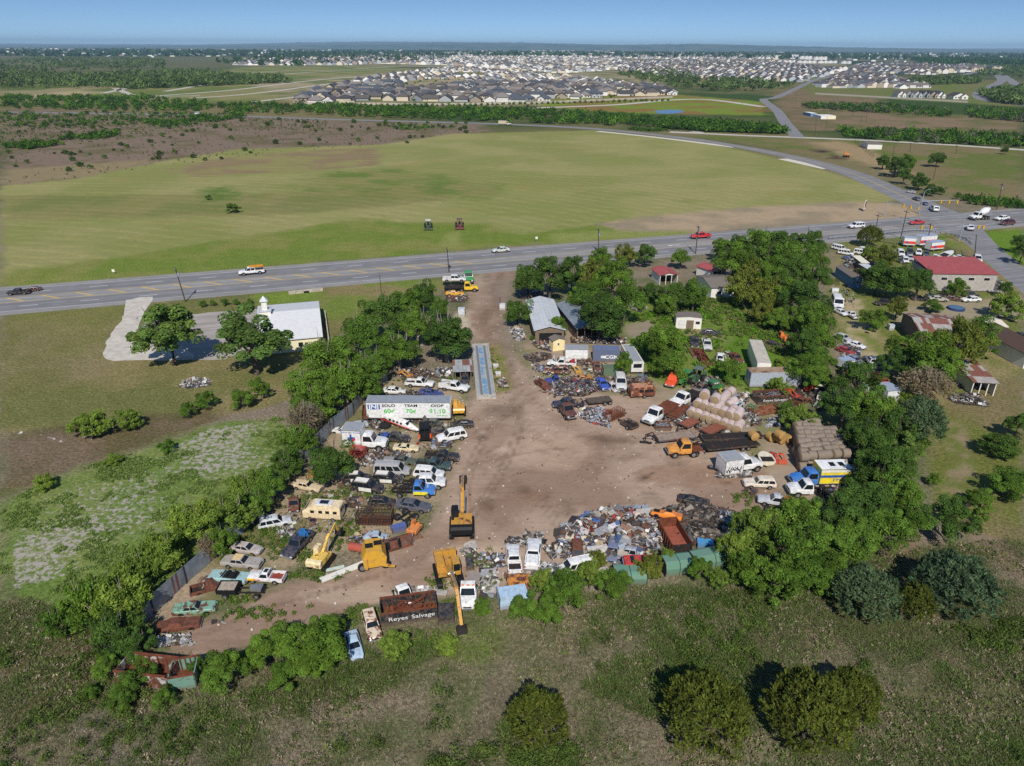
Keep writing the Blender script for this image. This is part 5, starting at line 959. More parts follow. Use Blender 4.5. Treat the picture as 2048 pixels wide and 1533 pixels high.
def far_houses():
    V_, F_, C_ = [], [], []; n = 0; rf = [lin(92, 86, 84), lin(76, 75, 78), lin(108, 100, 94), lin(84, 88, 96), lin(122, 114, 110)]
    rest = lots[290:3600] + hr.sample(lots[3600:], 7500)
    for (x, y, a, zi) in rest:
        f_ = 1 + .35 * (math.hypot(x, y) > 2200); w, d, h, rz = hr.uniform(5.5, 7) * f_, hr.uniform(6.5, 8.5), hr.choice((2.6, 2.6, 5)) * f_, 3.6 * f_; ca, sa = math.cos(a), math.sin(a); hp_ = hr.random() < .5
        pts = [(-w, -d, 0), (w, -d, 0), (w, d, 0), (-w, d, 0), (-w, -d, h), (w, -d, h), (w, d, h), (-w, d, h), (0, -d * (.35 if hp_ else 1), h + rz), (0, d * (.35 if hp_ else 1), h + rz)]
        V_ += [(x + p[0] * ca - p[1] * sa, y + p[0] * sa + p[1] * ca, p[2]) for p in pts]; wc = hr.choice(WALLS)[1]; rc = hr.choice(rf)
        F_ += [(0, 1, 5, 4), (1, 2, 6, 5), (2, 3, 7, 6), (3, 0, 4, 7), (5, 6, 9, 8), (7, 4, 8, 9), (4, 5, 8, 8), (6, 7, 9, 9)]; F_[-8:] = [tuple(k + n for k in f) for f in F_[-8:]]; n += 10
        C_ += [wc] * 4 + [rc] * 2 + [rc if hp_ else wc] * 2
    rg = np.random.default_rng(4)          # scattered far buildings of the towns on the plain
    for k in range(950):
        px_ = rg.uniform(0, 2048); py_ = 98 + 11 * px_ / 2048 + abs(rg.normal(0, 7)); c = P(px_, py_); s = c[1] / 6000; w, d, h = rg.uniform(9, 22) * s, rg.uniform(8, 14) * s, rg.uniform(4, 8) * s ** .8
        x, y = c[0], c[1]; pts = [(-w, -d, 0), (w, -d, 0), (w, d, 0), (-w, d, 0), (-w, -d, h), (w, -d, h), (w, d, h), (-w, d, h), (0, -d, h * 1.4), (0, d, h * 1.4)]
        V_ += [(x + p[0], y + p[1], p[2]) for p in pts]; wc = WALLS[rg.integers(0, 6)][1]; rc = rf[rg.integers(0, 5)] if rg.random() < .5 else wc
        F_ += [tuple(k2 + n for k2 in f) for f in [(0, 1, 5, 4), (1, 2, 6, 5), (2, 3, 7, 6), (3, 0, 4, 7), (5, 6, 9, 8), (7, 4, 8, 9), (4, 5, 8, 8), (6, 7, 9, 9)]]; n += 10; C_ += [wc] * 4 + [rc] * 2 + [wc] * 2
    me = bpy.data.meshes.new("distant_houses"); me.from_pydata(V_, [], [tuple(dict.fromkeys(f)) for f in F_]); me.update()
    m = Mat("distant_house_paint", .9, .1); m.color(m.attr("tint")); me.materials.append(m.m); at = me.attributes.new("tint", 'FLOAT_COLOR', 'FACE'); at.data.foreach_set("color", np.concatenate([np.array(C_), np.ones((len(C_), 1))], 1).astype(np.float32).ravel())
    tag(put("distant_houses", me), kind="stuff")
far_houses()
# blocks of flats and terraces in the estate
def block(label, x0, x1, yb, storeys, col, roofc, d=16):
    a_, b_ = V(x0, yb), V(x1, yb); L_ = (b_ - a_).length; h = 3.2 * storeys; t = thing('apartment_block', label, 'apartment block', (a_ + b_) / 2, math.atan2(b_.y - a_.y, b_.x - a_.x)); c4 = (*col, 1)
    mb = MB().box((0, 0, h / 2), (L_, d, h)); n = max(2, int(L_ / 22))
    for k in range(n): mb.box((-L_ / 2 + (k + .5) * L_ / n, -d / 2 - 1.2, h / 2 + .4), (L_ / n * .45, 2.4, h + .8))
    mb.obj('wall', M_hwall, t, color=c4); rb = MB(); rb._add([(-L_ / 2 - 1, -d / 2 - 1, h), (L_ / 2 + 1, -d / 2 - 1, h), (L_ / 2 + 1, d / 2 + 1, h), (-L_ / 2 - 1, d / 2 + 1, h), (-L_ / 2 + 3, 0, h + roofc), (L_ / 2 - 3, 0, h + roofc)], [(0, 1, 5, 4), (1, 2, 5), (2, 3, 4, 5), (3, 0, 4)]); rb.obj('roof', M_hroof, t)
    for s in range(storeys):
        wb_ = MB(); q = max(4, int(L_ / 5)); [wb_.box((-L_ / 2 + (k + .5) * L_ / q, -d / 2 - .08 - (2.4 if (int((k + .5) / q * n * 2) % 2 == 7) else 0), 1.7 + 3.2 * s), (1.6, .1, 1.5)) for k in range(q)]; wb_.obj('window', M_glass, t)
block("long white flat-fronted block on the horizon beyond the estate", 1206, 1246, 109.5, 6, lin(226, 214, 208), .5, 40)
for i, (x0, x1, yb) in enumerate(((1536, 1566, 117), (1568, 1596, 115), (1598, 1622, 119), (1626, 1652, 121))): block("white apartment block on the estate's skyline, %s from left" % ORD[i], x0, x1, yb, 5, lin(230, 228, 224), 3)
for i, (x0, x1, yb) in enumerate(((1553, 1590, 126), (1592, 1630, 127), (1634, 1672, 127), (1680, 1700, 128))): block("low white apartment block in front of the skyline blocks, %s from left" % ORD[i], x0, x1, yb, 3, lin(222, 220, 218), 3)
for i, (x0, x1, yb) in enumerate(((1760, 1790, 139), (1796, 1812, 141), (1824, 1858, 147), (1866, 1904, 146), (1912, 1934, 143), (1938, 1962, 144), (1978, 2000, 141))): block("cream apartment building on the rise before the winding road, %s from left" % ORD[i], x0, x1, yb, 3, lin(214, 200, 172), 4)
for i, (x0, x1, yb) in enumerate(((1632, 1688, 171), (1692, 1748, 172), (1754, 1800, 174), (1805, 1856, 176), (1660, 1700, 163), (1690, 1740, 160), (1700, 1760, 152))): block("dark-roofed white terrace beside the country lane, %s from the lane" % ORD[i], x0, x1, yb, 1, lin(214, 212, 208), 4.5, 15)
for i, (x0, x1, yb, c) in enumerate(((1789, 1802, 194.5, 0), (1805, 1818, 194.5, 4), (1821, 1834, 195, 2), (1837, 1850, 195, 4), (1853, 1866, 195.5, 3), (1868, 1880, 196, 0), (1900, 1925, 198, 0))):
    a_, b_ = V(x0, yb), V(x1, yb); t = thing('townhouse', "narrow gabled townhouse on the estate's near corner, %s from left" % ORD[i], 'house', (a_ + b_) / 2, 0); s = (b_ - a_).length / 13; put('wall', HP[1 if i != 6 else 3][0], t, scale=(s, 1, 1.25), color=(*WALLS[c][1], 1)); put('roof', HP[1 if i != 6 else 3][1], t, scale=(s, 1, 1.25)); put('window', HP[1 if i != 6 else 3][2], t, scale=(s, 1, 1.25))
for i, (x, yb, yt) in enumerate(((1345, 124, 88),)):
    g = V(x, yb); tag(MB().tube([(0, 0, 0), (0, 0, 62)], [1.6, .8], 8).obj('radio_mast', M_galv, None, g), "slender pale mast above the estate", 'mast')
wl = [(V(600, 209), V(860, 211), 'tan'), (V(860, 211), V(1060, 208), 'tan'), (V(1060, 208), V(1345, 196), 'tan'), (V(1630, 189), V(1935, 206), 'pale')]
for i, (a_, b_, c) in enumerate(wl): tag(MB().bar(Vector((0, 0, 1)), b_ - a_ + Vector((0, 0, 1)), .3, 2.0).obj('estate_wall', M_conc_w, None, a_), "long %s boundary wall in front of the estate, %s from the left" % (c, ORD[i]), 'wall')
EG = [(74, 104, 40), (64, 92, 38), (88, 112, 48)]
wood("estate_foliage", [ZONES[0], ZONES[2]], 300, 2.6, 22, EG, .75, 31, .2, 200); wood("estate_foliage", [ZONES[1]], 150, 4, 14, EG, 1.6, 32, .3, 200)
spots("estate_verge_foliage", [(x, 213 - .024 * max(0, x - 900), 2, .5, 2) for x in range(600, 1340, 11)], 0, 1.9, EG, .5, 33, 40, 1.2)
# ================================================================ VEHICLES: one prototype of each kind, its parts copied
def paint_mat():
    m = Mat("vehicle_paint", .32, .5); oi = m.n("ObjectInfo"); c = oi.outputs["Color"]; a = oi.outputs["Alpha"]; p = m.objc(); rn = m.math('MULTIPLY', oi.outputs["Random"], 50.0)
    off = m.n("VectorMath"); off.operation = 'ADD'; cb = m.n("CombineXYZ"); m.set(cb.inputs[0], rn); m.set(cb.inputs[1], rn); m.set(off.inputs[0], p); m.set(off.inputs[1], cb.outputs[0]); q = off.outputs[0]
    nz = m.noise(1.1, 6, q, .7, .4); thr = m.math('SUBTRACT', 1.0, a)
    mask = m.n("MapRange"); m.set(mask.inputs[0], m.math('SUBTRACT', nz, m.math('MULTIPLY', thr, .62))); mask.inputs[1].default_value = .06; mask.inputs[2].default_value = .13
    mk = m.math('MULTIPLY', mask.outputs[0], m.math('GREATER_THAN', a, .02))
    dust = m.mix(m.ramp(m.noise(2.5, 5, q, .6), .35, .75, 0, .5), c, lin(136, 120, 102)); zz = m.n('SeparateXYZ'); m.set(zz.inputs[0], p); dust = m.mix(m.ramp(m.math('ADD', zz.outputs[2], m.math('MULTIPLY', m.noise(4, 4, q), .5)), 1.0, .55, 0, .5), dust, lin(120, 104, 88)); rust = m.mix(m.ramp(m.noise(3.5, 5, q), .3, .7), lin(124, 70, 46), lin(76, 48, 38))
    m.color(m.mix(mk, dust, rust)); m.set(m.b.inputs["Roughness"], m.math('ADD', .3, m.math('MULTIPLY', mk, .55))); m.b.inputs["Coat Weight"].default_value = .25
    return m.m
M_paint = paint_mat(); M_tyre = plain("tyre_rubber", lin(38, 37, 37), .9); M_rim = plain("wheel_rim", lin(158, 158, 160), .35, .2, 2, 0, .5, .6); M_chrome = plain("bumper_metal", lin(170, 170, 172), .3, .15, 2, 0, .5, .6)
M_frame = plain("black_chassis", lin(44, 40, 38), .8, .3, 2, .15); M_lampw = Mat("headlight_lens", .15, .6).color(lin(214, 216, 220)).m; M_lampr = Mat("taillight_lens", .2, .6).color(lin(150, 20, 22)).m
M_rust = plain("rusty_steel", lin(116, 68, 48), .9, .35, 1.5, .5); M_deck = plain("trailer_deck_boards", lin(92, 82, 74), .95, .35, 3); M_rubber = M_tyre
def wheel_data(r, w=.22):
    t = MB(); n = 16; prof = ((-w / 2, r * .6), (-w / 2, r * .93), (-w * .3, r), (w * .3, r), (w / 2, r * .93), (w / 2, r * .6))
    t.loft([[(r_ * math.cos(6.2832 * k / n), y, r_ * math.sin(6.2832 * k / n)) for k in range(n)] for y, r_ in prof])
    m = MB(); m.cyl((0, -w / 2 - .012, 0), (0, w / 2 + .012, 0), r * .56, n=12); m.cyl((0, -w / 2 - .03, 0), (0, w / 2 + .03, 0), r * .16, n=8)
    return t.data('tyre', M_tyre, True), m.data('rim', M_rim)
WHEELS = {}
def add_wheel(t, loc, r, w=.22, rim=True):
    k = (round(r, 2), round(w, 2))
    if k not in WHEELS: WHEELS[k] = wheel_data(*k)
    o = put('wheel', WHEELS[k][0], t, loc)
    if rim: put('rim', WHEELS[k][1], o)
def cyl_glass(cab, zb, zt):
    """panes of a cab given (rear base x, rear top x, front top x, front base x, half width base, half width top)"""
    xb0, xt0, xt1, xb1, wb, wt = cab
    f = lambda a, b, u, v: a.lerp(b, u) if v is None else None
    P_ = lambda x, y, z: Vector((x, y, z))
    bl = lambda A, B_, C_, D, u, v: (A.lerp(B_, u)).lerp(D.lerp(C_, u), v)
    def pane(A, B_, C_, D, u0, u1, v0, v1, o=.014):
        n = (B_ - A).cross(D - A).normalized() * o
        return [bl(A, B_, C_, D, u, v) + n for u, v in ((u0, v0), (u1, v0), (u1, v1), (u0, v1))]
    return dict(front=lambda: pane(P_(xb1, -wb, zb), P_(xb1, wb, zb), P_(xt1, wt, zt), P_(xt1, -wt, zt), .06, .94, .1, .9), rear=lambda: pane(P_(xb0, wb, zb), P_(xb0, -wb, zb), P_(xt0, -wt, zt), P_(xt0, wt, zt), .08, .92, .14, .88),
                left=lambda u0, u1: pane(P_(xb1, wb, zb), P_(xb0, wb, zb), P_(xt0, wt, zt), P_(xt1, wt, zt), u0, u1, .1, .88), right=lambda u0, u1: pane(P_(xb0, -wb, zb), P_(xb1, -wb, zb), P_(xt1, -wt, zt), P_(xt0, -wt, zt), 1 - u1, 1 - u0, .1, .88))
def ring(x, z0, z1, w):
    h = z1 - z0; pts = [(w * .86, z0), (w, z0 + .16 * h), (w * 1.0, z0 + .62 * h), (w * .965, z1 - .1 * h), (w * .88, z1)]
    return [(x, -y, z) for y, z in pts] + [(x, y, z) for y, z in pts[::-1]]
SPEC = {  # length, lower sections (x,z0,z1,halfw), cab, belt, roof, side windows, wheels (xr,xf,r), bed
 'sedan': dict(L=4.8, low=[(-2.4, .5, .82, .72), (-2.3, .32, .98, .86), (-1.5, .24, 1.02, .9), (0, .22, .96, .91), (1.1, .24, .93, .9), (2.05, .28, .8, .86), (2.38, .42, .66, .72)], cab=(-1.8, -1.15, .15, .98, .82, .6), zb=.92, zt=1.43, sw=[(.06, .47), (.52, .93)], wh=(-1.4, 1.42, .33)),
 'coupe': dict(L=4.9, low=[(-2.45, .5, .86, .74), (-2.35, .32, 1.0, .88), (-1.4, .24, 1.03, .92), (0, .22, .95, .92), (1.0, .24, .95, .92), (2.2, .3, .84, .9), (2.45, .42, .7, .8)], cab=(-1.75, -.85, .1, .7, .8, .58), zb=.92, zt=1.34, sw=[(.08, .62), (.66, .9)], wh=(-1.45, 1.5, .34)),
 'classic_car': dict(L=5.5, low=[(-2.75, .45, .84, .84), (-2.65, .34, 1.0, .95), (-1.5, .28, 1.02, .98), (0, .26, 1.0, .98), (1.0, .28, 1.0, .97), (2.6, .32, .94, .94), (2.75, .4, .78, .88)], cab=(-1.45, -1.05, .2, .8, .86, .68), zb=.98, zt=1.46, sw=[(.05, .48), (.53, .94)], wh=(-1.55, 1.7, .34)),
 'suv': dict(L=5.1, low=[(-2.55, .5, 1.0, .84), (-2.45, .4, 1.12, .95), (-1.2, .34, 1.14, .98), (.6, .34, 1.12, .98), (1.3, .36, 1.1, .97), (2.25, .4, 1.0, .93), (2.52, .48, .84, .82)], cab=(-2.42, -2.15, .5, 1.22, .9, .76), zb=1.08, zt=1.84, sw=[(.05, .34), (.38, .66), (.7, .95)], wh=(-1.5, 1.55, .39)),
 'crossover': dict(L=4.6, low=[(-2.3, .45, .9, .78), (-2.2, .34, 1.02, .88), (-1.2, .28, 1.04, .91), (.4, .28, 1.0, .92), (1.2, .3, .98, .9), (2.0, .34, .84, .86), (2.28, .46, .7, .74)], cab=(-2.15, -1.55, .25, 1.05, .83, .63), zb=.98, zt=1.6, sw=[(.06, .46), (.5, .92)], wh=(-1.35, 1.4, .35)),
 'wagon': dict(L=5.3, low=[(-2.65, .46, .94, .82), (-2.55, .38, 1.08, .94), (0, .34, 1.08, .96), (1.0, .34, 1.06, .96), (2.45, .4, 1.0, .92), (2.62, .48, .84, .86)], cab=(-2.5, -2.25, .3, .85, .87, .74), zb=1.04, zt=1.72, sw=[(.04, .3), (.34, .6), (.64, .95)], wh=(-1.5, 1.6, .37)),
 'crew_pickup': dict(L=5.9, low=[(-.95, .5, 1.12, .96), (-.6, .48, 1.14, .99), (.6, .48, 1.14, .99), (1.4, .48, 1.14, .98), (2.65, .5, 1.06, .95), (2.95, .58, .9, .86)], cab=(-.92, -.8, .78, 1.42, .9, .74), zb=1.1, zt=1.86, sw=[(.05, .47), (.52, .95)], wh=(-1.85, 1.85, .41), bed=(-2.95, -.98, .97, .58, 1.16)),
 'pickup': dict(L=5.3, low=[(-.62, .48, 1.06, .94), (-.3, .46, 1.08, .96), (.5, .46, 1.08, .96), (1.2, .46, 1.06, .96), (2.4, .48, 1.0, .93), (2.65, .55, .84, .86)], cab=(-.6, -.48, .42, .98, .88, .72), zb=1.04, zt=1.74, sw=[(.1, .9)], wh=(-1.55, 1.7, .38), bed=(-2.65, -.66, .94, .56, 1.1)),
 'cab_chassis': dict(L=5.9, low=[(.1, .55, 1.2, .96), (.5, .52, 1.24, 1.0), (1.5, .52, 1.24, 1.0), (2.6, .55, 1.16, .96), (2.92, .62, .96, .88)], cab=(.12, .22, 1.05, 1.62, .9, .76), zb=1.2, zt=1.98, sw=[(.1, .9)], wh=(-1.7, 2.0, .42), frame=(-2.9, .1)),
 'crew_chassis': dict(L=6.2, low=[(-.7, .55, 1.2, .96), (-.3, .52, 1.24, 1.0), (1.6, .52, 1.24, 1.0), (2.75, .55, 1.16, .96), (3.08, .62, .96, .88)], cab=(-.68, -.58, 1.15, 1.75, .9, .76), zb=1.2, zt=1.98, sw=[(.06, .47), (.53, .94)], wh=(-1.9, 2.15, .42), frame=(-3.1, -.7)),
 'van': dict(L=5.5, low=[(-2.75, .5, 1.1, .9), (-2.65, .4, 1.18, .98), (0, .36, 1.18, 1.0), (1.4, .36, 1.16, .99), (2.4, .42, 1.02, .95), (2.72, .5, .86, .84)], cab=(-2.68, -2.55, 1.15, 1.85, .95, .82), zb=1.12, zt=2.05, sw=[(.04, .26), (.3, .52), (.56, .72), (.76, .96)], wh=(-1.65, 1.75, .37)),
 'truck_cab': dict(L=4.6, low=[(-.9, .6, 1.35, 1.0), (-.5, .55, 1.4, 1.05), (.6, .55, 1.4, 1.05), (1.9, .6, 1.3, .98), (2.3, .68, 1.1, .9)], cab=(-.88, -.8, .35, .85, .96, .84), zb=1.36, zt=2.3, sw=[(.12, .9)], wh=(-1.5, 1.45, .48), frame=(-2.3, -.9)),
}
PROTO = {}
def proto(kind):
    if kind in PROTO: return PROTO[kind]
    s = SPEC[kind]; parts = []
    b = MB(); b.loft([ring(*q) for q in s['low']])
    xb0, xt0, xt1, xb1, wb, wt = s['cab']; zb, zt = s['zb'] - .02, s['zt']; e = .05
    b.loft([[(xb0, -wb, zb), (xb1, -wb, zb), (xb1, wb, zb), (xb0, wb, zb)], [(xt0, -wt, zt - e), (xt1, -wt, zt - e), (xt1, wt, zt - e), (xt0, wt, zt - e)], [(xt0 + .07, -wt * .9, zt), (xt1 - .1, -wt * .9, zt), (xt1 - .1, wt * .9, zt), (xt0 + .07, wt * .9, zt)]])
    if kind in ('suv', 'wagon', 'van'): [b.box(((xt0 + xt1) / 2, y, zt + .035), ((xt1 - xt0) * .8, .05, .06)) for y in (-wt * .8, wt * .8)]
    parts.append(('body', b.data('body', M_paint, True)))
    g = cyl_glass((xb0, xt0, xt1, xb1, wb, wt), zb, zt - e)
    parts.append(('windscreen', MB().quad(*g['front']()).data('windscreen', M_glass))); parts.append(('rear_window', MB().quad(*g['rear']()).data('rear_window', M_glass)))
    for sd in ('left', 'right'):
        mb = MB(); [mb.quad(*g[sd](*u)) for u in s['sw']]; parts.append(('side_window', mb.data('side_window', M_glass)))
    xr, xf, r = s['wh']; wmax = max(q[3] for q in s['low']); arch = MB()
    for x in (xr, xf):
        if x < s['low'][0][0] and not s.get('bed'): continue
        for y in (-1, 1):
            n = 12; pts = [(x + r * 1.22 * math.cos(math.pi * k / n), y * (wmax + .008), r + r * 1.22 * math.sin(math.pi * k / n) * .95) for k in range(n + 1)]; arch._add(pts, [tuple(range(n + 1))])
    parts.append(('wheel_arch', arch.data('wheel_arch', M_black)))
    xe = s['low'][-1][0]; ze = s['low'][-1]; wl = ze[3]
    for y in (-1, 1): parts.append(('headlight', MB().box((xe - .04, y * wl * .78, ze[2] - .1), (.14, wl * .38, .16)).data('headlight', M_lampw)))
    gr = MB().box((xe + .005, 0, ze[2] - .12), (.06, wl * 1.05, .17)); parts.append(('grille', gr.data('grille', M_black)))
    parts.append(('bumper', MB().box((xe + .03, 0, ze[1] + .06), (.16, wl * 1.9, .2)).data('bumper', M_chrome)))
    x0 = s['low'][0][0] if not s.get('bed') else s['bed'][0]; w0 = s['low'][0][3] if not s.get('bed') else s['bed'][2]; z0 = (s['low'][0][1] + s['low'][0][2]) / 2 + .1 if not s.get('bed') else .9
    if not s.get('frame'):
        for y in (-1, 1): parts.append(('taillight', MB().box((x0 - .01, y * w0 * .9, z0), (.08, .16, .22)).data('taillight', M_lampr)))
        parts.append(('bumper', MB().box((x0 - .05, 0, .52), (.16, w0 * 1.8, .18)).data('bumper', M_chrome)))
    if s.get('bed'):
        a, c, w, zf, zt_ = s['bed']; k = MB(); k.box(((a + c) / 2, 0, zf), (c - a, 2 * w - .02, .12)); k.box((a + .05, 0, (zf + zt_) / 2), (.1, 2 * w, zt_ - zf)); k.box((c - .05, 0, (zf + zt_) / 2), (.1, 2 * w, zt_ - zf)); [k.box(((a + c) / 2, y * (w - .07), (zf + zt_) / 2 - .03), (c - a - .2, .14, zt_ - zf + .06)) for y in (-1, 1)]
        parts.append(('bed', k.data('bed', M_paint)))
        parts.append(('bed_liner', MB().box(((a + c) / 2, 0, zf + .075), (c - a - .22, 2 * w - .3, .03)).data('bed_liner', M_frame)))
    if s.get('frame'):
        a, c = s['frame']; k = MB(); [k.box(((a + c) / 2, y * .42, .72), (c - a, .09, .2)) for y in (-1, 1)]; [k.box((a + (c - a) * u, 0, .72), (.09, .84, .14)) for u in (.02, .3, .6, .9)]; k.cyl((xr, -.8, .45), (xr, .8, .45), .12, n=8); k.box((a + (c - a) * .62, .66, .62), (.9, .36, .4)); parts.append(('frame', k.data('frame', M_frame)))
    PROTO[kind] = parts; return parts
CATS = dict(sedan='car', coupe='car', classic_car='car', suv='suv', crossover='suv', wagon='car', crew_pickup='pickup truck', pickup='pickup truck', cab_chassis='truck', crew_chassis='truck', van='van', truck_cab='truck')
def pose(rear, front, L, z=.75, lo=.82, hi=1.3):
    a, b = V(*rear, z), V(*front, z); d = b - a; s = min(hi, max(lo, d.length / L)); c = (a + b) / 2; return Vector((c.x, c.y, 0)), math.atan2(d.y, d.x), s
def car(kind, label, reg, rear, front, color, rust=0, wheels=True, name=None, extra=None, drop=0.0, skip=(), hood=False, lo=.82, hi=1.25, group=None, roll=0.0):
    rust = max(rust, .11 if reg in 'ABCDEF' and color != W_ else .06); s = SPEC[kind]; c, a, sc = pose(px(reg, *rear), px(reg, *front), s['L'], .8, lo, hi)
    t = thing(name or {'classic_car': 'vintage_car', 'truck_cab': 'old_truck', 'pickup': 'pickup_truck', 'crew_pickup': 'pickup_truck', 'cab_chassis': 'chassis_truck', 'crew_chassis': 'chassis_truck', 'suv': 'suv_car', 'crossover': 'suv_car', 'wagon': 'station_wagon'}.get(kind, kind), label, CATS[kind], (c.x, c.y, -drop), a, group, sc)
    if roll: t.rotation_euler = (R(roll), 0, a)
    c4 = (*lin(*color), rust)
    for nm, me in proto(kind):
        if nm in skip: continue
        put(nm, me, t, color=c4)
    xr, xf, r = s['wh']; w = max(q[3] for q in s['low']) - .1
    if wheels:
        for x in (xr, xf):
            for y in (-w, w): add_wheel(t, (x, y, r), r, .24)
    if hood: MB().box((0, 0, .5), (.06, 1.5, 1.1)).obj('hood', M_paint, t, (s['cab'][3] + .05, 0, s['zb'] + .02), (0, R(28), 0), color=c4)
    if extra: extra(t, c4, s)
    return t
def boxbody(x0, x1, w, z0, z1, col, deco=None, roofc=None):
    def f(t, c4, s):
        l = (x1 - x0) / 2; bx = MB().box((0, 0, (z0 + z1) / 2), (2 * l, 2 * w, z1 - z0)).obj('cargo_box', M_paint, t, ((x0 + x1) / 2, 0, 0), color=(*lin(*col), .03))
        MB().box((0, 0, z1 + .02), (2 * l - .1, 2 * w - .1, .04)).obj('box_roof', roofc or M_greyroof2, bx)
        tr = MB(); [tr.box((x, y * w, (z0 + z1) / 2), (.07, .05, z1 - z0)) for x in (.03 - l, l - .03) for y in (-1, 1)]; [tr.box((0, y * w, z), (2 * l, .05, .08)) for y in (-1, 1) for z in (z0 + .04, z1 - .04)]; tr.obj('trim', M_chrome, bx)
        if deco: deco(bx, l, w)
    return f
M_greyroof2 = plain("box_roof_sheet", lin(150, 154, 160), .7, .15)
def writing(parent, text, size, mat, loc, rot, name='lettering', ext=.004, sx=1.0, bold=0.0, align='CENTER'):
    cu = bpy.data.curves.new("text", 'FONT'); cu.body = text; cu.size = size; cu.extrude = ext; cu.align_x = align; cu.align_y = 'CENTER'; cu.offset = bold
    o = bpy.data.objects.new("text", cu); COL.objects.link(o); bpy.context.view_layer.update(); me = bpy.data.meshes.new_from_object(o.evaluated_get(bpy.context.evaluated_depsgraph_get())); bpy.data.objects.remove(o)
    me.materials.clear(); me.materials.append(mat); return put(name, me, parent, loc, rot, (sx, 1, 1))
M_ink = plain("black_lettering", lin(34, 34, 38)); M_greenink = plain("green_lettering", lin(84, 190, 74)); M_blueink = plain("blue_lettering", lin(40, 84, 160)); M_redink = plain("red_lettering", lin(196, 44, 40)); M_whiteink = plain("white_lettering", lin(230, 230, 228)); M_orangeink = plain("orange_lettering", lin(226, 140, 40))
SIDE = (R(90), 0, 0)                      # text on a face looking towards -y
def flatbed(label, reg, tail, nose, w=2.4, z=.85, deck=None, col=(90, 84, 80), axles=2, goose=False, rails=.0, cat='trailer', name='flatbed_trailer', tilt=0, hi=1.6, wz=.4, load=None):
    a, b = V(*px(reg, *tail), z), V(*px(reg, *nose), z); d = b - a; L = d.length; c = (a + b) / 2; t = thing(name, label, cat, (c.x, c.y, 0), math.atan2(d.y, d.x)); c4 = (*lin(*col), .25)
    MB().box((0, 0, z), (L, w, .1)).obj('deck', deck or M_deck, t); fr = MB(); [fr.box((0, y * (w / 2 - .03), z - .05), (L + .04, .1, .22)) for y in (-1, 1)]; [fr.box((-L / 2 + L * (k + .5) / 8, 0, z - .12), (.1, w, .14)) for k in range(8)]; [fr.box((x, 0, z - .05), (.12, w + .06, .22)) for x in (-L / 2, L / 2)]
    fr.obj('frame', M_paint, t, color=c4)
    if rails:
        rl = MB(); n = max(3, int(L / 1.2)); [rl.box((-L / 2 + L * k / n, y * (w / 2 - .04), z + rails / 2), (.07, .07, rails)) for k in range(n + 1) for y in (-1, 1)]; [rl.box((0, y * (w / 2 - .04), z + rails * q), (L, .06, .08)) for y in (-1, 1) for q in (.5, 1.0)]; rl.box((L / 2, 0, z + rails), (.06, w, .08)); rl.obj('side_rail', M_paint, t, color=c4)
    for k in range(axles):
        x = -L * .18 - k * .95
        for y in (-1, 1): add_wheel(t, (x, y * (w / 2 + (.12 if z < .9 else -.2)), wz), wz, .24)
    g = MB()
    if goose: [g.tube([(L / 2, y * .7, z), (L / 2 + .5, y * .55, z + .75), (L / 2 + 1.6, y * .12, z + .8), (L / 2 + 2.0, 0, z + .75)], .09, 6) for y in (-1, 1)]; g.cyl((L / 2 + 1.9, 0, z + .8), (L / 2 + 1.9, 0, .15), .09, n=8); [g.box((L / 2 + .3, y * .7, z / 2), (.1, .1, z)) for y in (-1, 1)]
    else: [g.bar((L / 2, y * w * .35, z - .1), (L / 2 + 1.5, 0, z - .25), .1) for y in (-1, 1)]; g.cyl((L / 2 + 1.3, 0, z - .2), (L / 2 + 1.3, 0, 0), .06, n=8)
    g.obj('gooseneck' if goose else 'tow_bar', M_frame, t)
    if load: load(t, L)
    return t
def boxtrailer(name, label, cat, reg, c0, c1, w, z0, z1, col, rust=.03, deco=None, wheels=0, roofm=None, ribs=0, pz=None):
    """box from the near bottom corner points of its long side facing the camera"""
    a, b = V(*px(reg, *c0), z0 if pz is None else pz), V(*px(reg, *c1), z0 if pz is None else pz); d = b - a; L = d.length; ang = math.atan2(d.y, d.x); n = Vector((-d.y, d.x, 0)).normalized(); c = (a + b) / 2 + n * w / 2
    t = thing(name, label, cat, (c.x, c.y, 0), ang); c4 = (*lin(*col), rust); H = z1 - z0
    MB().box((0, 0, (z0 + z1) / 2), (L, w, H)).obj('side_wall', M_paint, t, color=c4); MB().box((0, 0, z1 + .025), (L - .06, w - .06, .05)).obj('roof', roofm or M_greyroof2, t)
    tr = MB(); [tr.box((x, y * w / 2, (z0 + z1) / 2), (.1, .06, H)) for x in (-L / 2 + .04, L / 2 - .04) for y in (-1, 1)]; [tr.box((0, y * w / 2, z), (L, .06, .12)) for y in (-1, 1) for z in (z0 + .05, z1 - .05)]
    if ribs: [tr.box((-L / 2 + L * (k + .5) / ribs, -w / 2, (z0 + z1) / 2), (.12, .05, H * .92)) for k in range(ribs)]
    tr.obj('corner_trim', M_paint if ribs else M_chrome, t, color=c4)
    dr = MB(); [dr.box((L / 2 + .02, y * w / 4, (z0 + z1) / 2), (.05, w / 2 - .08, H - .2)) for y in (-1, 1)]; dr.obj('rear_door', M_paint, t, color=c4)
    if wheels:
        for k in range(wheels):
            for y in (-1, 1): add_wheel(t, (-L / 2 + 1.4 + k * 1.2, y * (w / 2 - .2), .45), .45, .3)
        MB().box((L / 2 - 2, 0, z0 / 2), (.2, 1.6, z0)).obj('landing_leg', M_frame, t)
    if deco: deco(t, L, w, z0, z1)
    return t
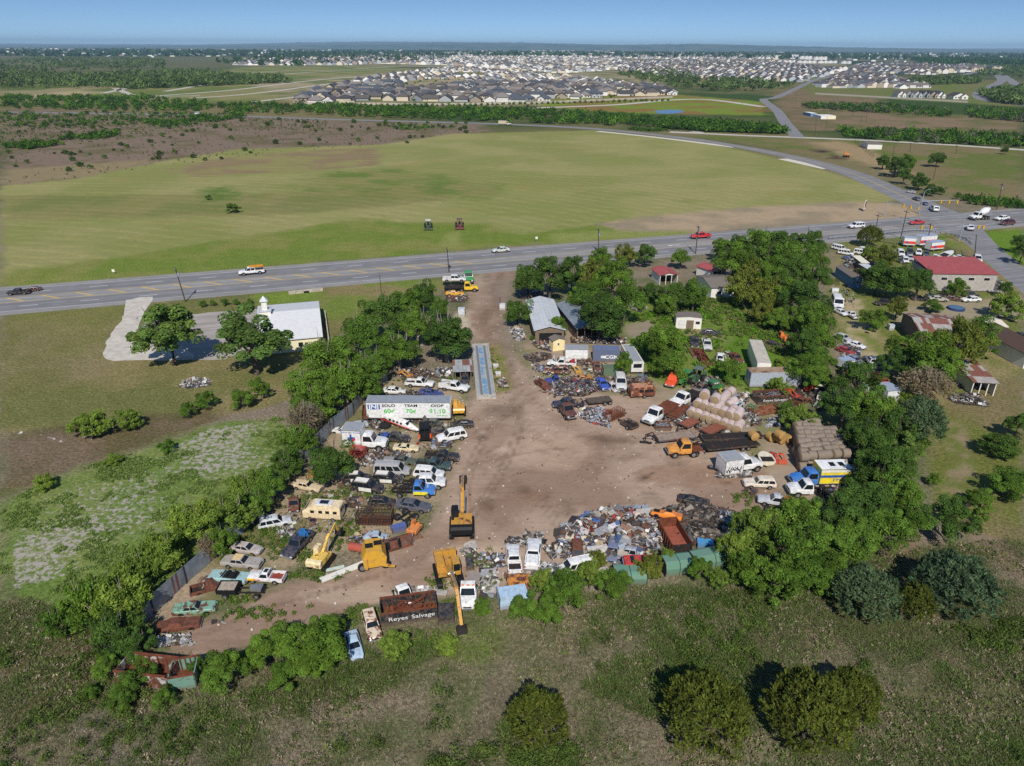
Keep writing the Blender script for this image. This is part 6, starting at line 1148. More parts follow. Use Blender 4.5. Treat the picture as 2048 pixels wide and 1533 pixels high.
def digger(label, reg, body, facing, boom_pts, col, s=1.0, tracks=True, house=None, name='excavator', cabside=1, tint2=None):
    """body: photo point on the ground; facing: photo point the boom points to; boom_pts: (along, height) pairs in metres"""
    g = V(*px(reg, *body)); f = V(*px(reg, *facing)) - g; a = math.atan2(f.y, f.x); t = thing(name, label, 'excavator', g, a, None, s); c4 = (*lin(*col), .2); c5 = (*lin(*(tint2 or col)), .2)
    for y in (-1, 1):
        if tracks:
            tk = MB(); n = 14; prof = [(x + .45 * math.cos(q), .5 + .45 * math.sin(q)) for x, qs in ((1.7, np.linspace(-1.57, 1.57, 7)), (-1.7, np.linspace(1.57, 4.71, 7))) for q in qs]; tk.prism(prof, y * 1.3 - .3, y * 1.3 + .3)
            o = tk.obj('track', M_black, t); MB().box((0, y * 1.3, .5), (3.2, .66, .35)).obj('track_frame', M_frame, o)
        else:
            for x in (-1.3, 1.3): add_wheel(t, (x, y * 1.05, .62), .62, .45)
    b = MB().box((0, 0, 1.15), (1.6, 1.6, .5)); b.box((-.5, 0, 1.55), (3.6, 2.7, .5)); b.box((-.9, -.85 * cabside, 2.05), (2.4, .95, .65)); b.box((-.9, .35 * cabside, 1.95), (1.9, 1.2, .45)); b.obj('engine_deck', M_paint, t, color=c4)
    cw_ = MB(); cw_.prism([(-2.75, 1.35), (-1.95, 1.3), (-1.95, 2.45), (-2.5, 2.4), (-2.75, 2.1)], -1.35, 1.35); cw_.obj('counterweight', M_paint if tint2 else M_black, t, color=c5)
    cb = MB().box((.65, .85 * cabside, 2.35), (1.6, .95, 1.5), taper=.88).obj('cab', M_paint if tint2 else M_black, t, color=c5); MB().box((1.42, .85 * cabside, 2.5), (.06, .75, .95)).obj('windscreen', M_glass, cb); MB().box((.65, (.85 + .47) * cabside, 2.55), (1.1, .05, .8)).obj('side_window', M_glass, cb)
    pts = [Vector((x, -.1 * cabside, z)) for x, z in boom_pts]
    bm_ = MB(); n = len(pts); split = n - 2
    for i in range(split): bm_.bar(pts[i], pts[i + 1], .42, .62 - .1 * i)
    bo = bm_.obj('boom', M_paint, t, color=c4); MB().bar(pts[split], pts[split + 1], .36, .42).obj('stick', M_paint, t, color=c4)
    rm = MB(); m0 = pts[0] + Vector((.9, 0, -.35)); rm.cyl(m0 + Vector((0, .3, 0)), pts[1] + Vector((-.2, .3, -.1)), .1, n=8); rm.cyl(m0 - Vector((0, .3, 0)), pts[1] + Vector((-.2, -.3, -.1)), .1, n=8); rm.cyl(pts[1] + Vector((.2, 0, .55)), pts[split] + Vector((.1, 0, .5)), .1, n=8); rm.obj('hydraulic_ram', M_chrome, bo)
    e = pts[-1]; k = MB(); k.prism([(e.x - .1, e.z), (e.x + .5, e.z - .1), (e.x + .75, e.z - .7), (e.x + .3, e.z - 1.15), (e.x - .35, e.z - .9)], e.y - .55, e.y + .55); k.obj('bucket', M_frame, t)
    return t
def tractor(label, reg, at, to, col, s=1.0, cabroof=None, mower=False, wheelcol=None, name='tractor'):
    g = V(*px(reg, *at)); f = V(*px(reg, *to)) - g; t = thing(name, label, 'tractor', g, math.atan2(f.y, f.x), None, s); c4 = (*lin(*col), .08)
    b = MB(); b.box((.9, 0, 1.15), (1.9, .65, .75), taper=.9); b.box((-.4, 0, .9), (1.4, .9, .5)); b.obj('hood', M_paint, t, color=c4)
    for y in (-1, 1): add_wheel(t, (-.75, y * .95, .8), .8, .5); add_wheel(t, (1.4, y * .8, .45), .45, .28); MB().box((-.75, y * .95, 1.68), (1.3, .5, .08)).obj('mudguard', M_paint, t, color=c4)
    MB().box((-.75, 0, 1.35), (.55, .55, .15)).box((-1.0, 0, 1.65), (.12, .55, .5)).obj('seat', M_black, t)
    mb = MB(); [mb.box((x, y * .6, 1.85), (.07, .07, 1.3)) for x in (-1.15, .1) for y in (-1, 1)]; mb.obj('cab_post', M_black, t); MB().box((-.5, 0, 2.52), (1.6, 1.5, .1)).obj('cab_roof', M_paint, t, color=(*lin(*(cabroof or col)), 0)); MB().cyl((1.2, .2, 1.5), (1.2, .2, 2.2), .05, n=6).obj('exhaust', M_black, t)
    if mower: MB().box((-2.3, 0, .45), (1.5, 2.6, .35)).box((-1.4, 0, .6), (.7, .5, .2)).obj('mower_deck', M_paint, t, color=c4)
    return t
# ================================================================ WHAT STANDS IN THE YARD, left side from the driveway down
W_ = (232, 232, 230)
car('sedan', "white sedan parked behind the long white semi trailer", 'A', (1050, 300), (1288, 305), W_)
car('pickup', "white pickup with its hood up between white sedan and the service truck", 'A', (1290, 222), (1572, 242), W_, hood=True)
def service(t, c4, s):
    a = MB(); [a.box((-1.75, y * .78, 1.05), (1.9, .42, .7)) for y in (-1, 1)]; a.obj('tool_box', M_paint, t, color=c4); MB().tube([(-2.4, -.3, 1.4), (-1.2, -.3, 1.75), (-.8, 0, 1.6)], .05).obj('hoist', M_frame, t)
car('pickup', "white service-body pickup with tool boxes, nearest the weighbridge", 'A', (1645, 250), (1930, 292), W_, extra=service)
car('coupe', "deep blue muscle car behind the semi trailer's right end", 'A', (1425, 312), (1662, 335), (30, 62, 130))
car('suv', "dark suv behind the white service-body pickup", 'A', (1900, 150), (1888, 232), (44, 48, 56))
def tnt(t, L, w, z0, z1):
    y = -w / 2 - .05; H = z1 - z0; X = lambda f: -L / 2 + L * f
    p_ = MB().box((X(.095), y + .015, z1 - H * .28), (L * .145, .02, H * .3)).obj('logo_panel', M_blueink, t); writing(p_, "JNJ", 1.05, M_whiteink, (X(.095), y, z1 - H * .28), SIDE, sx=1.25, bold=.03)
    for tx, f in (("SOLO", .27), ("TEAM", .535), ("O/OP", .845)): writing(t, tx, .64, M_ink, (X(f), y, z1 - H * .2), SIDE, sx=1.35, bold=.015)
    for tx, f in (("60\u00a2", .27), ("70\u00a2", .53), ("$1.10", .845)): writing(t, tx, 1.1, M_greenink, (X(f), y, z1 - H * .55), SIDE, sx=1.1, bold=.02)
    writing(t, "PER MILE", .34, M_greenink, (X(.9), y, z1 - H * .82), SIDE, sx=1.3)
boxtrailer('semi_trailer', "long white semi trailer lettered with SOLO, TEAM and pay rates", 'trailer', 'A', (888, 598), (1748, 600), 2.6, .9, 3.85, (238, 238, 236), .03, tnt, 2, plain("trailer_roof", lin(142, 148, 156), .6, .15), pz=.9)
digger("small yellow loader at the semi trailer's right end", 'A', (1835, 545), (1838, 360), [(.3, 1.9), (1.4, 2.3), (1.9, 1.2), (2.1, .7)], (222, 160, 40), .72, name='excavator', tint2=(226, 168, 50))
# light aircraft fuselage
def flat_truck(label, reg, rear, front, col, deckm=None, name='flatbed_truck', rust=0.03, box=None, s=1.1):
    L = (V(*px(reg, *front), .9) - V(*px(reg, *rear), .9)).length; t = car('truck_cab', label, reg, rear, front, col, rust, lo=s, hi=s, name=name, skip=('frame',)); ext = L / s - 4.6
    a = t.rotation_euler[2]; t.location += Vector((math.cos(a), math.sin(a), 0)) * (ext * s / 2); x0 = -2.3 - ext
    fr = MB(); [fr.box(((x0 - .9) / 2, y * .42, .8), (abs(x0) - .9, .1, .22)) for y in (-1, 1)]; fr.obj('frame', M_frame, t)
    if box: boxbody(x0, -.86, *box)(t, None, None)
    else: MB().box(((x0 - 1.0) / 2, 0, 1.1), (abs(x0) - 1.05, 2.3, .14)).obj('flatbed', deckm, t)
    [add_wheel(t, (x0 + 1.3, y * .9, .48), .48, .45) for y in (-1, 1)]; return t
def plane():
    a, b = V(*px('A', 1000, 560), .9), V(*px('A', 1420, 712), .9); d = b - a; c = (a + b) / 2; L = d.length; t = thing('aircraft', "white light aircraft fuselage with red stripe, wings removed, lying by the boat", 'aircraft', (c.x, c.y, 0), math.atan2(d.y, d.x)); rg_ = []
    for u, r, z in ((-.5, .16, 1.25), (-.3, .42, 1.12), (-.1, .66, 1.0), (.1, .75, 1.0), (.25, .72, .95), (.36, .5, .82), (.47, .26, .75), (.5, .06, .74)): rg_.append([(u * L, r * .92 * math.cos(q), z + r * math.sin(q)) for q in np.linspace(0, 6.283, 13)[:-1]])
    MB().loft(rg_).obj('fuselage', M_paint, t, smooth=True, color=(*lin(236, 234, 230), 0)); MB().prism([(-.5 * L, 1.3), (-.36 * L, 1.4), (-.5 * L, 3.0), (-.58 * L, 3.1)], -.05, .05).obj('tail_fin', M_paint, t, color=(*lin(228, 226, 222), .05)); MB().box((-.47 * L, 0, 1.45), (.8, 2.2, .07)).obj('tailplane', M_paint, t, color=(*lin(228, 226, 222), .05))
    for y in (-1, 1): MB().box((-.02 * L, y * .66, .8), (L * .72, .12, .1)).obj('stripe', M_redink, t)
    for u in (-.12, -.03, .06, .15): MB().box((u * L, -.69, 1.28), (.36, .14, .28)).obj('window', M_glass, t)
    MB().box((.27 * L, 0, 1.42), (.5, 1.05, .34), m=Matrix.Rotation(R(35), 3, 'Y')).obj('windscreen', M_glass, t)
plane()
def boat(label, reg, stern, bow, col=(236, 236, 234), cabin=True, tilt=0, name='boat', trim=(120, 130, 140)):
    a, b = V(*px(reg, *stern), 1.0), V(*px(reg, *bow), 1.0); d = b - a; c = (a + b) / 2; L = d.length; t = thing(name, label, 'boat', (c.x, c.y, 0), math.atan2(d.y, d.x)); t.rotation_euler[0] = R(tilt); rg_ = []
    for u, w, k in ((-.5, 1.1, .35), (-.2, 1.22, .3), (.15, 1.1, .32), (.35, .7, .5), (.5, .05, 1.0)): rg_.append([(u * L, -w, 1.25 + u * .25), (u * L, -w * .75, .7 + (.3 if u > .3 else 0)), (u * L, 0, k), (u * L, w * .75, .7 + (.3 if u > .3 else 0)), (u * L, w, 1.25 + u * .25)])
    MB().loft(rg_).obj('hull', M_paint, t, color=(*lin(*col), 0)); MB().box((-.24 * L, 0, 1.22), (L * .42, 1.8, .1)).obj('cockpit', M_frame, t)
    if cabin: MB().box((.1 * L, 0, 1.6), (L * .34, 1.7, .7), taper=.8).obj('cabin', M_paint, t, color=(*lin(*col), 0)); MB().box((.1 * L, 0, 1.62), (L * .3, 1.74, .26)).obj('cabin_window', M_glass, t); MB().box((-.12 * L, 0, 2.25), (L * .36, 1.8, .08)).obj('canopy', plain("grey_canvas", lin(*trim)), t)
    MB().box((0, 0, .2), (L * .6, .9, .3)).obj('cradle', M_frame, t)
boat("white cabin boat leaning against the semi trailer's lettered side", 'A', (890, 565), (1255, 540))
flatbed("dark brown wooden-sided trailer standing on end by the boat", 'A', (872, 600), (880, 470), 1.0, 1.2, M_rust, (70, 50, 42), 1, rails=.6)
car('sedan', "pale grey crumpled sedan behind the box truck with the star", 'A', (880, 640), (672, 680), (178, 184, 192), .12)
def star(bx, l, w):
    y = -w - .03; k = l / 1.6; writing(bx, "TEXAS RECYCLERS", .36 * k, M_blueink, (0, y, 2.85), SIDE, sx=1.15)
    def em(pts, mt, o): m = MB(); m._add([(x * k, y - o, z) for x, z in pts], [tuple(range(len(pts)))]); m.obj('emblem', mt, bx)
    em([(-.65, 2.2), (-.25, 2.15), (-.2, 2.6), (.1, 2.6), (.1, 2.25), (.65, 2.15), (.7, 1.85), (.4, 1.6), (.2, 1.25), (-.05, 1.55), (-.25, 1.6)], M_blueink, .005); em([(.1, 2.0), (.65, 1.95), (.7, 1.85), (.4, 1.6), (.2, 1.25), (.05, 1.5)], M_redink, .012); writing(bx, "CASH  44", .36, M_redink, (.3 * l, y, 1.05), SIDE, sx=1.2)
flat_truck("white box truck with a blue and red star emblem on its side", 'A', (668, 840), (1095, 862), W_, name='box_truck', box=(1.2, .85, 3.2, (240, 240, 238), star), s=1.15)
def bedload(col, n=6, seed=3):
    def f(t, c4, s):
        a, c, w, zf, zt_ = s['bed']; rg_ = random.Random(seed); mb = MB()
        for k in range(n): mb.box((rg_.uniform(a + .4, c - .3), rg_.uniform(-.5, .5), zt_ + rg_.uniform(-.1, .2)), (rg_.uniform(.3, .8), rg_.uniform(.2, .6), rg_.uniform(.2, .5)), rg_.uniform(0, 3))
        tag(mb.obj('load', plain("bed_load", lin(*col), .8, .4, 3), t), kind="stuff")
    return f
car('pickup', "black pickup with blue junk in the bed beside the aircraft nose", 'A', (1005, 785), (1325, 795), (34, 36, 40), extra=bedload((60, 90, 160)))
def utv(label, reg, at, to):
    g = V(*px(reg, *at)); f = V(*px(reg, *to)) - g; t = thing('utility_buggy', label, 'buggy', g, math.atan2(f.y, f.x), None, 1.15); MB().box((0, 0, .65), (2.9, 1.4, .4)).box((1.1, 0, .95), (.8, 1.3, .3)).obj('body', M_black, t); MB().box((-.2, 0, 1.95), (2.0, 1.45, .08)).obj('roof', M_black, t)
    mb = MB(); [mb.bar((x, y * .68, .8), (x * .85 - .1, y * .62, 1.95), .07) for x in (-1.1, 0, .8) for y in (-1, 1)]; mb.obj('roll_cage', M_frame, t); [MB().box((1.05, y * .72, .85), (.75, .3, .35)).obj('fender', plain("orange_fender", lin(232, 92, 36)), t) for y in (-1, 1)]; [MB().box((-.3, y * .35, 1.0), (.5, .5, .5)).obj('seat', M_black, t) for y in (-1, 1)]
    for x in (-.95, 1.05):
        for y in (-1, 1): add_wheel(t, (x, y * .72, .36), .36, .3)
utv("black roofed utility buggy with orange fenders", 'A', (1485, 800), (1490, 880))
car('suv', "white suv facing left beside the open dirt, below the semi trailer", 'A', (1905, 745), (1605, 800), W_)
car('sedan', "dark green car with raised hood in front of the semi trailer", 'A', (1620, 640), (1470, 620), (36, 50, 44), hood=True); car('sedan', "black wrecked car with open hood at the row's end", 'A', (1945, 640), (1775, 645), (30, 31, 34), .1, hood=True); car('coupe', "black stripped car behind the white suv", 'A', (1580, 720), (1730, 690), (38, 38, 40), .25, wheels=False, drop=.15)
car('coupe', "cream coupe with a rusted-away front", 'A', (1165, 880), (1415, 890), (232, 214, 170), .16); car('pickup', "black pickup parked facing the open dirt", 'A', (1490, 970), (1830, 990), (28, 29, 33)); car('pickup', "dark teal pickup with hood off and bare front wheels", 'A', (1400, 1055), (1745, 1080), (24, 70, 72), .05, hood=True)
car('van', "silver passenger van with missing side glass", 'A', (965, 1120), (1330, 1130), (172, 172, 174)); car('suv', "white suv with black windows behind the white crew-cab truck", 'A', (1370, 1140), (1680, 1165), W_); car('crew_chassis', "white crew-cab truck with rusty bare rear frame", 'A', (1255, 1245), (1695, 1250), W_)
def yel(t, c4, s): [MB().box((1.1, y * 1.0, .85), (1.9, .04, .46)).obj('door_panel', plain("yellow_paint", lin(238, 224, 60)), t) for y in (-1, 1)]
car('cab_chassis', "blue and yellow chassis-cab truck with no bed", 'A', (1140, 1325), (1590, 1335), (44, 124, 206), extra=yel)
def police(t, c4, s):
    for y in (-1, 1): [MB().box((x, y * .985, .82), (1.0, .03, .62)).obj('door', M_white_w, t) for x in (-.5, .52)]
    MB().box((-.8, 0, s['zt'] + .015), (2.0, 1.35, .03)).obj('white_roof', M_white_w, t)
car('suv', "black and white police suv half hidden by the shrubby tree", 'A', (665, 1200), (915, 1195), (24, 25, 30), extra=police); car('suv', "black and white police suv, middle of the three", 'A', (945, 1195), (1250, 1215), (24, 25, 30), extra=police); car('suv', "black and white police suv, nearest of the three", 'A', (735, 1270), (1055, 1315), (24, 25, 30), extra=police)
car('classic_car', "beige boxy old sedan beside the fence", 'A', (165, 1250), (388, 1295), (222, 200, 164), .05, name='vintage_car')
car('crossover', "black crossover parked beside the grey sedan", 'B', (1382, 245), (1602, 255), (22, 23, 26)); car('sedan', "dark grey sedan at the row's end near the digger", 'B', (1608, 265), (1885, 300), (74, 80, 94))
# crates, tanks, oddments of the left side
def cage(name, label, cat, reg, c0, c1, w, h, col, n=9):
    a, b = V(*px(reg, *c0)), V(*px(reg, *c1)); d = b - a; L = d.length; nn = Vector((-d.y, d.x, 0)).normalized(); c = (a + b) / 2 + nn * w / 2; t = thing(name, label, cat, (c.x, c.y, 0), math.atan2(d.y, d.x)); mt = plain("cage_rust", lin(*col), .9, .3, 2, .3)
    MB().box((0, 0, .25), (L, w, .12)).obj('floor', mt, t)
    for sgn, nm in ((-1, 'side_panel'), (1, 'side_panel')):
        mb = MB(); [mb.box((-L / 2 + L * k / n, sgn * w / 2, h / 2), (.06, .06, h)) for k in range(n + 1)]; [mb.box((0, sgn * w / 2, z), (L, .05, .07)) for z in np.linspace(.3, h, 5)]; mb.obj(nm, mt, t)
    for x in (-1, 1):
        mb = MB(); [mb.box((x * L / 2, -w / 2 + w * k / 3, h / 2), (.06, .06, h)) for k in range(4)]; [mb.box((x * L / 2, 0, z), (.05, w, .07)) for z in np.linspace(.3, h, 5)]; mb.obj('end_panel', mt, t)
cage('steel_cage', "rusty brown steel cage box below the grey sedan", 'cage', 'B', (1280, 460), (1570, 465), 2.0, 1.7, (72, 56, 46), 12)
def box_thing(name, label, cat, reg, at, dims, col, rot=0, z=0.0, rust=.0, parts=None, tilt=0, taper=1.0):
    g = V(*px(reg, *at), z); t = thing(name, label, cat, g, R(rot)); t.rotation_euler[0] = R(tilt); MB().box((0, 0, dims[2] / 2), dims, taper=taper).obj('body', M_paint, t, color=(*lin(*col), rust)); tr = MB(); [tr.box((x * dims[0] / 2, y * dims[1] / 2, dims[2] / 2), (.06, .06, dims[2])) for x in (-1, 1) for y in (-1, 1)]; tr.obj('trim', M_frame, t)
    return t
def axle(label, reg, a0, a1):
    a, b = V(*px(reg, *a0), .5), V(*px(reg, *a1), .5); c = (a + b) / 2; d = b - a; t = thing('axle_bogie', label, 'axle', (c.x, c.y, 0), math.atan2(d.y, d.x)); L = d.length; MB().box((0, .45, .6), (L, .1, .2)).box((0, -.45, .6), (L, .1, .2)).obj('frame', M_frame, t)
    for x in (-L * .32, L * .32): MB().cyl((x, -.9, .5), (x, .9, .5), .1, n=8).obj('axle', M_frame, t); [add_wheel(t, (x, y, .5), .5, .42) for y in (-.95, .95)]
axle("twin truck axle on tyres right of the rusty cage", 'B', (1640, 420), (1740, 350))
digger("small orange stripped machine with a rusty arm", 'B', (1770, 510), (1850, 400), [(.2, 1.6), (1.4, 1.9), (2.2, 1.5), (2.5, .8)], (226, 140, 60), .5, tracks=False, tint2=(220, 132, 60))
box_thing('sheet_stack', "rusty and grey metal plates stacked before the orange machine", 'plates', 'B', (1735, 560), (2.4, 1.1, .3), (136, 84, 60), 25, rust=.3); box_thing('engine_block', "blue engine block with a radiator", 'engine', 'B', (1630, 500), (1.9, .9, .9), (78, 98, 160), 25)
def beetle():
    c, a, s = pose(px('B', 1360, 545), px('B', 1520, 545), 3.6, .7, .9, 1.2); t = thing('car_shell', "pale blue rounded car shell with a rusty roof and yellow seat", 'car', (c.x, c.y, 0), a, None, s); rg_ = [[(x, -w * .9, .3), (x, -w, .7), (x, -w * .7, z), (x, w * .7, z), (x, w, .7), (x, w * .9, .3)] for x, w, z in ((-1.8, .4, .7), (-1.5, .7, .95), (-.9, .78, 1.25), (-.3, .76, 1.45), (.35, .74, 1.42), (.8, .72, 1.0), (1.5, .6, .85), (1.8, .4, .6))]
    MB().loft(rg_).obj('body', M_paint, t, smooth=True, color=(*lin(172, 190, 206), .2)); MB().box((.62, 0, 1.2), (.06, .95, .36), m=Matrix.Rotation(R(-35), 3, 'Y')).obj('windscreen', M_glass, t); [MB().box((0, y * .79, 1.12), (.9, .06, .3)).obj('side_window', M_glass, t) for y in (-1, 1)]; MB().box((1.9, -.3, .3), (.5, .6, .5)).obj('seat', plain("yellow_seat", lin(224, 180, 60)), t)
beetle()
car('coupe', "dark brown burnt car tipped on its side by the blue shell", 'B', (1540, 590), (1650, 560), (66, 56, 50), .45, wheels=False, drop=-.3, roll=60, lo=.9)
g = V(*px('B', 1230, 630), .5); e = V(*px('B', 1400, 660), .5); tk = thing('tank', "rust-red cylindrical tank lying in the weeds", 'tank', (g.x, g.y, 0), 0); MB().cyl((0, 0, .55), e - g + Vector((0, 0, .55)), .55, n=14).obj('shell', M_paint, tk, color=(*lin(176, 70, 56), .15)); MB().cyl((-.05, 0, .55), (-.15, 0, .55), .4, n=12).obj('end_cap', M_paint, tk, color=(*lin(160, 60, 50), .2))
def baler():
    g = V(*px('B', 1440, 830)); t = thing('hay_baler', "bright yellow round hay baler facing the camera", 'hay baler', g, R(14), None, 1.15); c4 = (*lin(218, 164, 40), .12); b = MB(); b.prism([(-1.1, .5), (1.1, .5), (1.25, 1.6), (.8, 2.5), (-.8, 2.6), (-1.25, 1.8)], -.0, 2.2); b.obj('bale_chamber', M_paint, t, color=c4)
    [MB().box((x, .62, 2.15), (.72, .06, .9), m=Matrix.Rotation(R(-20), 3, 'X')).obj('mesh_window', M_darkin, t) for x in ()]; [MB().box((x, 1.0 + .3 * k, 2.62), (.8, .7, .06)).obj('roof_opening', M_darkin, t) for k, x in enumerate((-.45, .45))]; [add_wheel(t, (x, .3, .5), .5, .35) for x in (-1.3, 1.1)]; MB().bar((.6, 0, .7), (2.0, -.4, .6), .2).obj('tow_bar', M_paint, t, color=c4); MB().box((-.9, -.08, 1.1), (.3, .2, 1.3)).obj('gear_cover', M_paint, t, color=c4)
baler()
a, b = V(*px('B', 990, 905), .3), V(*px('B', 1350, 745), .3); t = thing('steel_beam', "long white beam lying between cream digger and yellow baler", 'beam', (a.x, a.y, 0)); MB().bar((0, 0, .28), b - a + Vector((0, 0, .0)), .9, .12).obj('top_flange', M_white_w, t); MB().bar((0, 0, .15), b - a + Vector((0, 0, -.13)), .16, .3).obj('web', M_white_w, t)
a, b = V(*px('B', 1030, 825), .2), V(*px('B', 1180, 780), .2); t = thing('steel_beam', "short pale green beam behind the long white one", 'beam', (a.x, a.y, 0)); MB().bar((0, 0, .2), b - a, .5, .1).obj('top_flange', plain("pale_green", lin(196, 208, 196)), t); MB().bar((0, 0, .1), b - a + Vector((0, 0, -.1)), .12, .2).obj('web', M_white_w, t)
digger("cream and yellow mini excavator with its boom raised over weeds", 'B', (1000, 770), (1190, 520), [(.6, 1.9), (2.8, 3.6), (5.2, 4.6), (6.2, 2.6)], (236, 196, 84), .72, tint2=(240, 220, 170), cabside=1)
car('pickup', "dark blue pickup without hood, junk in its bed", 'B', (885, 500), (705, 705), (40, 48, 66), extra=bedload((50, 110, 170), 7, 5), skip=('grille',))
def camper():
    c, a, s = pose(px('B', 1135, 335), px('B', 890, 320), 6.2, 1.2, .85, 1.1); t = thing('motorhome', "cream camper motorhome with small square windows", 'motorhome', (c.x, c.y, 0), a, None, s); c4 = (*lin(240, 218, 176), .03)
    b = MB(); b.loft([[(x, -1.1, .5), (x, -1.15, 1.5), (x, -1.0, z), (x, 1.0, z), (x, 1.15, 1.5), (x, 1.1, .5)] for x, z in ((-3, 2.5), (-2.9, 2.7), (1.6, 2.75), (2.5, 2.1), (3.0, 1.7))]); b.obj('body', M_paint, t, color=c4); MB().box((-.3, 0, 2.82), (2.6, 1.3, .16)).obj('roof_hatch', M_paint, t, color=(*lin(220, 224, 232), 0)); MB().box((-.3, 0, 2.92), (1.4, .9, .05)).obj('skylight', M_glass, t)
    [MB().box((x, y * 1.13, 1.75), (.6, .12, .45)).obj('side_window', M_glass, t) for x in (-2.2, -1.0, .1, 1.4) for y in (-1, 1)]; MB().box((2.62, 0, 2.0), (.5, 1.7, .06), m=Matrix.Rotation(R(45), 3, 'Y')).obj('windscreen', M_glass, t); MB().box((-3.01, 0, 1.9), (.06, 1.2, .5)).obj('rear_window', M_glass, t); [add_wheel(t, (x, y * 1.0, .38), .38, .26) for x in (-1.7, 1.9) for y in (-1, 1)]
camper()
car('truck_cab', "small rust-brown truck cab in front of the motorhome", 'B', (925, 350), (915, 405), (96, 60, 44), .7, wheels=False, drop=.5, lo=.45, hi=.5, skip=('frame',)); 
car('truck_cab', "rusty green and red old truck under the fence trees", 'B', (770, 210), (765, 320), (120, 150, 130), .5, wheels=False, drop=.3, lo=.7); car('suv', "white crushed suv overgrown with green weeds", 'B', (470, 430), (745, 375), (212, 216, 220), .1, wheels=False, drop=.35)
car('sedan', "grey-tan sedan with primer roof under the fence trees", 'B', (265, 612), (492, 645), (188, 178, 172), .08); car('classic_car', "long silver old sedan with a tan roof by the fence", 'B', (185, 725), (495, 755), (170, 164, 158), .03, extra=lambda t, c4, s: MB().box((-.42, 0, 1.465), (1.2, 1.2, .03)).obj('vinyl_roof', plain("tan_vinyl", lin(218, 188, 140)), t))
def open_top(label, reg, rear, front, col, rust):
    s = SPEC['classic_car']; t = car('classic_car', label, reg, rear, front, col, rust, skip=('body', 'rear_window', 'side_window', 'windscreen'), name='convertible'); b = MB(); b.loft([ring(*q) for q in s['low']]); b.obj('body', M_paint, t, smooth=True, color=(*lin(*col), rust)); MB().box((-.4, 0, 1.03), (2.0, 1.4, .05)).obj('cockpit', M_darkin, t); [MB().box((x, 0, 1.12), (.4, 1.3, .3)).obj('seat', M_black, t) for x in (-.9, .1)]; MB().box((.75, 0, 1.2), (.05, 1.4, .4), m=Matrix.Rotation(R(-35), 3, 'Y')).obj('windscreen', M_glass, t)
open_top("pale teal roofless old convertible", 'B', (390, 880), (80, 845), (158, 196, 196), .18)
def flames(t, c4, s): [MB().box((1.9, y * .975, .78), (1.3, .03, .32)).obj('flame_decal', plain("flame_yellow", lin(244, 190, 40)), t) for y in (-1, 1)]; [MB().box((1.0, y * .98, .74), (.9, .025, .14)).obj('flame_decal', M_redink, t) for y in (-1, 1)]; MB().box((-.1, 0, 1.755), (.55, .7, .03)).obj('sunroof', M_glass, t)
car('pickup', "white pickup with yellow flame decals and red bed floor", 'B', (690, 870), (395, 850), (236, 236, 236), extra=lambda t, c4, s: (flames(t, c4, s), MB().box((-1.65, 0, .67), (1.75, 1.5, .04)).obj('bed_floor', plain("red_oxide", lin(140, 62, 50), .9, .3, 3), t)))
def hotrod():
    a, b = V(*px('B', 150, 985), .6), V(*px('B', 525, 985), .6); d = b - a; L = d.length; c = (a + b) / 2; t = thing('bare_chassis', "bare truck chassis carrying a black bed full of rubble", 'chassis', (c.x, c.y, 0), math.atan2(d.y, d.x)); mb = MB(); [mb.box((0, y * .4, .6), (L, .1, .16)) for y in (-1, 1)]; [mb.box((x * L, 0, .6), (.1, .8, .12)) for x in (-.4, -.1, .2, .48)]; mb.obj('frame', M_frame, t)
    k = MB(); k.box((-L * .27, 0, .75), (L * .42, 1.7, .1)); [k.box((-L * .27, y * .85, 1.0), (L * .42, .1, .55)) for y in (-1, 1)]; [k.box((x * L, 0, 1.0), (.1, 1.7, .55)) for x in (-.48, -.06)]; k.obj('bed', M_black, t); MB().box((L * .3, 0, .85), (.9, .6, .6)).cyl((L * .42, -.5, .95), (L * .42, .5, .95), .25, n=10).obj('engine', M_chrome, t); [add_wheel(t, (x * L, y * .85, .38), .38, .26) for x in (-.3, .38) for y in (-1, 1)]
    tag(MB().box((-L * .27, 0, 1.1), (L * .36, 1.4, .3)).obj('rubble_load', plain("rubble", lin(170, 156, 140), .95, .5, 6), t), kind="stuff")
hotrod()
car('classic_car', "rust-roofed old sedan with mint green front and rear", 'H', (1010, 245), (1258, 222), (124, 176, 154), .3, wheels=False, drop=.2); car('classic_car', "completely rusted old car nearest the fence corner", 'H', (945, 345), (1135, 318), (104, 62, 46), .8, wheels=False, drop=.2, skip=('windscreen', 'rear_window', 'side_window', 'headlight'))
car('pickup', "flattened rusty pickup wreck beside the teal convertible", 'B', (0, 940), (150, 900), (118, 92, 84), .55, wheels=False, drop=.45, skip=('windscreen', 'rear_window', 'side_window'))
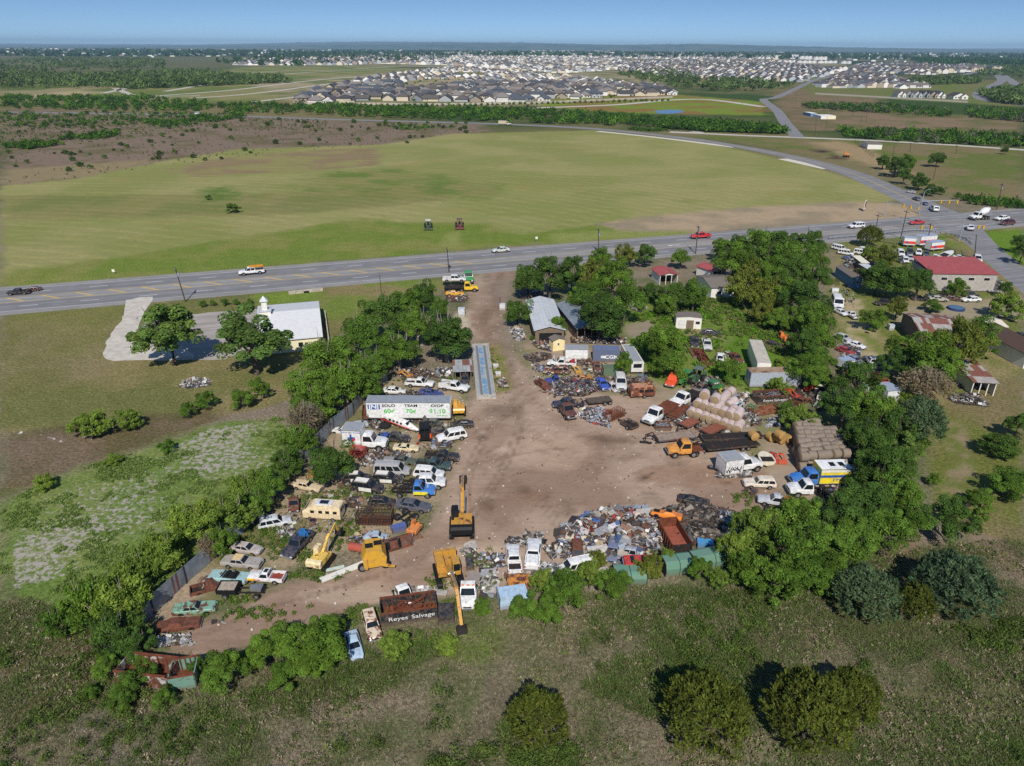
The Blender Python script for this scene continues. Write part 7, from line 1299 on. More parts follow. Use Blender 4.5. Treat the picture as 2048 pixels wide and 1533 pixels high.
# roll-off bins and salvage containers
def bin_(label, reg, c0, c1, w, h, col, rust, text=None, inside=None, name='scrap_bin', load=True, rot=None):
    a, b = V(*px(reg, *c0)), V(*px(reg, *c1)); d = b - a; L = d.length; n = Vector((-d.y, d.x, 0)).normalized(); c = (a + b) / 2 + n * w / 2; t = thing(name, label, 'scrap bin', (c.x, c.y, 0), math.atan2(d.y, d.x)); c4 = (*lin(*col), rust); mi = inside or M_rust
    MB().box((0, 0, .2), (L, w, .2)).obj('floor', mi, t)
    for y in (-1, 1):
        MB().box((0, y * w / 2, h / 2 + .1), (L, .1, h)).obj('side_wall', M_paint, t, color=c4); rb = MB(); k = max(5, int(L / .8)); [rb.box((-L / 2 + L * (q + .5) / k, y * (w / 2 - .09), h / 2 + .1), (.1, .12, h * .96)) for q in range(k)]; rb.obj('rib', mi, t)
        MB().box((0, y * w / 2, h + .14), (L + .1, .2, .14)).obj('top_rail', mi, t)
    for x in (-1, 1): MB().box((x * L / 2, 0, h / 2 + .1), (.1, w - .12, h * .9)).obj('end_wall', M_paint, t, color=c4)
    if text:
        for tx, f in text: writing(t, tx, h * .44, M_whiteink, (L * f, -w / 2 - .07, h * .55), SIDE, sx=1.2, bold=0)
    if load: 
        rg_ = random.Random(len(label)); mb = MB(); [mb.bar((rg_.uniform(-L / 2, L / 2) * .85, rg_.uniform(-w, w) * .35, .4 + rg_.uniform(0, h * .8)), (rg_.uniform(-L / 2, L / 2) * .85, rg_.uniform(-w, w) * .35, .4 + rg_.uniform(0, h * .9)), rg_.uniform(.08, .3), .08) for k in range(26)]; tag(mb.obj('scrap_load', M_rust if rust > .3 or not isinstance(load, str) else M_chrome, t), kind="stuff")
    return t
bin_("black salvage bin lettered Reyes Salvage in the near scrub", 'B', (1490, 1290), (1945, 1225), 2.5, 1.7, (34, 36, 46), .12, (("Reyes", -.2), ("Salvage", .25))); bin_("rusty black salvage bin lettered Reyes Salvage behind the white bales", 'D', (1060, 590), (1310, 575), 2.4, 1.5, (40, 36, 38), .2, (("Reyes", -.15), ("Salvage", .28)), load='pale')
bin_("rust-streaked white container with open top, left of the pair in the scrub", 'H', (690, 700), (985, 735), 2.4, 1.7, (196, 194, 190), .42, load=False); bin_("mint green and rust container with open top, right of the pair", 'H', (1000, 745), (1150, 720), 2.4, 1.7, (110, 156, 142), .12, load=False)
def arms(label, reg, q0, q1, col):
    a, b = V(*px(reg, *q0), .3), V(*px(reg, *q1), .3); t = thing('loader_arm', label, 'loader arm', (a.x, a.y, 0)); d = b - a; s = Vector((-d.y, d.x, 0)).normalized() * .45; c4 = (*lin(*col), .05)
    for k in (-1, 1): MB().tube([s * k + Vector((0, 0, .3)), d * .5 + s * k + Vector((0, 0, .9)), d + s * k + Vector((0, 0, .3))], .11, 6).obj('arm', M_paint, t, color=c4)
    MB().box(d + Vector((0, 0, .35)), (1.3, .5, .6), rz=math.atan2(d.y, d.x) + 1.57).obj('bucket', M_paint, t, color=c4); MB().bar(d * .5 + s + Vector((0, 0, .9)), d * .5 - s + Vector((0, 0, .9)), .12).obj('cross_bar', M_paint, t, color=c4)
box_thing('steel_crate', "red open steel crate under the shrubby tree", 'crate', 'A', (805, 985), (2.2, 1.5, 1.5), (168, 48, 40), -14, rust=.1); box_thing('orange_hood', "orange machine hood on the weeds beside the shrubby tree", 'hood', 'A', (350, 1185), (2.0, 1.2, .8), (232, 110, 66), 8, taper=.7)
for l, k, r_, a_, b_, c_, ru in (("dull green wreck below the cream coupe", 'coupe', 'A', (1180, 985), (1350, 1010), (70, 86, 72), .15), ("grey stripped hatchback below the cream coupe", 'crossover', 'A', (1050, 1020), (1250, 1025), (150, 148, 146), .1), ("white stripped sedan by the fence behind the crumpled one", 'sedan', 'A', (690, 700), (590, 690), (226, 226, 222), .1), ("burgundy sedan wreck in the junk below the mustard car", 'sedan', 'C', (1030, 620), (880, 640), (96, 34, 40), .2), ("black pickup wreck on the junk beside the blue sedan", 'pickup', 'C', (1120, 590), (1080, 690), (40, 40, 46), .1), ("white wreck with open doors below the red-brown truck bed", 'crossover', 'C', (1340, 640), (1390, 690), (210, 208, 204), .3), ("grey wreck among the rusty machines behind the bales", 'sedan', 'D', (600, 400), (500, 430), (120, 116, 112), .3), ("silver wreck under the wood by the bale stack", 'sedan', 'D', (1860, 1040), (1900, 1130), (190, 192, 196), .1), ("teal wreck at the top corner of the bale stack", 'coupe', 'D', (1830, 940), (1710, 970), (90, 160, 160), .2), ("rust-red wreck beside the rust-brown pipes", 'pickup', 'D', (1420, 560), (1480, 520), (130, 56, 44), .5)): car(k, l, r_, a_, b_, c_, ru, wheels=False, drop=.25)
for l, r_, a_, b_, c_ in (("yellow loader arms on the junk below the wagon", 'C', (950, 480), (1010, 540), (226, 170, 50)), ("rust-orange loader arms behind the open-hood white pickup", 'A', (1200, 130), (1330, 170), (220, 150, 60)), ("blue steel arms on the tyre heap by the white suv", 'C', (1660, 560), (1640, 620), (40, 110, 180))): arms(l, r_, a_, b_, c_)
# near edge
car('truck_cab', "white old truck cab with bonnet facing the salvage bin", 'B', (1625, 945), (1705, 1075), W_, lo=.8, drop=.2); car('wagon', "rusted cream station wagon beside the lettered salvage bin", 'B', (1385, 1185), (1425, 1320), (226, 206, 180), .3, drop=.15); car('sedan', "pale blue sedan nose-down by the big bright bush", 'I', (65, 400), (95, 510), (176, 200, 222), .03, drop=.1)
car('truck_cab', "white truck with orange roof lights facing the camera", 'E', (500, 1040), (485, 1320), (236, 236, 234), lo=.9, extra=lambda t, c4, s: [MB().box((.1, y, 2.36), (.14, .3, .1)).obj('beacon', plain("amber_lens", lin(232, 130, 40)), t) for y in (-.6, 0, .6)])
car('crew_pickup', "white wrecked pickup, left of the two stripped of their fronts", 'E', (975, 935), (945, 655), (240, 240, 240), .03, skip=('headlight', 'grille', 'bumper')); car('crew_pickup', "white wrecked pickup with crushed nose, right of the two", 'E', (1145, 900), (1175, 600), (240, 240, 240), .03, skip=('headlight', 'grille', 'bumper'), extra=lambda t, c4, s: MB().box((-2, 0, 1.3), (1.9, 1.7, .5), taper=.85).obj('bed_cap', M_paint, t, color=c4))
car('van', "white passenger van under the near bushes below the scrap heap", 'E', (1730, 850), (1475, 905), (236, 236, 234)); digger("yellow excavator in the near scrub with its boom towards the camera", 'E', (290, 1000), (400, 1420), [(.6, 2.1), (3.4, 3.4), (6.6, 3.9), (9.0, .9)], (206, 148, 40), .98, tint2=(200, 146, 48), cabside=1)
digger("large yellow and black excavator alone in the middle of the dirt", 'E', (430, 520), (436, 0), [(.8, 2.2), (4.2, 3.6), (7.6, 3.2), (11.0, 1.2)], (204, 148, 46), 1.0, cabside=1)
box_thing('compactor', "battered yellow compactor with a loose tyre", 'machine', 'E', (1005, 1075), (2.6, 1.4, 1.0), (214, 140, 50), 5, rust=.35); box_thing('truck_body', "pale blue truck body lying below the yellow compactor", 'truck body', 'E', (950, 1250), (3.4, 2.0, 1.6), (178, 206, 230), 12, rust=.02, taper=.94)
box_thing('mower_cart', "small dark mower cart left of the wrecked white pickups", 'cart', 'E', (510, 880), (.9, 1.7, .7), (44, 46, 50), 8); box_thing('black_crate', "black steel crate right of the lettered salvage bin", 'crate', 'E', (270, 1400), (1.7, 2.2, 1.0), (40, 42, 46), 4)
for l, q, d_, c, r in (("bent white panel sheet beside the white truck", (720, 1040), (1.8, 4.2, .12), (226, 228, 230), 8), ("grey panel sheet behind the white truck", (550, 1000), (1.6, 1.8, .1), (180, 172, 168), -12), ("white tarpaulin strip by the near yellow excavator", (130, 1150), (3.4, .8, .15), (222, 220, 218), -8)): box_thing('metal_sheet', l, 'sheet', 'E', q, d_, c, r, .1, .03)
# scrap heap and the things one can tell apart in it
car('coupe', "orange stripped car shell on top of the scrap heap", 'F', (1170, 400), (990, 360), (244, 140, 30), .0, wheels=False, drop=-1.2, skip=('windscreen', 'rear_window', 'side_window', 'headlight', 'bumper', 'grille'), roll=12, extra=lambda t, c4, s: [MB().box((x, 0, z), (.9, 1.1, .06)).obj('engine_bay' if x > 1 else 'cabin_floor', M_darkin, t) for x, z in ((1.6, .96), (-.3, 1.36))])
car('suv', "rust-brown car body on the scrap heap's left edge", 'F', (250, 580), (260, 730), (112, 66, 46), .75, wheels=False, drop=.2, lo=.8); car('crew_pickup', "silver wrecked pickup at the front of the scrap heap", 'F', (860, 690), (640, 650), (178, 182, 192), .04, wheels=False, drop=.2, roll=10); car('suv', "blue-grey suv wreck in front of the scrap heap", 'F', (600, 560), (570, 720), (104, 116, 146), .05, wheels=False, drop=.2)
def dumper():
    a, b = V(*px('F', 1090, 420), 1.2), V(*px('F', 1230, 660), 1.2); d = b - a; L = d.length; c = (a + b) / 2; t = thing('dump_truck_bed', "rusty brown dump truck body with dark tailgate", 'dump body', (c.x, c.y, 0), math.atan2(d.y, d.x)); w = 2.5; mt = M_rust
    MB().box((0, 0, .9), (L, w, .14)).obj('floor', plain("oxide_floor", lin(150, 84, 66), .9, .3), t); [MB().box((0, y * w / 2, 1.5), (L, .1, 1.3)).obj('side_wall', mt, t) for y in (-1, 1)]; [MB().box((-L / 2 + L * k / 7, y * (w / 2 + .08), 1.5), (.1, .1, 1.3)).obj('rib', mt, t) for k in range(1, 7) for y in (-1, 1)]; MB().box((L / 2, 0, 1.3), (.12, w, 1.7)).obj('tailgate', M_frame, t); MB().box((-L / 2, 0, 1.6), (.12, w, 1.5)).obj('head_board', mt, t); [add_wheel(t, (x, y * .9, .5), .5, .4) for x in (-L * .2, L * .25) for y in (-1, 1)]
dumper()
car('coupe', "bright red car wreck lying on the green tanks", 'F', (715, 800), (945, 790), (176, 32, 36), .12, wheels=False, drop=-1.1, roll=14, lo=.8); box_thing('blue_crate', "light blue plastic crate right of the dump body", 'crate', 'F', (1440, 620), (2.0, 1.2, .8), (62, 150, 206), -8)
def tank(label, q0, q1, w=2.4, h=1.9):
    a, b = V(*px('F', *q0)), V(*px('F', *q1)); d = b - a; L = d.length; n = Vector((-d.y, d.x, 0)).normalized(); c = (a + b) / 2 + n * w / 2; t = thing('green_container', label, 'container', (c.x, c.y, 0), math.atan2(d.y, d.x)); c4 = (*lin(96, 142, 122), .04); rg_ = [[(x, y * w / 2, z) for y, z in ((-.95, .1), (-1, h * .6), (-.78, h * .92), (-.5, h), (.5, h), (.78, h * .92), (1, h * .6), (.95, .1))] for x in (-L / 2, L / 2)]; MB().loft(rg_).obj('body', M_paint, t, color=c4)
    n_ = max(2, int(L / 2.4)); 
    for k in range(n_ + 1): x = -L / 2 + L * k / n_; MB().loft([[(x + o, y * w / 2 * 1.01, z * 1.006) for y, z in ((-.95, .1), (-1, h * .6), (-.78, h * .92), (-.5, h), (.5, h), (.78, h * .92), (1, h * .6), (.95, .1))] for o in (-.04, .04)]).obj('band', M_frame, t)
tank("long green round-topped container, middle of the three below the heap", (1075, 915), (1335, 882)); tank("long green round-topped container nearest the wood", (1350, 872), (1720, 800)); tank("long green round-topped container under the red wreck", (600, 990), (900, 985), h=1.6)
car('coupe', "black burnt-out car alone above the scrap heap", 'F', (1195, 145), (1490, 195), (20, 20, 22), .04, wheels=False, drop=.15, skip=('headlight', 'bumper'))
for i, (l, q, d_, c, r, tl) in enumerate((("big cream panel leaning on the heap's middle", (860, 520), (1.9, 3.0, .12), (228, 208, 184), 30, 22), ("white freezer cabinet lying on the heap", (560, 480), (2.6, .8, .8), (232, 232, 230), 30, 0), ("beige board leaning left of the big cream panel", (740, 490), (1.4, 2.2, .1), (208, 186, 140), -20, 25), ("white panel at the top of the heap", (900, 310), (2.6, 1.6, .12), (226, 224, 216), 10, 10), ("yellow panel on the heap's crest", (990, 300), (1.0, 1.0, .1), (226, 200, 140), 20, 12), ("red hood panel on the heap's crest", (690, 310), (1.5, 1.0, .15), (200, 44, 44), 10, 10), ("pale pink door panel on the heap's crest", (815, 340), (1.0, 1.5, .1), (226, 206, 200), 5, 20), ("white narrow panel in front of the big cream panel", (730, 570), (.8, 2.6, .12), (228, 226, 222), 35, 15), ("lilac panel in front of the heap", (680, 640), (1.4, 2.4, .1), (176, 168, 186), -10, 20), ("blue plastic drum half buried in the heap", (430, 400), (1.0, .8, .7), (40, 110, 200), 0, 0), ("cream truck side panel beside the rust-brown body", (440, 690), (2.6, 1.0, .9), (214, 206, 196), 12, 0), ("light blue panel before the dump body", (960, 610), (1.5, 1.2, .12), (160, 190, 214), 15, 20), ("silver curved bonnet at the heap's front", (800, 730), (2.4, 1.3, .2), (186, 188, 194), 12, 12), ("white fridge door by the green tanks", (480, 850), (1.8, .9, .15), (226, 228, 232), 15, 5))): box_thing('scrap_sheet' if 'panel' in l or 'board' in l or 'bonnet' in l else 'scrap_item', l, 'scrap', 'F', q, d_, c, r, .9 if i < 8 or i == 9 else .35, .0, tilt=tl)
# ---- right of the driveway
car('pickup', "white pickup with its hood open below the white container", 'C', (985, 445), (690, 430), (238, 236, 230), hood=True, extra=bedload((170, 50, 60), 5, 8)); car('wagon', "rust-orange and white station wagon below the open-hood pickup", 'C', (915, 515), (650, 510), (226, 214, 200), .42)
car('pickup', "crumpled deep blue pickup wreck under the wagon", 'C', (870, 585), (690, 600), (34, 64, 150), .05, wheels=False, drop=.25, skip=('bed',)); car('coupe', "mustard yellow car without wheels below the wagon", 'C', (1140, 570), (915, 580), (206, 134, 40), .12, wheels=False, drop=.25); car('pickup', "rusty flat-bed wreck nearest the driveway on the right", 'C', (600, 610), (700, 680), (96, 58, 46), .6, wheels=False, drop=.3, skip=('windscreen',))
car('classic_car', "bright blue old sedan facing the camera among junk", 'C', (1225, 590), (1295, 700), (30, 84, 186)); car('suv', "dusty white suv facing the camera beside the blue sedan", 'C', (1430, 575), (1450, 705), (206, 206, 206)); car('pickup', "red-brown small truck bed with spare wheel by the blue container", 'C', (1190, 430), (1205, 510), (112, 70, 60), .4, lo=.7)
def cgm(t, L, w, z0, z1): writing(t, "CGM", 1.0, M_whiteink, (L * .2, -w / 2 - .06, z0 + 1.0), SIDE, sx=1.2, bold=.03); MB().box((-L * .12, -w / 2 - .05, z0 + 1.0), (.9, .03, .5)).obj('logo_panel', M_whiteink, t)
boxtrailer('shipping_container', "grey-blue shipping container with white lettering", 'container', 'C', (1155, 425), (1425, 432), 2.4, .1, 2.6, (94, 108, 140), .04, cgm, roofm=plain("container_roof", lin(104, 116, 146), .6, .15), ribs=16); boxtrailer('shipping_container', "plain white box container beside the blue one", 'container', 'C', (868, 412), (1105, 415), 2.4, .15, 2.5, (240, 240, 238), .0)
def rv():
    a, b = V(*px('C', 1610, 520), .9), V(*px('C', 1500, 330), .9); d = b - a; L = d.length; c = (a + b) / 2; t = thing('travel_trailer', "white travel trailer pointing away behind the slim tree", 'trailer', (c.x, c.y, 0), math.atan2(d.y, d.x)); b_ = MB(); b_.loft([[(x, -1.2, .6), (x, -1.2, 2.6), (x, 1.2, 2.6), (x, 1.2, .6)] for x in (-L / 2, L / 2)]); b_.obj('body', M_paint, t, color=(*lin(232, 230, 224), .03)); MB().box((-L / 2 - .02, 0, 1.9), (.06, 1.6, .8)).obj('rear_window', M_glass, t); MB().box((0, 0, 2.64), (L * .9, 1.9, .06)).obj('roof', M_greyroof2, t); [add_wheel(t, (x, y * 1.1, .4), .4, .26) for x in (-.6, .6) for y in (-1, 1)]
rv()
box_thing('green_crate', "big dull green metal crate beside the blue sedan", 'crate', 'C', (1320, 575), (2.6, 1.9, 2.0), (92, 118, 92), 4, rust=.06)
def rust_camper():
    a, b = V(*px('C', 1545, 815)), V(*px('C', 1790, 800)); d = b - a; L = d.length; n = Vector((-d.y, d.x, 0)).normalized(); c = (a + b) / 2 + n * 1.0; t = thing('caravan', "rust-brown rounded old caravan with three dark windows", 'caravan', (c.x, c.y, 0), math.atan2(d.y, d.x)); c4 = (*lin(196, 130, 92), .45); q = np.linspace(0, math.pi, 8); prof = [(-L / 2, .5), (L / 2, .5), (L / 2, 1.7)] + [(L / 2 - .5 + .5 * math.cos(k), 1.7 + .5 * math.sin(k)) for k in np.linspace(0, 1.57, 5)] + [(-L / 2 + .5 - .5 * math.cos(k), 1.7 + .5 * math.sin(k)) for k in np.linspace(1.57, 0, 5)]
    MB().prism(prof, -1, 1).obj('body', M_paint, t, color=c4); [MB().box((L * f, -1.02, 1.5), (L * .17, .06, .5)).obj('window', M_darkin, t) for f in (-.08, .14, .33)]; MB().box((0, 0, 2.22), (L * .8, 1.8, .05)).obj('roof', M_paint, t, color=(*lin(208, 146, 106), .3)); [add_wheel(t, (.3, y * .95, .36), .36, .24) for y in (-1, 1)]; MB().bar((-L / 2, 0, .5), (-L / 2 - 1.1, 0, .45), .12).obj('tow_bar', M_frame, t)
rust_camper()
car('crew_pickup', "dark blue pickup nosed towards the open dirt, scrap in its bed", 'C', (1055, 840), (745, 860), (30, 38, 66), extra=bedload((150, 130, 110), 8, 4)); car('truck_cab', "purple-rust old hot-rod pickup with round fenders", 'C', (845, 880), (945, 1000), (84, 52, 52), .3, lo=.85, hi=1.0, name='vintage_pickup'); flatbed("low dark wooden utility trailer beside the dark blue pickup", 'C', (1335, 805), (1100, 830), 1.9, .75, None, (60, 52, 46), 2)
cage('steel_cage', "rusty brown mesh cage trailer at the junk pile's end", 'cage', 'C', (1320, 1060), (1480, 990), 1.6, 1.4, (120, 76, 54), 8); flatbed("small dark trailer frame right of the junk pile", 'C', (1590, 1100), (1480, 1040), 1.7, .6, M_frame, (60, 52, 48), 1, rails=.4)
flat_truck("white-nosed truck with a rusty flatbed", 'D', (300, 580), (60, 745), (232, 232, 230), M_rust); car('cab_chassis', "white flatbed pickup angled beside the white bales", 'D', (520, 480), (300, 585), (236, 236, 234), hi=1.4, extra=lambda t, c4, s: MB().box((-1.45, 0, .98), (2.8, 2.0, .1)).obj('flatbed', M_frame, t))
flatbed("short rust-red trailer below the white bales, left one", 'D', (500, 720), (390, 770), 2.0, .8, plain("oxide_deck", lin(140, 84, 66), .9, .25), (110, 66, 52), 1, wz=.45); flatbed("short rust-red trailer below the white bales, right one", 'D', (740, 770), (590, 830), 2.0, .8, plain("oxide_deck2", lin(136, 80, 62), .9, .25), (110, 66, 52), 1, wz=.45)
flatbed("grey gooseneck trailer with pale deck pointing left", 'D', (480, 850), (150, 885), 2.2, .8, plain("pale_deck", lin(148, 130, 116), .9, .3), (84, 88, 96), 2, True); flatbed("long black gooseneck trailer hitched to the orange truck", 'D', (1050, 915), (590, 960), 2.4, .95, M_frame, (48, 44, 44), 2, True, hi=2); flatbed("long narrow black trailer behind the hitched one", 'D', (1095, 850), (560, 880), 1.8, .7, M_frame, (52, 46, 44), 1)
flat_truck("orange old truck with rusty short flatbed", 'D', (545, 985), (245, 1000), (222, 150, 60), M_rust, rust=.2, name='old_truck'); flatbed("rust lattice trailer frame beside the white-nosed truck", 'D', (430, 590), (290, 700), 1.7, .6, M_rust, (110, 70, 52), 1, rails=.5)
bin_("open tub trailer full of pale scrap below the rust lattice", 'D', (145, 825), (285, 820), 1.7, .6, (92, 84, 80), .2, load='pale', name='tub_trailer')
def dec(bx, l, w):
    rg_ = random.Random(4); mb = MB(); [mb.box((-l * .8 + k * l * .088, -w - .02, 1.0 + rg_.uniform(-.25, .25)), (.09, .02, rg_.uniform(.3, .9)), m=Matrix.Rotation(rg_.uniform(-.9, .9), 3, 'Y')) for k in range(19)]; mb.obj('graffiti', M_ink, bx)
flat_truck("white box truck with black graffiti along its side", 'D', (722, 1160), (1075, 1110), W_, name='box_truck', box=(1.2, .3, 2.55, (236, 236, 236), dec))
boat("small white boat hull on the dirt by orange loader arms", 'D', (1160, 1110), (1105, 1020), (224, 214, 190), False, name='boat_hull')
arms("red loader arms lying beside the boat hull", 'D', (1150, 1010), (1210, 1100), (206, 40, 40)); arms("orange-red loader arms, right of the red ones", 'D', (1235, 1020), (1285, 1105), (232, 76, 36)); arms("red loader arms beside the lettered bin", 'D', (1290, 440), (1410, 520), (214, 52, 40))
car('wagon', "cream station wagon at the dirt's edge", 'D', (1225, 1285), (935, 1275), (228, 218, 200), .02, name='station_wagon')
car('pickup', "silver old pickup with orange pipes in its bed", 'D', (1400, 1465), (1065, 1420), (196, 198, 204), .03, extra=bedload((220, 140, 60), 8, 6)); car('cab_chassis', "white cab-chassis truck in front of the ambulance", 'D', (1760, 1350), (1335, 1345), W_, hi=1.35)
def ems(bx, l, w): MB().box((0, w + .015, 1.95), (1.96 * l, .02, .36)).obj('blue_stripe', M_blueink, bx); MB().box((0, w + .01, 2.75), (1.96 * l, .03, .4)).obj('white_band', M_white_w, bx); writing(bx, "EMS", .62, M_blueink, (-.2 * l, w + .03, 1.4), (R(90), 0, R(180)), sx=1.3); [MB().box((x * l, 0, 3.06), (.7, .9, .06)).obj('roof_vent', M_black, bx) for x in (-.5, .1)]
flat_truck("yellow, blue and white ambulance lettered EMS", 'D', (1850, 1255), (1360, 1265), (40, 120, 200), name='ambulance', box=(1.2, .8, 3.0, (246, 224, 40), ems, plain("ambulance_roof", lin(226, 226, 226))))
digger("black and green stripped machine under the wood's edge", 'D', (1300, 1510), (1230, 1500), [(.2, 1.5), (1.0, 1.8), (1.6, 1.3), (1.8, .8)], (24, 90, 52), .5, tracks=False, tint2=(30, 40, 36))
arms("black bent frame lying beside the cream station wagon", 'D', (940, 1345), (1030, 1380), (60, 44, 44))
for i, (x, y) in enumerate(((640, 1150), (690, 1160), (712, 1175))): t = thing('loose_tyre', "loose tyre left of the graffiti box truck", 'tyre', V(*px('D', x, y), .15), 0, 'loose tyres left of the graffiti box truck'); put('tyre', wheel_data(.5, .3)[0], t, rot=(R(90), 0, 0)); put('rim', wheel_data(.5, .3)[1], t, rot=(R(90), 0, 0))
for i, (x, y) in enumerate(((20, 920), (52, 922), (84, 928))): t = thing('loose_tyre', "loose grey wheel in front of the gooseneck trailer", 'tyre', V(*px('D', x, y), .15), 0, 'loose wheels by the gooseneck trailer'); put('tyre', wheel_data(.42, .26)[0], t, rot=(R(70), 0, 0)); put('rim', wheel_data(.42, .26)[1], t, rot=(R(70), 0, 0))
g = V(*px('A', 1075, 690)); t = thing('loose_tyre', "big black tractor tyre flat on the ground by the aircraft", 'tyre', g); put('tyre', wheel_data(.95, .5)[0], t, (0, 0, .3), (R(90), 0, 0))
# long trailers standing in the plot
boxtrailer('semi_trailer', "old grey trailer body with a rust-brown roof edge", 'trailer', 'D', (985, 425), (1470, 415), 2.5, .2, 3.0, (176, 184, 198), .1, None, 0, plain("rusty_roof", lin(160, 136, 112), .9, .3, 1, .2), 22)
def tallt():
    c0, b = V(*px('N', 530, 1016), 3.65), V(*px('N', 477, 878), 3.65); d = b - c0; d.z = 0; L = d.length; w = 2.5; a_ = math.atan2(d.y, d.x); c = c0 + d / 2; t = thing('semi_trailer', "tall white semi trailer end-on, orange mark on its doors", 'trailer', (c.x, c.y, 0), a_); MB().box((0, 0, 2.2), (L, w, 2.9)).obj('side_wall', M_paint, t, color=(*lin(236, 236, 236), 0)); MB().box((0, 0, 3.68), (L - .1, w - .1, .05)).obj('roof', plain("dusty_trailer_roof", lin(190, 182, 168)), t); MB().box((-L / 2 - .03, 0, 2.2), (.06, w - .2, 2.7)).obj('rear_door', M_white_w, t)
    mb = MB(); mb.box((-L / 2 - .08, 0, 2.5), (.04, w * .6, .4)); mb.obj('orange_mark', M_orangeink, t); mb = MB(); [mb._add([(-L / 2 - .08, y * .5, 2.2), (-L / 2 - .08, y * .95, 2.2), (-L / 2 - .08, y * 1.0, 1.1)], [(0, 1, 2)]) for y in (-1, 1)]; mb.obj('dark_mark', plain("maroon_mark", lin(120, 56, 50)), t); [add_wheel(t, (-L / 2 + 1.2 + k, y * 1.0, .45), .45, .3) for k in (0, 1.2) for y in (-1, 1)]
tallt()
car('sedan', "dark blue-black sedan on the grass by the portable cabin", 'N', (160, 825), (275, 832), (36, 46, 62)); car('sedan', "black old car facing the camera on the grass", 'N', (112, 860), (125, 915), (40, 38, 44), .1); car('pickup', "white stripped pickup facing the camera on the grass", 'N', (185, 875), (200, 930), (200, 198, 196), .15, extra=bedload((60, 56, 54), 7, 9)); car('crossover', "small white hatchback between the rusty frames on the grass", 'N', (268, 960), (270, 1000), (228, 228, 228))
bin_("long brown open trailer full of scrap on the grass", 'N', (168, 1040), (222, 1040), 7.5, .7, (104, 78, 62), .5, name='scrap_trailer'); bin_("faded pink-purple flat trailer behind the bush", 'N', (112, 985), (160, 985), 7.0, .4, (150, 120, 140), .05, load=False, name='flat_trailer'); car('pickup', "rusty brown truck wreck behind the bush by the tall trailer", 'N', (345, 955), (385, 990), (98, 64, 56), .6, wheels=False, drop=.2); car('wagon', "dark burnt station wagon right of the tall trailer", 'N', (545, 890), (650, 915), (48, 46, 48), .15, wheels=False, drop=.2); digger("orange scrap machine behind the dark burnt wagon", 'N', (640, 890), (600, 860), [(.2, 1.6), (1.2, 2.0), (2.0, 1.6), (2.2, 1.0)], (226, 130, 60), .7, tracks=False, tint2=(220, 120, 60))
car('crew_pickup', "orange-red stripped crane truck at the plot's edge", 'D', (335, 310), (270, 400), (228, 76, 34), .05, wheels=False, skip=('windscreen', 'bed_liner', 'grille'), lo=1.0)
tractor("green tractor with a seat beside the orange-red truck", 'D', (400, 400), (370, 420), (40, 130, 60)); tractor("dark green cab tractor next to the small green one", 'D', (510, 385), (480, 420), (50, 90, 62), 1.1, (90, 110, 100)); tractor("green and yellow tractor behind the white bales", 'D', (670, 480), (720, 470), (36, 120, 56), 1.0); tractor("red tractor under the trees beside the lettered bin", 'D', (1570, 480), (1500, 490), (204, 70, 44), 1.2); tractor("cream cab tractor at the wood's edge by the bales", 'D', (1625, 540), (1600, 580), (232, 222, 200), 1.1)
arms("yellow-wheeled hay rake behind the white bales", 'D', (745, 480), (700, 470), (230, 200, 40)); arms("green mower frame right of the white bales", 'D', (960, 610), (1040, 620), (56, 120, 76)); arms("pale green tank frame in the wood's shade", 'D', (1580, 610), (1640, 590), (120, 160, 140))
cage('lumber_stack', "stack of rusty brown pipes and beams right of the white bales", 'stack', 'D', (1050, 700), (1270, 660), 2.2, .7, (140, 92, 66), 4); car('pickup', "blue-white crushed cab among the bales", 'D', (880, 570), (830, 600), (200, 206, 214), .05, wheels=False, drop=.1, lo=.8)
# round bales
def straw(name, c, net=None):
    m = Mat(name, .95, .05); p = m.objc(); s = m.n("SeparateXYZ"); m.set(s.inputs[0], p); oi = m.n("ObjectInfo"); rad = m.math('SQRT', m.math('ADD', m.math('MULTIPLY', s.outputs[1], s.outputs[1]), m.math('MULTIPLY', s.outputs[2], s.outputs[2])))
    b = m.mix(m.ramp(m.noise(9, 5, p, .7), .35, .7), c, tuple(q * .55 for q in c)); b = m.mix(m.ramp(m.math('FRACT', m.math('MULTIPLY', rad, 7.0)), .4, .9, 0, .3), b, tuple(q * .5 for q in c))
    if net: nb = m.mix(m.ramp(m.noise(2.2, 5, p, .6), .4, .7, 0, .6), net, tuple(q * .72 for q in net)); side = m.math('LESS_THAN', m.math('ABSOLUTE', s.outputs[0]), .735); b = m.mix(m.math('MULTIPLY', side, .85), b, nb)
    b = m.mix(m.ramp(oi.outputs["Random"], 0, 1, 0, .35), b, m.mix(1, b, (.7, .7, .72), 'MULTIPLY')); return m.color(b).m
M_balew = straw("wrapped_bale", lin(176, 152, 120), lin(208, 190, 188)); M_baleb = straw("grey_hay_bale", lin(158, 138, 112), lin(140, 128, 116)); M_balet = straw("tan_hay_bale", lin(196, 156, 96))
def bale_mesh(m):
    mb = MB(); n = 18; prof = ((-.75, .76), (-.7, .84), (-.3, .86), (.3, .86), (.7, .84), (.75, .76)); mb.loft([[(x, r * math.cos(6.2832 * k / n), r * math.sin(6.2832 * k / n)) for k in range(n)] for x, r in prof]); return mb.data('bale', m, True)
BW, BB, BT = bale_mesh(M_balew), bale_mesh(M_baleb), bale_mesh(M_balet)
br = random.Random(3)
def bale(me, label, x, y, z, a, group, s=1.0): tag(put('hay_bale', me, None, (x + br.uniform(-.16, .16), y + br.uniform(-.16, .16), z), (br.uniform(0, 6.28), br.uniform(-.08, .08), a + br.uniform(-.2, .2)), s if hasattr(s, '__len__') else s * br.uniform(.93, 1.04)), label, 'hay bale', group)
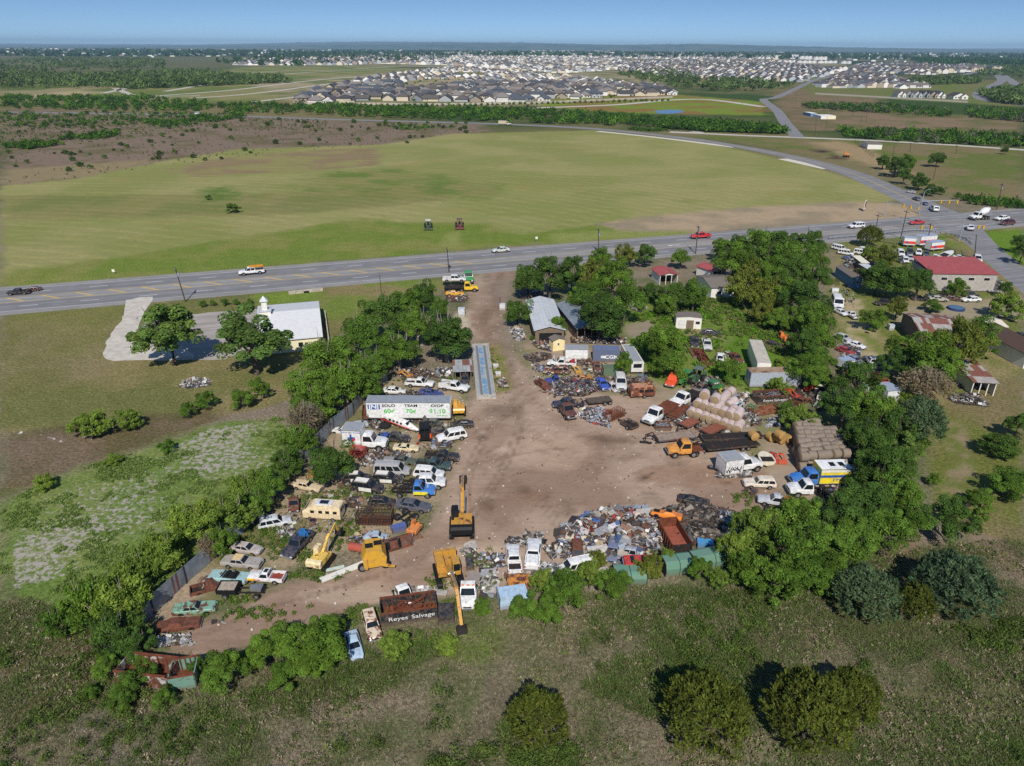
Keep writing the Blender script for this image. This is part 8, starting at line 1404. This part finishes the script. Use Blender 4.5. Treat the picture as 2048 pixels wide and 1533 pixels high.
u0, u1 = V(*px('D', 850, 770), .8), V(*px('D', 930, 650), .8); ua = (u1 - u0); ua.z = 0; ua.normalize(); A_ = math.atan2(ua.y, ua.x); f0, f1 = V(*px('D', 470, 655), .8), V(*px('D', 875, 795), .8); wl_ = "pinkish white net-wrapped hay bale in the stepped pile"; wg_ = "white wrapped round bales"
for i in range(8):
    q = f0.lerp(f1, i / 7)
    for k in range(2 if i > 5 else 3): bale(BW, wl_, q.x + ua.x * 1.55 * k, q.y + ua.y * 1.55 * k, .86, A_, wg_)
for i in range(7):
    q = f0.lerp(f1, (i + .5) / 7) + ua * 1.2
    for k in range(2 if i not in (0, 4) else 1): bale(BW, wl_, q.x + ua.x * 1.55 * k, q.y + ua.y * 1.55 * k, 2.3, A_, wg_)
for i in (0, 2):
    q = f0.lerp(f1, (i + 1) / 7) + ua * 2.0; bale(BW, wl_, q.x, q.y, 3.7, A_, wg_)
s0, s1 = V(*px('D', 720, 560), .86), V(*px('D', 850, 440), .86); n = max(4, int((s1 - s0).length / 1.6)); sd = (s1 - s0).normalized()
for r_ in range(2):
    for k in range(n): q = s0 + sd * 1.6 * k + Vector((sd.y, -sd.x, 0)) * 1.75 * r_; (bale(BW, "pinkish white net-wrapped hay bale in the double row running up from the pile", q.x, q.y, .86, math.atan2(sd.y, sd.x), "white bales in the double row") if r_ == 0 or k < n - 2 else None)
c = [V(*px('D', *q), .2) for q in ((1425, 1195), (1850, 1150), (1690, 850), (1360, 830))]
NI, NJ = 6, 9
for i in range(NI):
    for j in range(NJ):
        p = c[0].lerp(c[1], (i + .5) / NI).lerp(c[3].lerp(c[2], (i + .5) / NI), (j + .5) / NJ); ax = (c[1] - c[0]); a = math.atan2(ax.y, ax.x)
        for k in range(2 if not (i > 3 and j > 6) else 1): bale(BB, "grey-brown round hay bale in the big block stack", p.x + br.uniform(-.15, .15), p.y + br.uniform(-.1, .1), .86 + 1.55 * k, a, "hay bales in the big stack", (br.uniform(.78, .88), *[br.uniform(.84, .92)] * 2))
for i, (x, y, z, l) in enumerate(((1180, 850, .86, "tan hay bale alone at the left of the loose ones"), (1270, 870, .86, "tan hay bale under the other, right of the lone one"), (1265, 830, 2.3, "tan hay bale on top of the other"), (1335, 870, .86, "tan hay bale between the stacked pair and the block"), (1020, 835, 1.9, "tan hay bale on the long narrow black trailer"))): q = V(*px('D', x, y + 20), z); bale(BT, l, q.x, q.y, z - .1, A_ + .9, "loose tan bales", .84)
# ---- by the driveway's head, and the highway
flat_truck("yellow tow truck with a green roof carrying a white pickup", 'M', (610, 578), (808, 575), (244, 196, 20), M_frame, name='tow_truck'); car('crew_pickup', "white pickup loaded on the yellow tow truck", 'M', (602, 545), (738, 545), (226, 226, 226), drop=-1.15); car('coupe', "yellow-orange sports car parked beside the tow truck", 'M', (618, 600), (724, 600), (232, 166, 30)); car('truck_cab', "green truck cab standing behind the tow truck", 'M', (748, 500), (755, 545), (40, 150, 80), lo=.8)
car('sedan', "dark car under trees below the sports car", 'M', (552, 680), (600, 678), (50, 52, 56)); box_thing('metal_cabinet', "white metal cabinet beside the driveway", 'cabinet', 'M', (712, 735), (1.6, 1.4, 1.8), (206, 214, 222), 0); box_thing('metal_cabinet', "white metal cabinet left of the round tree by the workshop", 'cabinet', 'M', (950, 700), (1.4, 1.2, 1.4), (222, 226, 230), 0)
for l, q in (("small white dumped sink unit by the weighbridge, upper one", (160, 490)), ("small white dumped sink unit by the weighbridge, lower one", (185, 570))): box_thing('sink_unit', l, 'sink', 'C', q, (1.1, .8, .7), (226, 226, 222), 10)
car('crew_pickup', "black pickup at the highway's left end", 'L', (170, 590), (40, 598), (26, 26, 30), hi=1.2); car('sedan', "dark maroon car behind the black pickup on the highway", 'L', (226, 572), (150, 580), (70, 24, 34)); 
car('crew_pickup', "white work pickup with ladder racks on the highway", 'L', (1545, 470), (1395, 485), (232, 232, 232), hi=1.15, extra=lambda t, c4, s: MB().box((-1.2, 0, 1.95), (3.2, 1.6, .06)).box((-2.8, 0, 1.5), (.08, 1.6, .9)).box((.3, 0, 1.9), (.08, 1.6, .1)).obj('ladder_rack', M_orangeink, t))
car('sedan', "pale green-white sedan on the highway near the tractors", 'M', (995, 345), (884, 354), (206, 214, 206), hi=1.15); car('crew_pickup', "bright red pickup on the highway's far lane", 'N', (218, 265), (92, 274), (206, 26, 44), hi=1.15); car('suv', "white suv on the highway behind the guardrail", 'N', (1112, 208), (1020, 214), (228, 228, 232), hi=1.15); car('coupe', "red car on the highway next to the crossroads", 'N', (1468, 186), (1374, 192), (190, 30, 50), hi=1.15)
car('sedan', "white sedan leaving the crossroads to the right", 'N', (1960, 160), (1876, 170), (232, 232, 232)); car('crossover', "dark red car below the cement mixer", 'N', (1990, 188), (1912, 196), (84, 24, 34)); car('crossover', "white and dark car waiting on the crossing road", 'N', (1735, 232), (1735, 208), (214, 214, 220)); car('suv', "white suv waiting at the lights on the curved road", 'N', (1535, 120), (1508, 102), (226, 228, 230)); car('sedan', "blue sedan second in the queue on the curved road", 'N', (1480, 82), (1455, 70), (40, 70, 130)); car('crossover', "grey crossover third in the queue on the curved road", 'N', (1436, 56), (1402, 44), (90, 104, 120)); car('sedan', "silver sedan far back on the curved road", 'N', (1412, 12), (1362, 4), (200, 200, 206))
def mixer(t, c4, s):
    d = MB(); d.loft([[(x, r * math.cos(q), 2.1 + z + r * math.sin(q)) for q in np.linspace(0, 6.283, 13)[:-1]] for x, r, z in ((-1.0, .5, -.2), (-1.6, 1.05, 0), (-2.6, 1.15, .2), (-3.6, .8, .55), (-4.2, .45, .8))]); d.obj('mixer_drum', M_paint, t, smooth=True, color=(*lin(236, 236, 234), 0)); fr = MB(); [fr.box((-2.6, y * .42, .8), (3.6, .1, .22)) for y in (-1, 1)]; fr.obj('mixer_frame', M_frame, t); [add_wheel(t, (x, y * .95, .5), .5, .45) for x in (-3.6, -2.5) for y in (-1, 1)]
car('truck_cab', "white cement mixer truck at the crossroads", 'N', (1815, 158), (1725, 166), W_, name='cement_mixer', lo=1.0, extra=mixer)
tractor("white-roofed green tractor cutting the mown field", 'M', (518, 225), (520, 200), (30, 72, 52), 1.2, (230, 232, 230), True); tractor("dark red tractor cutting the mown field", 'M', (700, 222), (702, 195), (110, 20, 34), 1.25, None, True)
car('truck_cab', "white and tan tipper truck on the far curved road", 'Q', (950, 552), (1018, 554), (220, 210, 190), lo=1.0, hi=1.2, name='tipper_truck', extra=boxbody(-6.5, -1.0, 1.2, 1.0, 2.9, (214, 196, 158))); car('van', "white van on the far road behind the scrub", 'O', (1170, 491), (1130, 491), (232, 232, 232))
digger("yellow excavator far off beside the right-hand hedge", 'S', (2005, 680), (1960, 640), [(.6, 2.1), (3.2, 5.5), (5.5, 5.2), (6.8, 2.0)], (226, 160, 40), 1.0, tint2=(226, 160, 40)); digger("small orange loader on the bare ground past the crossroads", 'S', (1008, 745), (1002, 720), [(.3, 1.9), (1.4, 2.3), (1.9, 1.2), (2.1, .7)], (216, 130, 50), 1.0, tint2=(210, 130, 50))
# ---- smallholding on the right
def rental(label, reg, c0, c1, w=2.3, h=3.0, L=None):
    def d_(t, L, w, z0, z1): MB().box((0, -w / 2 - .045, z0 + (z1 - z0) * .36), (L * .96, .03, (z1 - z0) * .34)).obj('orange_band', plain("rental_red", lin(222, 70, 44)), t); MB().box((-L * .2, -w / 2 - .06, z0 + (z1 - z0) * .36), (L * .2, .03, (z1 - z0) * .2)).obj('emblem', M_blueink, t)
    boxtrailer('moving_truck', label, 'moving truck', reg, c0, c1, w, .7, h, (236, 236, 238), 0, d_, 1, plain("rental_roof", lin(150, 166, 190), .6, .1))
rental("white moving truck with red band behind the stick fence, left one", 'N', (1340, 322), (1412, 326)); rental("large white moving truck with red band behind the stick fence", 'N', (1436, 325), (1532, 318), 2.4, 3.6); rental("white moving truck with red band, lowest by the stick fence", 'N', (1500, 352), (1578, 345))
rental("white rental box with red band beside the sandy track, upper", 'G', (250, 1075), (330, 1062), 2.0, 2.2); rental("white rental trailer with red band beside the sandy track", 'G', (248, 1130), (368, 1140), 2.2, 2.4); rental("white rental trailer under the trees nearest the small box trailer", 'G', (360, 1270), (420, 1285), 2.0, 2.2)
for l, a_, b_ in (("white passenger van parked in the row, left one", (965, 360), (1050, 372)), ("white passenger van parked in the row, middle one", (1055, 358), (1145, 372)), ("white van behind the row by the guardrail cedar", (940, 332), (995, 345)), ("white van mostly hidden right of the row", (1100, 350), (1155, 360))): car('van', l, 'N', a_, b_, W_)
for kd, l, a_, b_, c_ in (('sedan', "grey car at the stick fence, leftmost in the row", (1278, 360), (1300, 380), (120, 124, 134)), ('suv', "white suv in the row at the stick fence", (1318, 358), (1335, 382), (226, 226, 228)), ('crossover', "dark suv in the row at the stick fence", (1380, 352), (1382, 374), (48, 52, 60)), ('crossover', "white hatchback in the row at the stick fence", (1432, 354), (1432, 374), (226, 226, 228)), ('sedan', "dark grey car right of the white hatchback", (1478, 362), (1476, 384), (70, 74, 82)), ('crossover', "white car beside the tarped boat", (1528, 382), (1528, 398), (222, 222, 226)), ('sedan', "dark blue car behind the red-roofed building", (1402, 400), (1478, 402), (34, 52, 84)), ('coupe', "dark teal car by the yellowish tree", (1300, 400), (1328, 412), (24, 40, 56)), ('sedan', "blue car behind the red-roofed building's right half", (1590, 408), (1640, 412), (30, 66, 120)), ('coupe', "red car beyond the red roof's right end", (1668, 412), (1720, 414), (200, 90, 80)), ('crossover', "white and black car by the crossing road pole", (1768, 392), (1782, 420), (214, 214, 218)),
                       ('sedan', "silver sedan in front of the block building", (1490, 630), (1606, 636), (176, 174, 160)), ('sedan', "dark red sedan in front of the block building", (1580, 622), (1680, 634), (70, 26, 34)), ('sedan', "white sedan at the row's right end before the block building", (1790, 635), (1686, 638), (236, 236, 236)), ('sedan', "dark green sedan behind the silver one", (1480, 612), (1570, 614), (36, 60, 52)), ('sedan', "dark sedan under the trees left of the silver one", (1400, 626), (1486, 630), (40, 42, 56)), ('suv', "dark suv close to the block building's wall", (1692, 606), (1780, 608), (44, 44, 48)), ('crew_pickup', "black pickup in tree shade by the sandy strip", (1290, 655), (1178, 658), (30, 30, 34)), ('pickup', "white pickup on the sandy strip, farther one", (1070, 745), (1012, 708), (232, 232, 232)), ('sedan', "white sedan on the sandy strip", (1022, 885), (1118, 915), (236, 236, 238)), ('crew_pickup', "white pickup with dark bed on the sandy strip, nearer one", (1190, 1040), (1140, 975), (236, 236, 236)), ('crew_pickup', "bright red pickup on the sandy strip", (1235, 1125), (1182, 1060), (184, 24, 40)), ('van', "white van under the tree belt by the sandy strip", (945, 640), (965, 690), (226, 226, 230)), ('sedan', "blue-grey car partly under the belt below the white sedan", (1040, 975), (1085, 1000), (120, 130, 150)), ('sedan', "dark car by the brown-roofed house at frame edge", (2020, 840), (2060, 860), (40, 42, 50)), ('crossover', "dark car in shade of the blue shed's carport", (1108, 500), (1140, 512), (34, 44, 60))): car(kd, l, 'N', a_, b_, c_)
for kd, l, a_, b_, c_ in (('sedan', "maroon sedan at the stick fence, left of the grey one", (1240, 356), (1262, 378), (100, 40, 50)), ('suv', "white suv second row below the stick fence", (1346, 398), (1362, 420), (226, 226, 228)), ('crossover', "silver hatchback second row below the stick fence", (1376, 384), (1390, 404), (176, 180, 186)), ('sedan', "white sedan right of the tarped boat", (1650, 386), (1700, 392), (226, 226, 228)), ('pickup', "blue pickup below the white passenger vans", (1010, 392), (1060, 400), (60, 90, 150)), ('sedan', "grey sedan by the cream awning", (1128, 420), (1170, 430), (120, 124, 130)), ('sedan', "white car by the white van under the belt", (960, 700), (1000, 720), (228, 228, 230)), ('crossover', "silver car under the belt above the white sedan", (970, 850), (1015, 868), (180, 184, 190)), ('sedan', "red car under the belt beside the scrap strip", (985, 925), (1030, 942), (160, 40, 44)), ('van', "white van at the strip's near end beside rental trailer", (1085, 1120), (1110, 1160), (226, 226, 228)), ('sedan', "black sedan in front of the barn", (1330, 690), (1290, 668), (36, 38, 42))): car(kd, l, 'N', a_, b_, c_)
boat("white boat under tarpaulin standing by the stick fence", 'N', (1560, 392), (1628, 360), (232, 232, 228), False, tilt=10)
boxtrailer('box_trailer', "small white box trailer at the sandy strip's near end", 'trailer', 'G', (560, 1335), (665, 1325), 3.4, .5, 2.9, (230, 232, 236), 0, None, 1, plain("small_trailer_roof", lin(150, 160, 176), .6, .1))
box_thing('metal_cabinet', "white cabinet by the barn's corner", 'cabinet', 'G', (600, 785), (1.2, 1.0, 1.3), (206, 214, 222)); box_thing('metal_cabinet', "white board box under the blue shed", 'cabinet', 'G', (182, 508), (1.8, .8, 1.2), (232, 236, 240)); g = V(*px('G', 1090, 632)); t = thing('paddling_pool', "round blue paddling pool on the lane", 'pool', g); MB().cyl((0, 0, 0), (0, 0, .5), 1.9, n=20).obj('rim', plain("pool_blue", lin(46, 66, 110)), t); MB().cyl((0, 0, .5), (0, 0, .52), 1.7, n=20).obj('water', plain("pool_water", lin(90, 120, 150), .2), t)
# ================================================================ SCRAP NOBODY COULD COUNT
M_tint = Mat("scrap_paint", .6, .35); M_tint.color(M_tint.mix(M_tint.ramp(M_tint.noise(3, 4, M_tint.pos()), .4, .7, 0, .32), M_tint.attr("tint"), lin(96, 80, 68))); M_tint = M_tint.m
PAL = dict(mix=[(226, 224, 220), (230, 228, 224), (200, 190, 170), (182, 170, 150), (150, 150, 156), (110, 112, 118), (70, 70, 74), (160, 122, 96), (104, 76, 60), (84, 108, 150), (150, 60, 54), (196, 178, 140), (136, 146, 160), (48, 48, 50), (180, 176, 172)], dark=[(40, 38, 37), (58, 52, 47), (92, 84, 76), (128, 116, 102), (80, 82, 88), (50, 50, 54), (140, 132, 122), (92, 70, 58)], rust=[(104, 70, 54), (126, 92, 72), (84, 64, 54), (146, 120, 98), (66, 58, 54), (168, 160, 150)], pale=[(218, 216, 212), (192, 188, 184), (166, 160, 152), (150, 154, 160), (110, 102, 94), (70, 66, 64)], cool=[(120, 132, 152), (146, 156, 174), (90, 98, 114), (60, 64, 72), (186, 190, 198)])
def scrap(name, reg, poly, n, pal, h=.8, size=(.3, 1.3), seed=1, peak=None, cat=None):
    rg = random.Random(seed); g = [tuple(V(*px(reg, *q))[:2]) for q in poly]; ga = np.array(g); c = ga.mean(0); mb = MB(); rr = np.random.default_rng(seed); k = 0; mb.col = lin(66, 58, 52); (h < .25 or n < 40) or mb._add([(x, y, .03) for x, y in g] + [((x + c[0]) / 2, (y + c[1]) / 2, h * .42) for x, y in g] + [(c[0], c[1], h * .6)], [(i, (i + 1) % len(g), len(g) + (i + 1) % len(g), len(g) + i) for i in range(len(g))] + [(len(g) + i, len(g) + (i + 1) % len(g), 2 * len(g)) for i in range(len(g))])  # dark mound beneath; its tint stands for shade in gaps between pieces
    while k < n:
        q = rr.uniform(ga.min(0), ga.max(0)); 
        if not inpoly(np.array([q[0]]), np.array([q[1]]), g)[0]: continue
        k += 1; e = max(0, 1 - np.hypot((q[0] - c[0]) / max(1, np.ptp(ga[:, 0]) / 2), (q[1] - c[1]) / max(1, np.ptp(ga[:, 1]) / 2)) ** 2 * .9); z = (.25 + .75 * rg.random()) * h * (.25 + .75 * e); s = size[0] + (size[1] - size[0]) * rg.random() ** 2 * (1.5 if rg.random() < .12 else .9); cc = PAL[rg.choice(pal)]; v = rg.uniform(.7, 1.15); mb.col = tuple(x * v for x in lin(*rg.choice(cc)))
        m = Matrix.Rotation(rg.uniform(0, 6.28), 3, 'Z') @ Matrix.Rotation(rg.gauss(0, .45), 3, 'X') @ Matrix.Rotation(rg.gauss(0, .35), 3, 'Y'); t = rg.random()
        if t < .34: mb.box((q[0], q[1], z), (s, s * rg.uniform(.4, .9), .04 + .05 * rg.random()), m=m)
        elif t < .58: mb.box((q[0], q[1], z), (s * .6, s * .5, s * rg.uniform(.25, .5)), m=m)
        elif t < .84: mb.box((q[0], q[1], z), (s * 1.8, .05 + .05 * rg.random(), .06), m=m)
        elif t < .92: a = m @ Vector((0, s * .3, 0)); mb.cyl(Vector((q[0], q[1], z)) - a, Vector((q[0], q[1], z)) + a, s * .22, n=8)
        else:
            P4 = [Vector((q[0], q[1], z)) + m @ Vector(p) for p in ((-s * .6, -s * .4, 0), (0, -s * .45, s * .22), (s * .6, -s * .4, -.05), (s * .6, s * .4, -.05), (0, s * .4, s * .3), (-s * .6, s * .4, 0))]; mb._add(P4, [(0, 1, 4, 5), (1, 2, 3, 4)])
    return tag(mb.obj(name, M_tint), kind="stuff")
scrap('scrap_metal_debris', 'F', [(20, 690), (110, 470), (300, 360), (600, 290), (880, 280), (1050, 340), (1000, 420), (1040, 600), (960, 700), (700, 760), (200, 745)], 1500, ['mix', 'mix', 'pale', 'rust', 'mix'], 1.9, (.25, 1.5), 1)
scrap('scrap_metal_debris', 'F', [(1010, 340), (1100, 270), (1500, 250), (1640, 280), (1780, 370), (1720, 470), (1620, 560), (1300, 620), (1240, 520), (1150, 420)], 1300, ['dark', 'dark', 'dark', 'dark'], 1.1, (.25, 1.2), 2)
scrap('scrap_metal_debris', 'F', [(1580, 330), (1780, 350), (1740, 500), (1600, 560)], 160, ['cool'], 1.1, (.4, 1.3), 3)
scrap('scrap_metal_debris', 'E', [(1250, 700), (1400, 640), (1560, 420), (1640, 480), (1500, 720), (1350, 830)], 120, ['mix', 'rust', 'pale'], .35, (.2, .9), 4)
JUNK = [('G', [(225, 840), (330, 870), (400, 1000), (380, 1120), (240, 1100)], 120, ['pale', 'cool', 'rust'], .22), ('G', [(240, 470), (330, 470), (330, 620), (240, 600)], 60, ['pale', 'dark'], .22), ('T', [(60, 380), (820, 330), (780, 470), (200, 460)], 16, ['pale'], .1), ('B', [(700, 200), (1340, 100), (1500, 320), (1300, 480), (800, 560), (500, 480)], 230, ['rust', 'dark', 'pale'], .2), ('A', [(980, 300), (1660, 340), (1900, 640), (1660, 1060), (1100, 1080), (760, 860), (900, 600)], 300, ['rust', 'dark', 'pale', 'mix'], .22), ('C', [(520, 400), (1180, 400), (1480, 520), (1420, 720), (760, 800), (560, 700)], 220, ['rust', 'dark', 'mix'], .22), ('D', [(120, 600), (900, 520), (1100, 760), (700, 860), (100, 830)], 200, ['rust', 'dark', 'pale'], .22), ('H', [(900, 420), (1100, 410), (1140, 470), (900, 480)], 90, ['pale'], .3), ('H', [(1240, 330), (1330, 320), (1330, 350), (1250, 350)], 8, ['pale'], .2), ('C', [(300, 70), (410, 60), (470, 200), (380, 225), (340, 180)], 130, ['pale', 'mix'], .7), ('C', [(450, 350), (720, 345), (740, 400), (560, 440), (460, 410)], 150, ['dark', 'dark', 'rust'], .7), ('C', [(520, 240), (640, 170), (740, 270), (730, 330), (600, 300)], 140, ['pale', 'mix', 'rust'], .9), ('C', [(700, 640), (1100, 560), (1230, 720), (1060, 790), (760, 780)], 420, ['mix', 'dark', 'rust', 'cool'], 1.0), ('C', [(1010, 930), (1250, 900), (1340, 1000), (1330, 1110), (1150, 1060), (1020, 1000)], 300, ['mix', 'pale', 'cool'], .8),
        ('C', [(970, 410), (1150, 410), (1180, 460), (980, 470)], 90, ['rust', 'dark'], .5), ('C', [(1410, 700), (1500, 610), (1700, 590), (1770, 640), (1600, 700), (1440, 770)], 190, ['dark', 'dark', 'rust'], .9), ('C', [(920, 180), (1180, 160), (1500, 200), (1480, 260), (930, 240)], 170, ['rust', 'mix', 'pale'], .6), ('C', [(580, 480), (650, 470), (650, 530), (590, 530)], 40, ['cool'], .6), ('C', [(180, 600), (280, 610), (290, 700), (190, 700)], 50, ['rust', 'pale'], .4), ('C', [(1180, 500), (1420, 560), (1400, 620), (1180, 600)], 60, ['rust', 'dark'], .4),
        ('A', [(1190, 90), (1560, 110), (1650, 180), (1250, 215)], 160, ['dark', 'rust', 'mix'], .8), ('A', [(1560, 90), (1760, 90), (1760, 190), (1600, 190)], 70, ['cool', 'pale', 'mix'], .7), ('A', [(900, 280), (1050, 260), (1050, 340), (920, 350)], 60, ['mix', 'dark'], .6), ('A', [(880, 950), (1140, 900), (1330, 960), (1300, 1040), (950, 1060)], 150, ['rust', 'dark', 'pale'], .6), ('A', [(1130, 330), (1430, 330), (1430, 380), (1150, 370)], 60, ['dark'], .6), ('A', [(1540, 830), (1760, 810), (1760, 900), (1560, 900)], 60, ['cool', 'rust'], .5), ('A', [(1200, 560), (1450, 560), (1450, 640), (1230, 620)], 70, ['pale', 'rust', 'mix'], .6), ('A', [(880, 620), (1000, 620), (1000, 700), (880, 690)], 50, ['dark', 'pale'], .6), ('A', [(740, 870), (860, 860), (900, 1000), (800, 1000)], 60, ['rust'], .6), ('A', [(820, 1000), (1000, 1020), (940, 1100), (830, 1100)], 50, ['rust', 'pale'], .5), ('A', [(280, 1100), (420, 1090), (410, 1190), (290, 1190)], 40, ['rust', 'pale'], .5), ('A', [(1640, 1080), (1760, 1080), (1740, 1140), (1640, 1130)], 36, ['dark', 'pale'], .5), ('A', [(1380, 1340), (1180, 1300), (1120, 1360), (1300, 1380)], 30, ['dark'], .4),
        ('B', [(1180, 170), (1330, 180), (1320, 320), (1200, 310)], 50, ['dark', 'rust'], .4), ('B', [(420, 380), (540, 340), (560, 470), (430, 480)], 60, ['pale', 'dark'], .6), ('B', [(1200, 560), (1420, 520), (1500, 620), (1260, 680)], 90, ['rust', 'mix'], .7), ('B', [(0, 880), (200, 870), (180, 960), (0, 970)], 70, ['rust'], .5), ('B', [(640, 480), (760, 470), (760, 560), (660, 560)], 40, ['pale'], .3), ('B', [(1700, 960), (1980, 980), (1960, 1020), (1720, 1010)], 50, ['pale'], .2),
        ('E', [(560, 760), (860, 760), (860, 900), (580, 890)], 90, ['pale', 'rust', 'cool'], .5), ('E', [(860, 620), (1060, 630), (1060, 690), (880, 690)], 60, ['pale', 'dark'], 1.0), ('E', [(1060, 560), (1270, 560), (1260, 680), (1080, 680)], 90, ['pale', 'dark', 'dark'], 1.2), ('E', [(1160, 870), (1420, 870), (1400, 990), (1180, 990)], 80, ['cool', 'pale'], .7), ('E', [(600, 900), (800, 880), (760, 1200), (620, 1200)], 60, ['pale'], .4), ('E', [(870, 960), (1180, 950), (1180, 1040), (880, 1040)], 40, ['rust', 'pale'], .4), ('E', [(1380, 700), (1540, 640), (1560, 820), (1400, 800)], 80, ['dark', 'pale'], .8), ('E', [(440, 700), (570, 700), (570, 790), (440, 790)], 40, ['pale'], .8),
        ('D', [(680, 1200), (1010, 1190), (1010, 1240), (700, 1250)], 80, ['dark', 'pale'], .4), ('D', [(1560, 1300), (1800, 1290), (1780, 1370), (1580, 1370)], 80, ['mix', 'dark'], .6), ('D', [(440, 330), (700, 330), (760, 440), (460, 430)], 110, ['rust', 'dark', 'pale'], .6), ('D', [(950, 620), (1100, 720), (1090, 780), (940, 740)], 70, ['dark', 'pale'], .6), ('D', [(1140, 720), (1340, 700), (1340, 780), (1150, 790)], 70, ['cool', 'pale'], .6), ('D', [(1290, 560), (1420, 420), (1700, 460), (1740, 640), (1600, 640), (1500, 540)], 170, ['rust', 'rust', 'dark'], .7), ('D', [(1700, 920), (1840, 900), (1850, 980), (1720, 980)], 60, ['cool', 'pale'], .6), ('D', [(1840, 1020), (1950, 1040), (1920, 1120), (1850, 1100)], 40, ['pale', 'rust'], .5), ('D', [(860, 480), (1000, 480), (980, 560), (880, 560)], 50, ['pale', 'rust'], .5), ('D', [(700, 780), (840, 790), (830, 830), (740, 830)], 36, ['pale'], .4), ('D', [(280, 690), (420, 660), (420, 780), (320, 780)], 70, ['pale', 'dark'], .5), ('D', [(760, 100), (810, 100), (800, 170), (740, 170)], 30, ['pale'], .6),
        ('L', [(1040, 1150), (1130, 1100), (1235, 1115), (1220, 1150), (1100, 1165)], 130, ['pale', 'mix', 'pale'], .6), ('N', [(980, 880), (1100, 900), (1080, 1010), (980, 990)], 90, ['pale', 'cool', 'mix'], .6), ('N', [(1040, 420), (1110, 420), (1100, 520), (1060, 520)], 60, ['pale', 'mix', 'rust'], .6), ('G', [(1020, 1300), (1230, 1260), (1300, 1330), (1340, 1365), (1100, 1340)], 240, ['pale', 'dark', 'dark'], .9), ('G', [(1100, 1185), (1330, 1195), (1330, 1235), (1110, 1230)], 70, ['pale'], .6), ('G', [(1340, 400), (1440, 420), (1430, 520), (1340, 500)], 80, ['pale', 'dark', 'cool'], .6), ('N', [(1540, 560), (1860, 580), (1860, 600), (1540, 590)], 60, ['cool'], .6), ('G', [(260, 280), (320, 275), (330, 330), (260, 330)], 50, ['cool', 'pale'], 2.8), ('M', [(620, 620), (760, 620), (740, 660), (620, 660)], 60, ['rust', 'mix'], .5), ('M', [(1040, 590), (1240, 590), (1240, 640), (1060, 640)], 120, ['rust', 'mix', 'dark'], .7), ('N', [(455, 690), (520, 690), (510, 730), (465, 730)], 50, ['pale', 'rust'], .6), ('M', [(1690, 660), (1800, 690), (1760, 720), (1700, 700)], 50, ['pale'], .5)]
for i, (r_, poly, n, pal, h) in enumerate(JUNK): scrap('scrap_metal_debris', r_, poly, int(n * (2.2 if r_ in 'CD' else 1.6)) if n > 39 else n, pal, h, (.2, .95), 40 + i)
# small litter and stones strewn over the dirt
def litter():
    rg = np.random.default_rng(9); mb = MB(); q = pts_in(rg, [(740, 780), (945, 600), (1030, 600), (1060, 760), (1500, 830), (1560, 1000), (1440, 1060), (1150, 1140), (900, 1200), (500, 1290), (330, 1260), (560, 1060), (690, 860)], 1500); cs = [(150, 132, 114), (120, 104, 90), (200, 190, 178), (90, 76, 66), (214, 212, 208), (70, 60, 54)]
    for x, y in q: s = float(rg.uniform(.06, .24)) * (1.6 if rg.random() < .03 else 1); mb.col = lin(*cs[rg.integers(0, 6)]); mb.box((x, y, s * .2), (s, s * rg.uniform(.4, 1), s * .5), rz=float(rg.uniform(0, 3)))
    tag(mb.obj('yard_gravel', M_tint), kind="stuff")
litter()
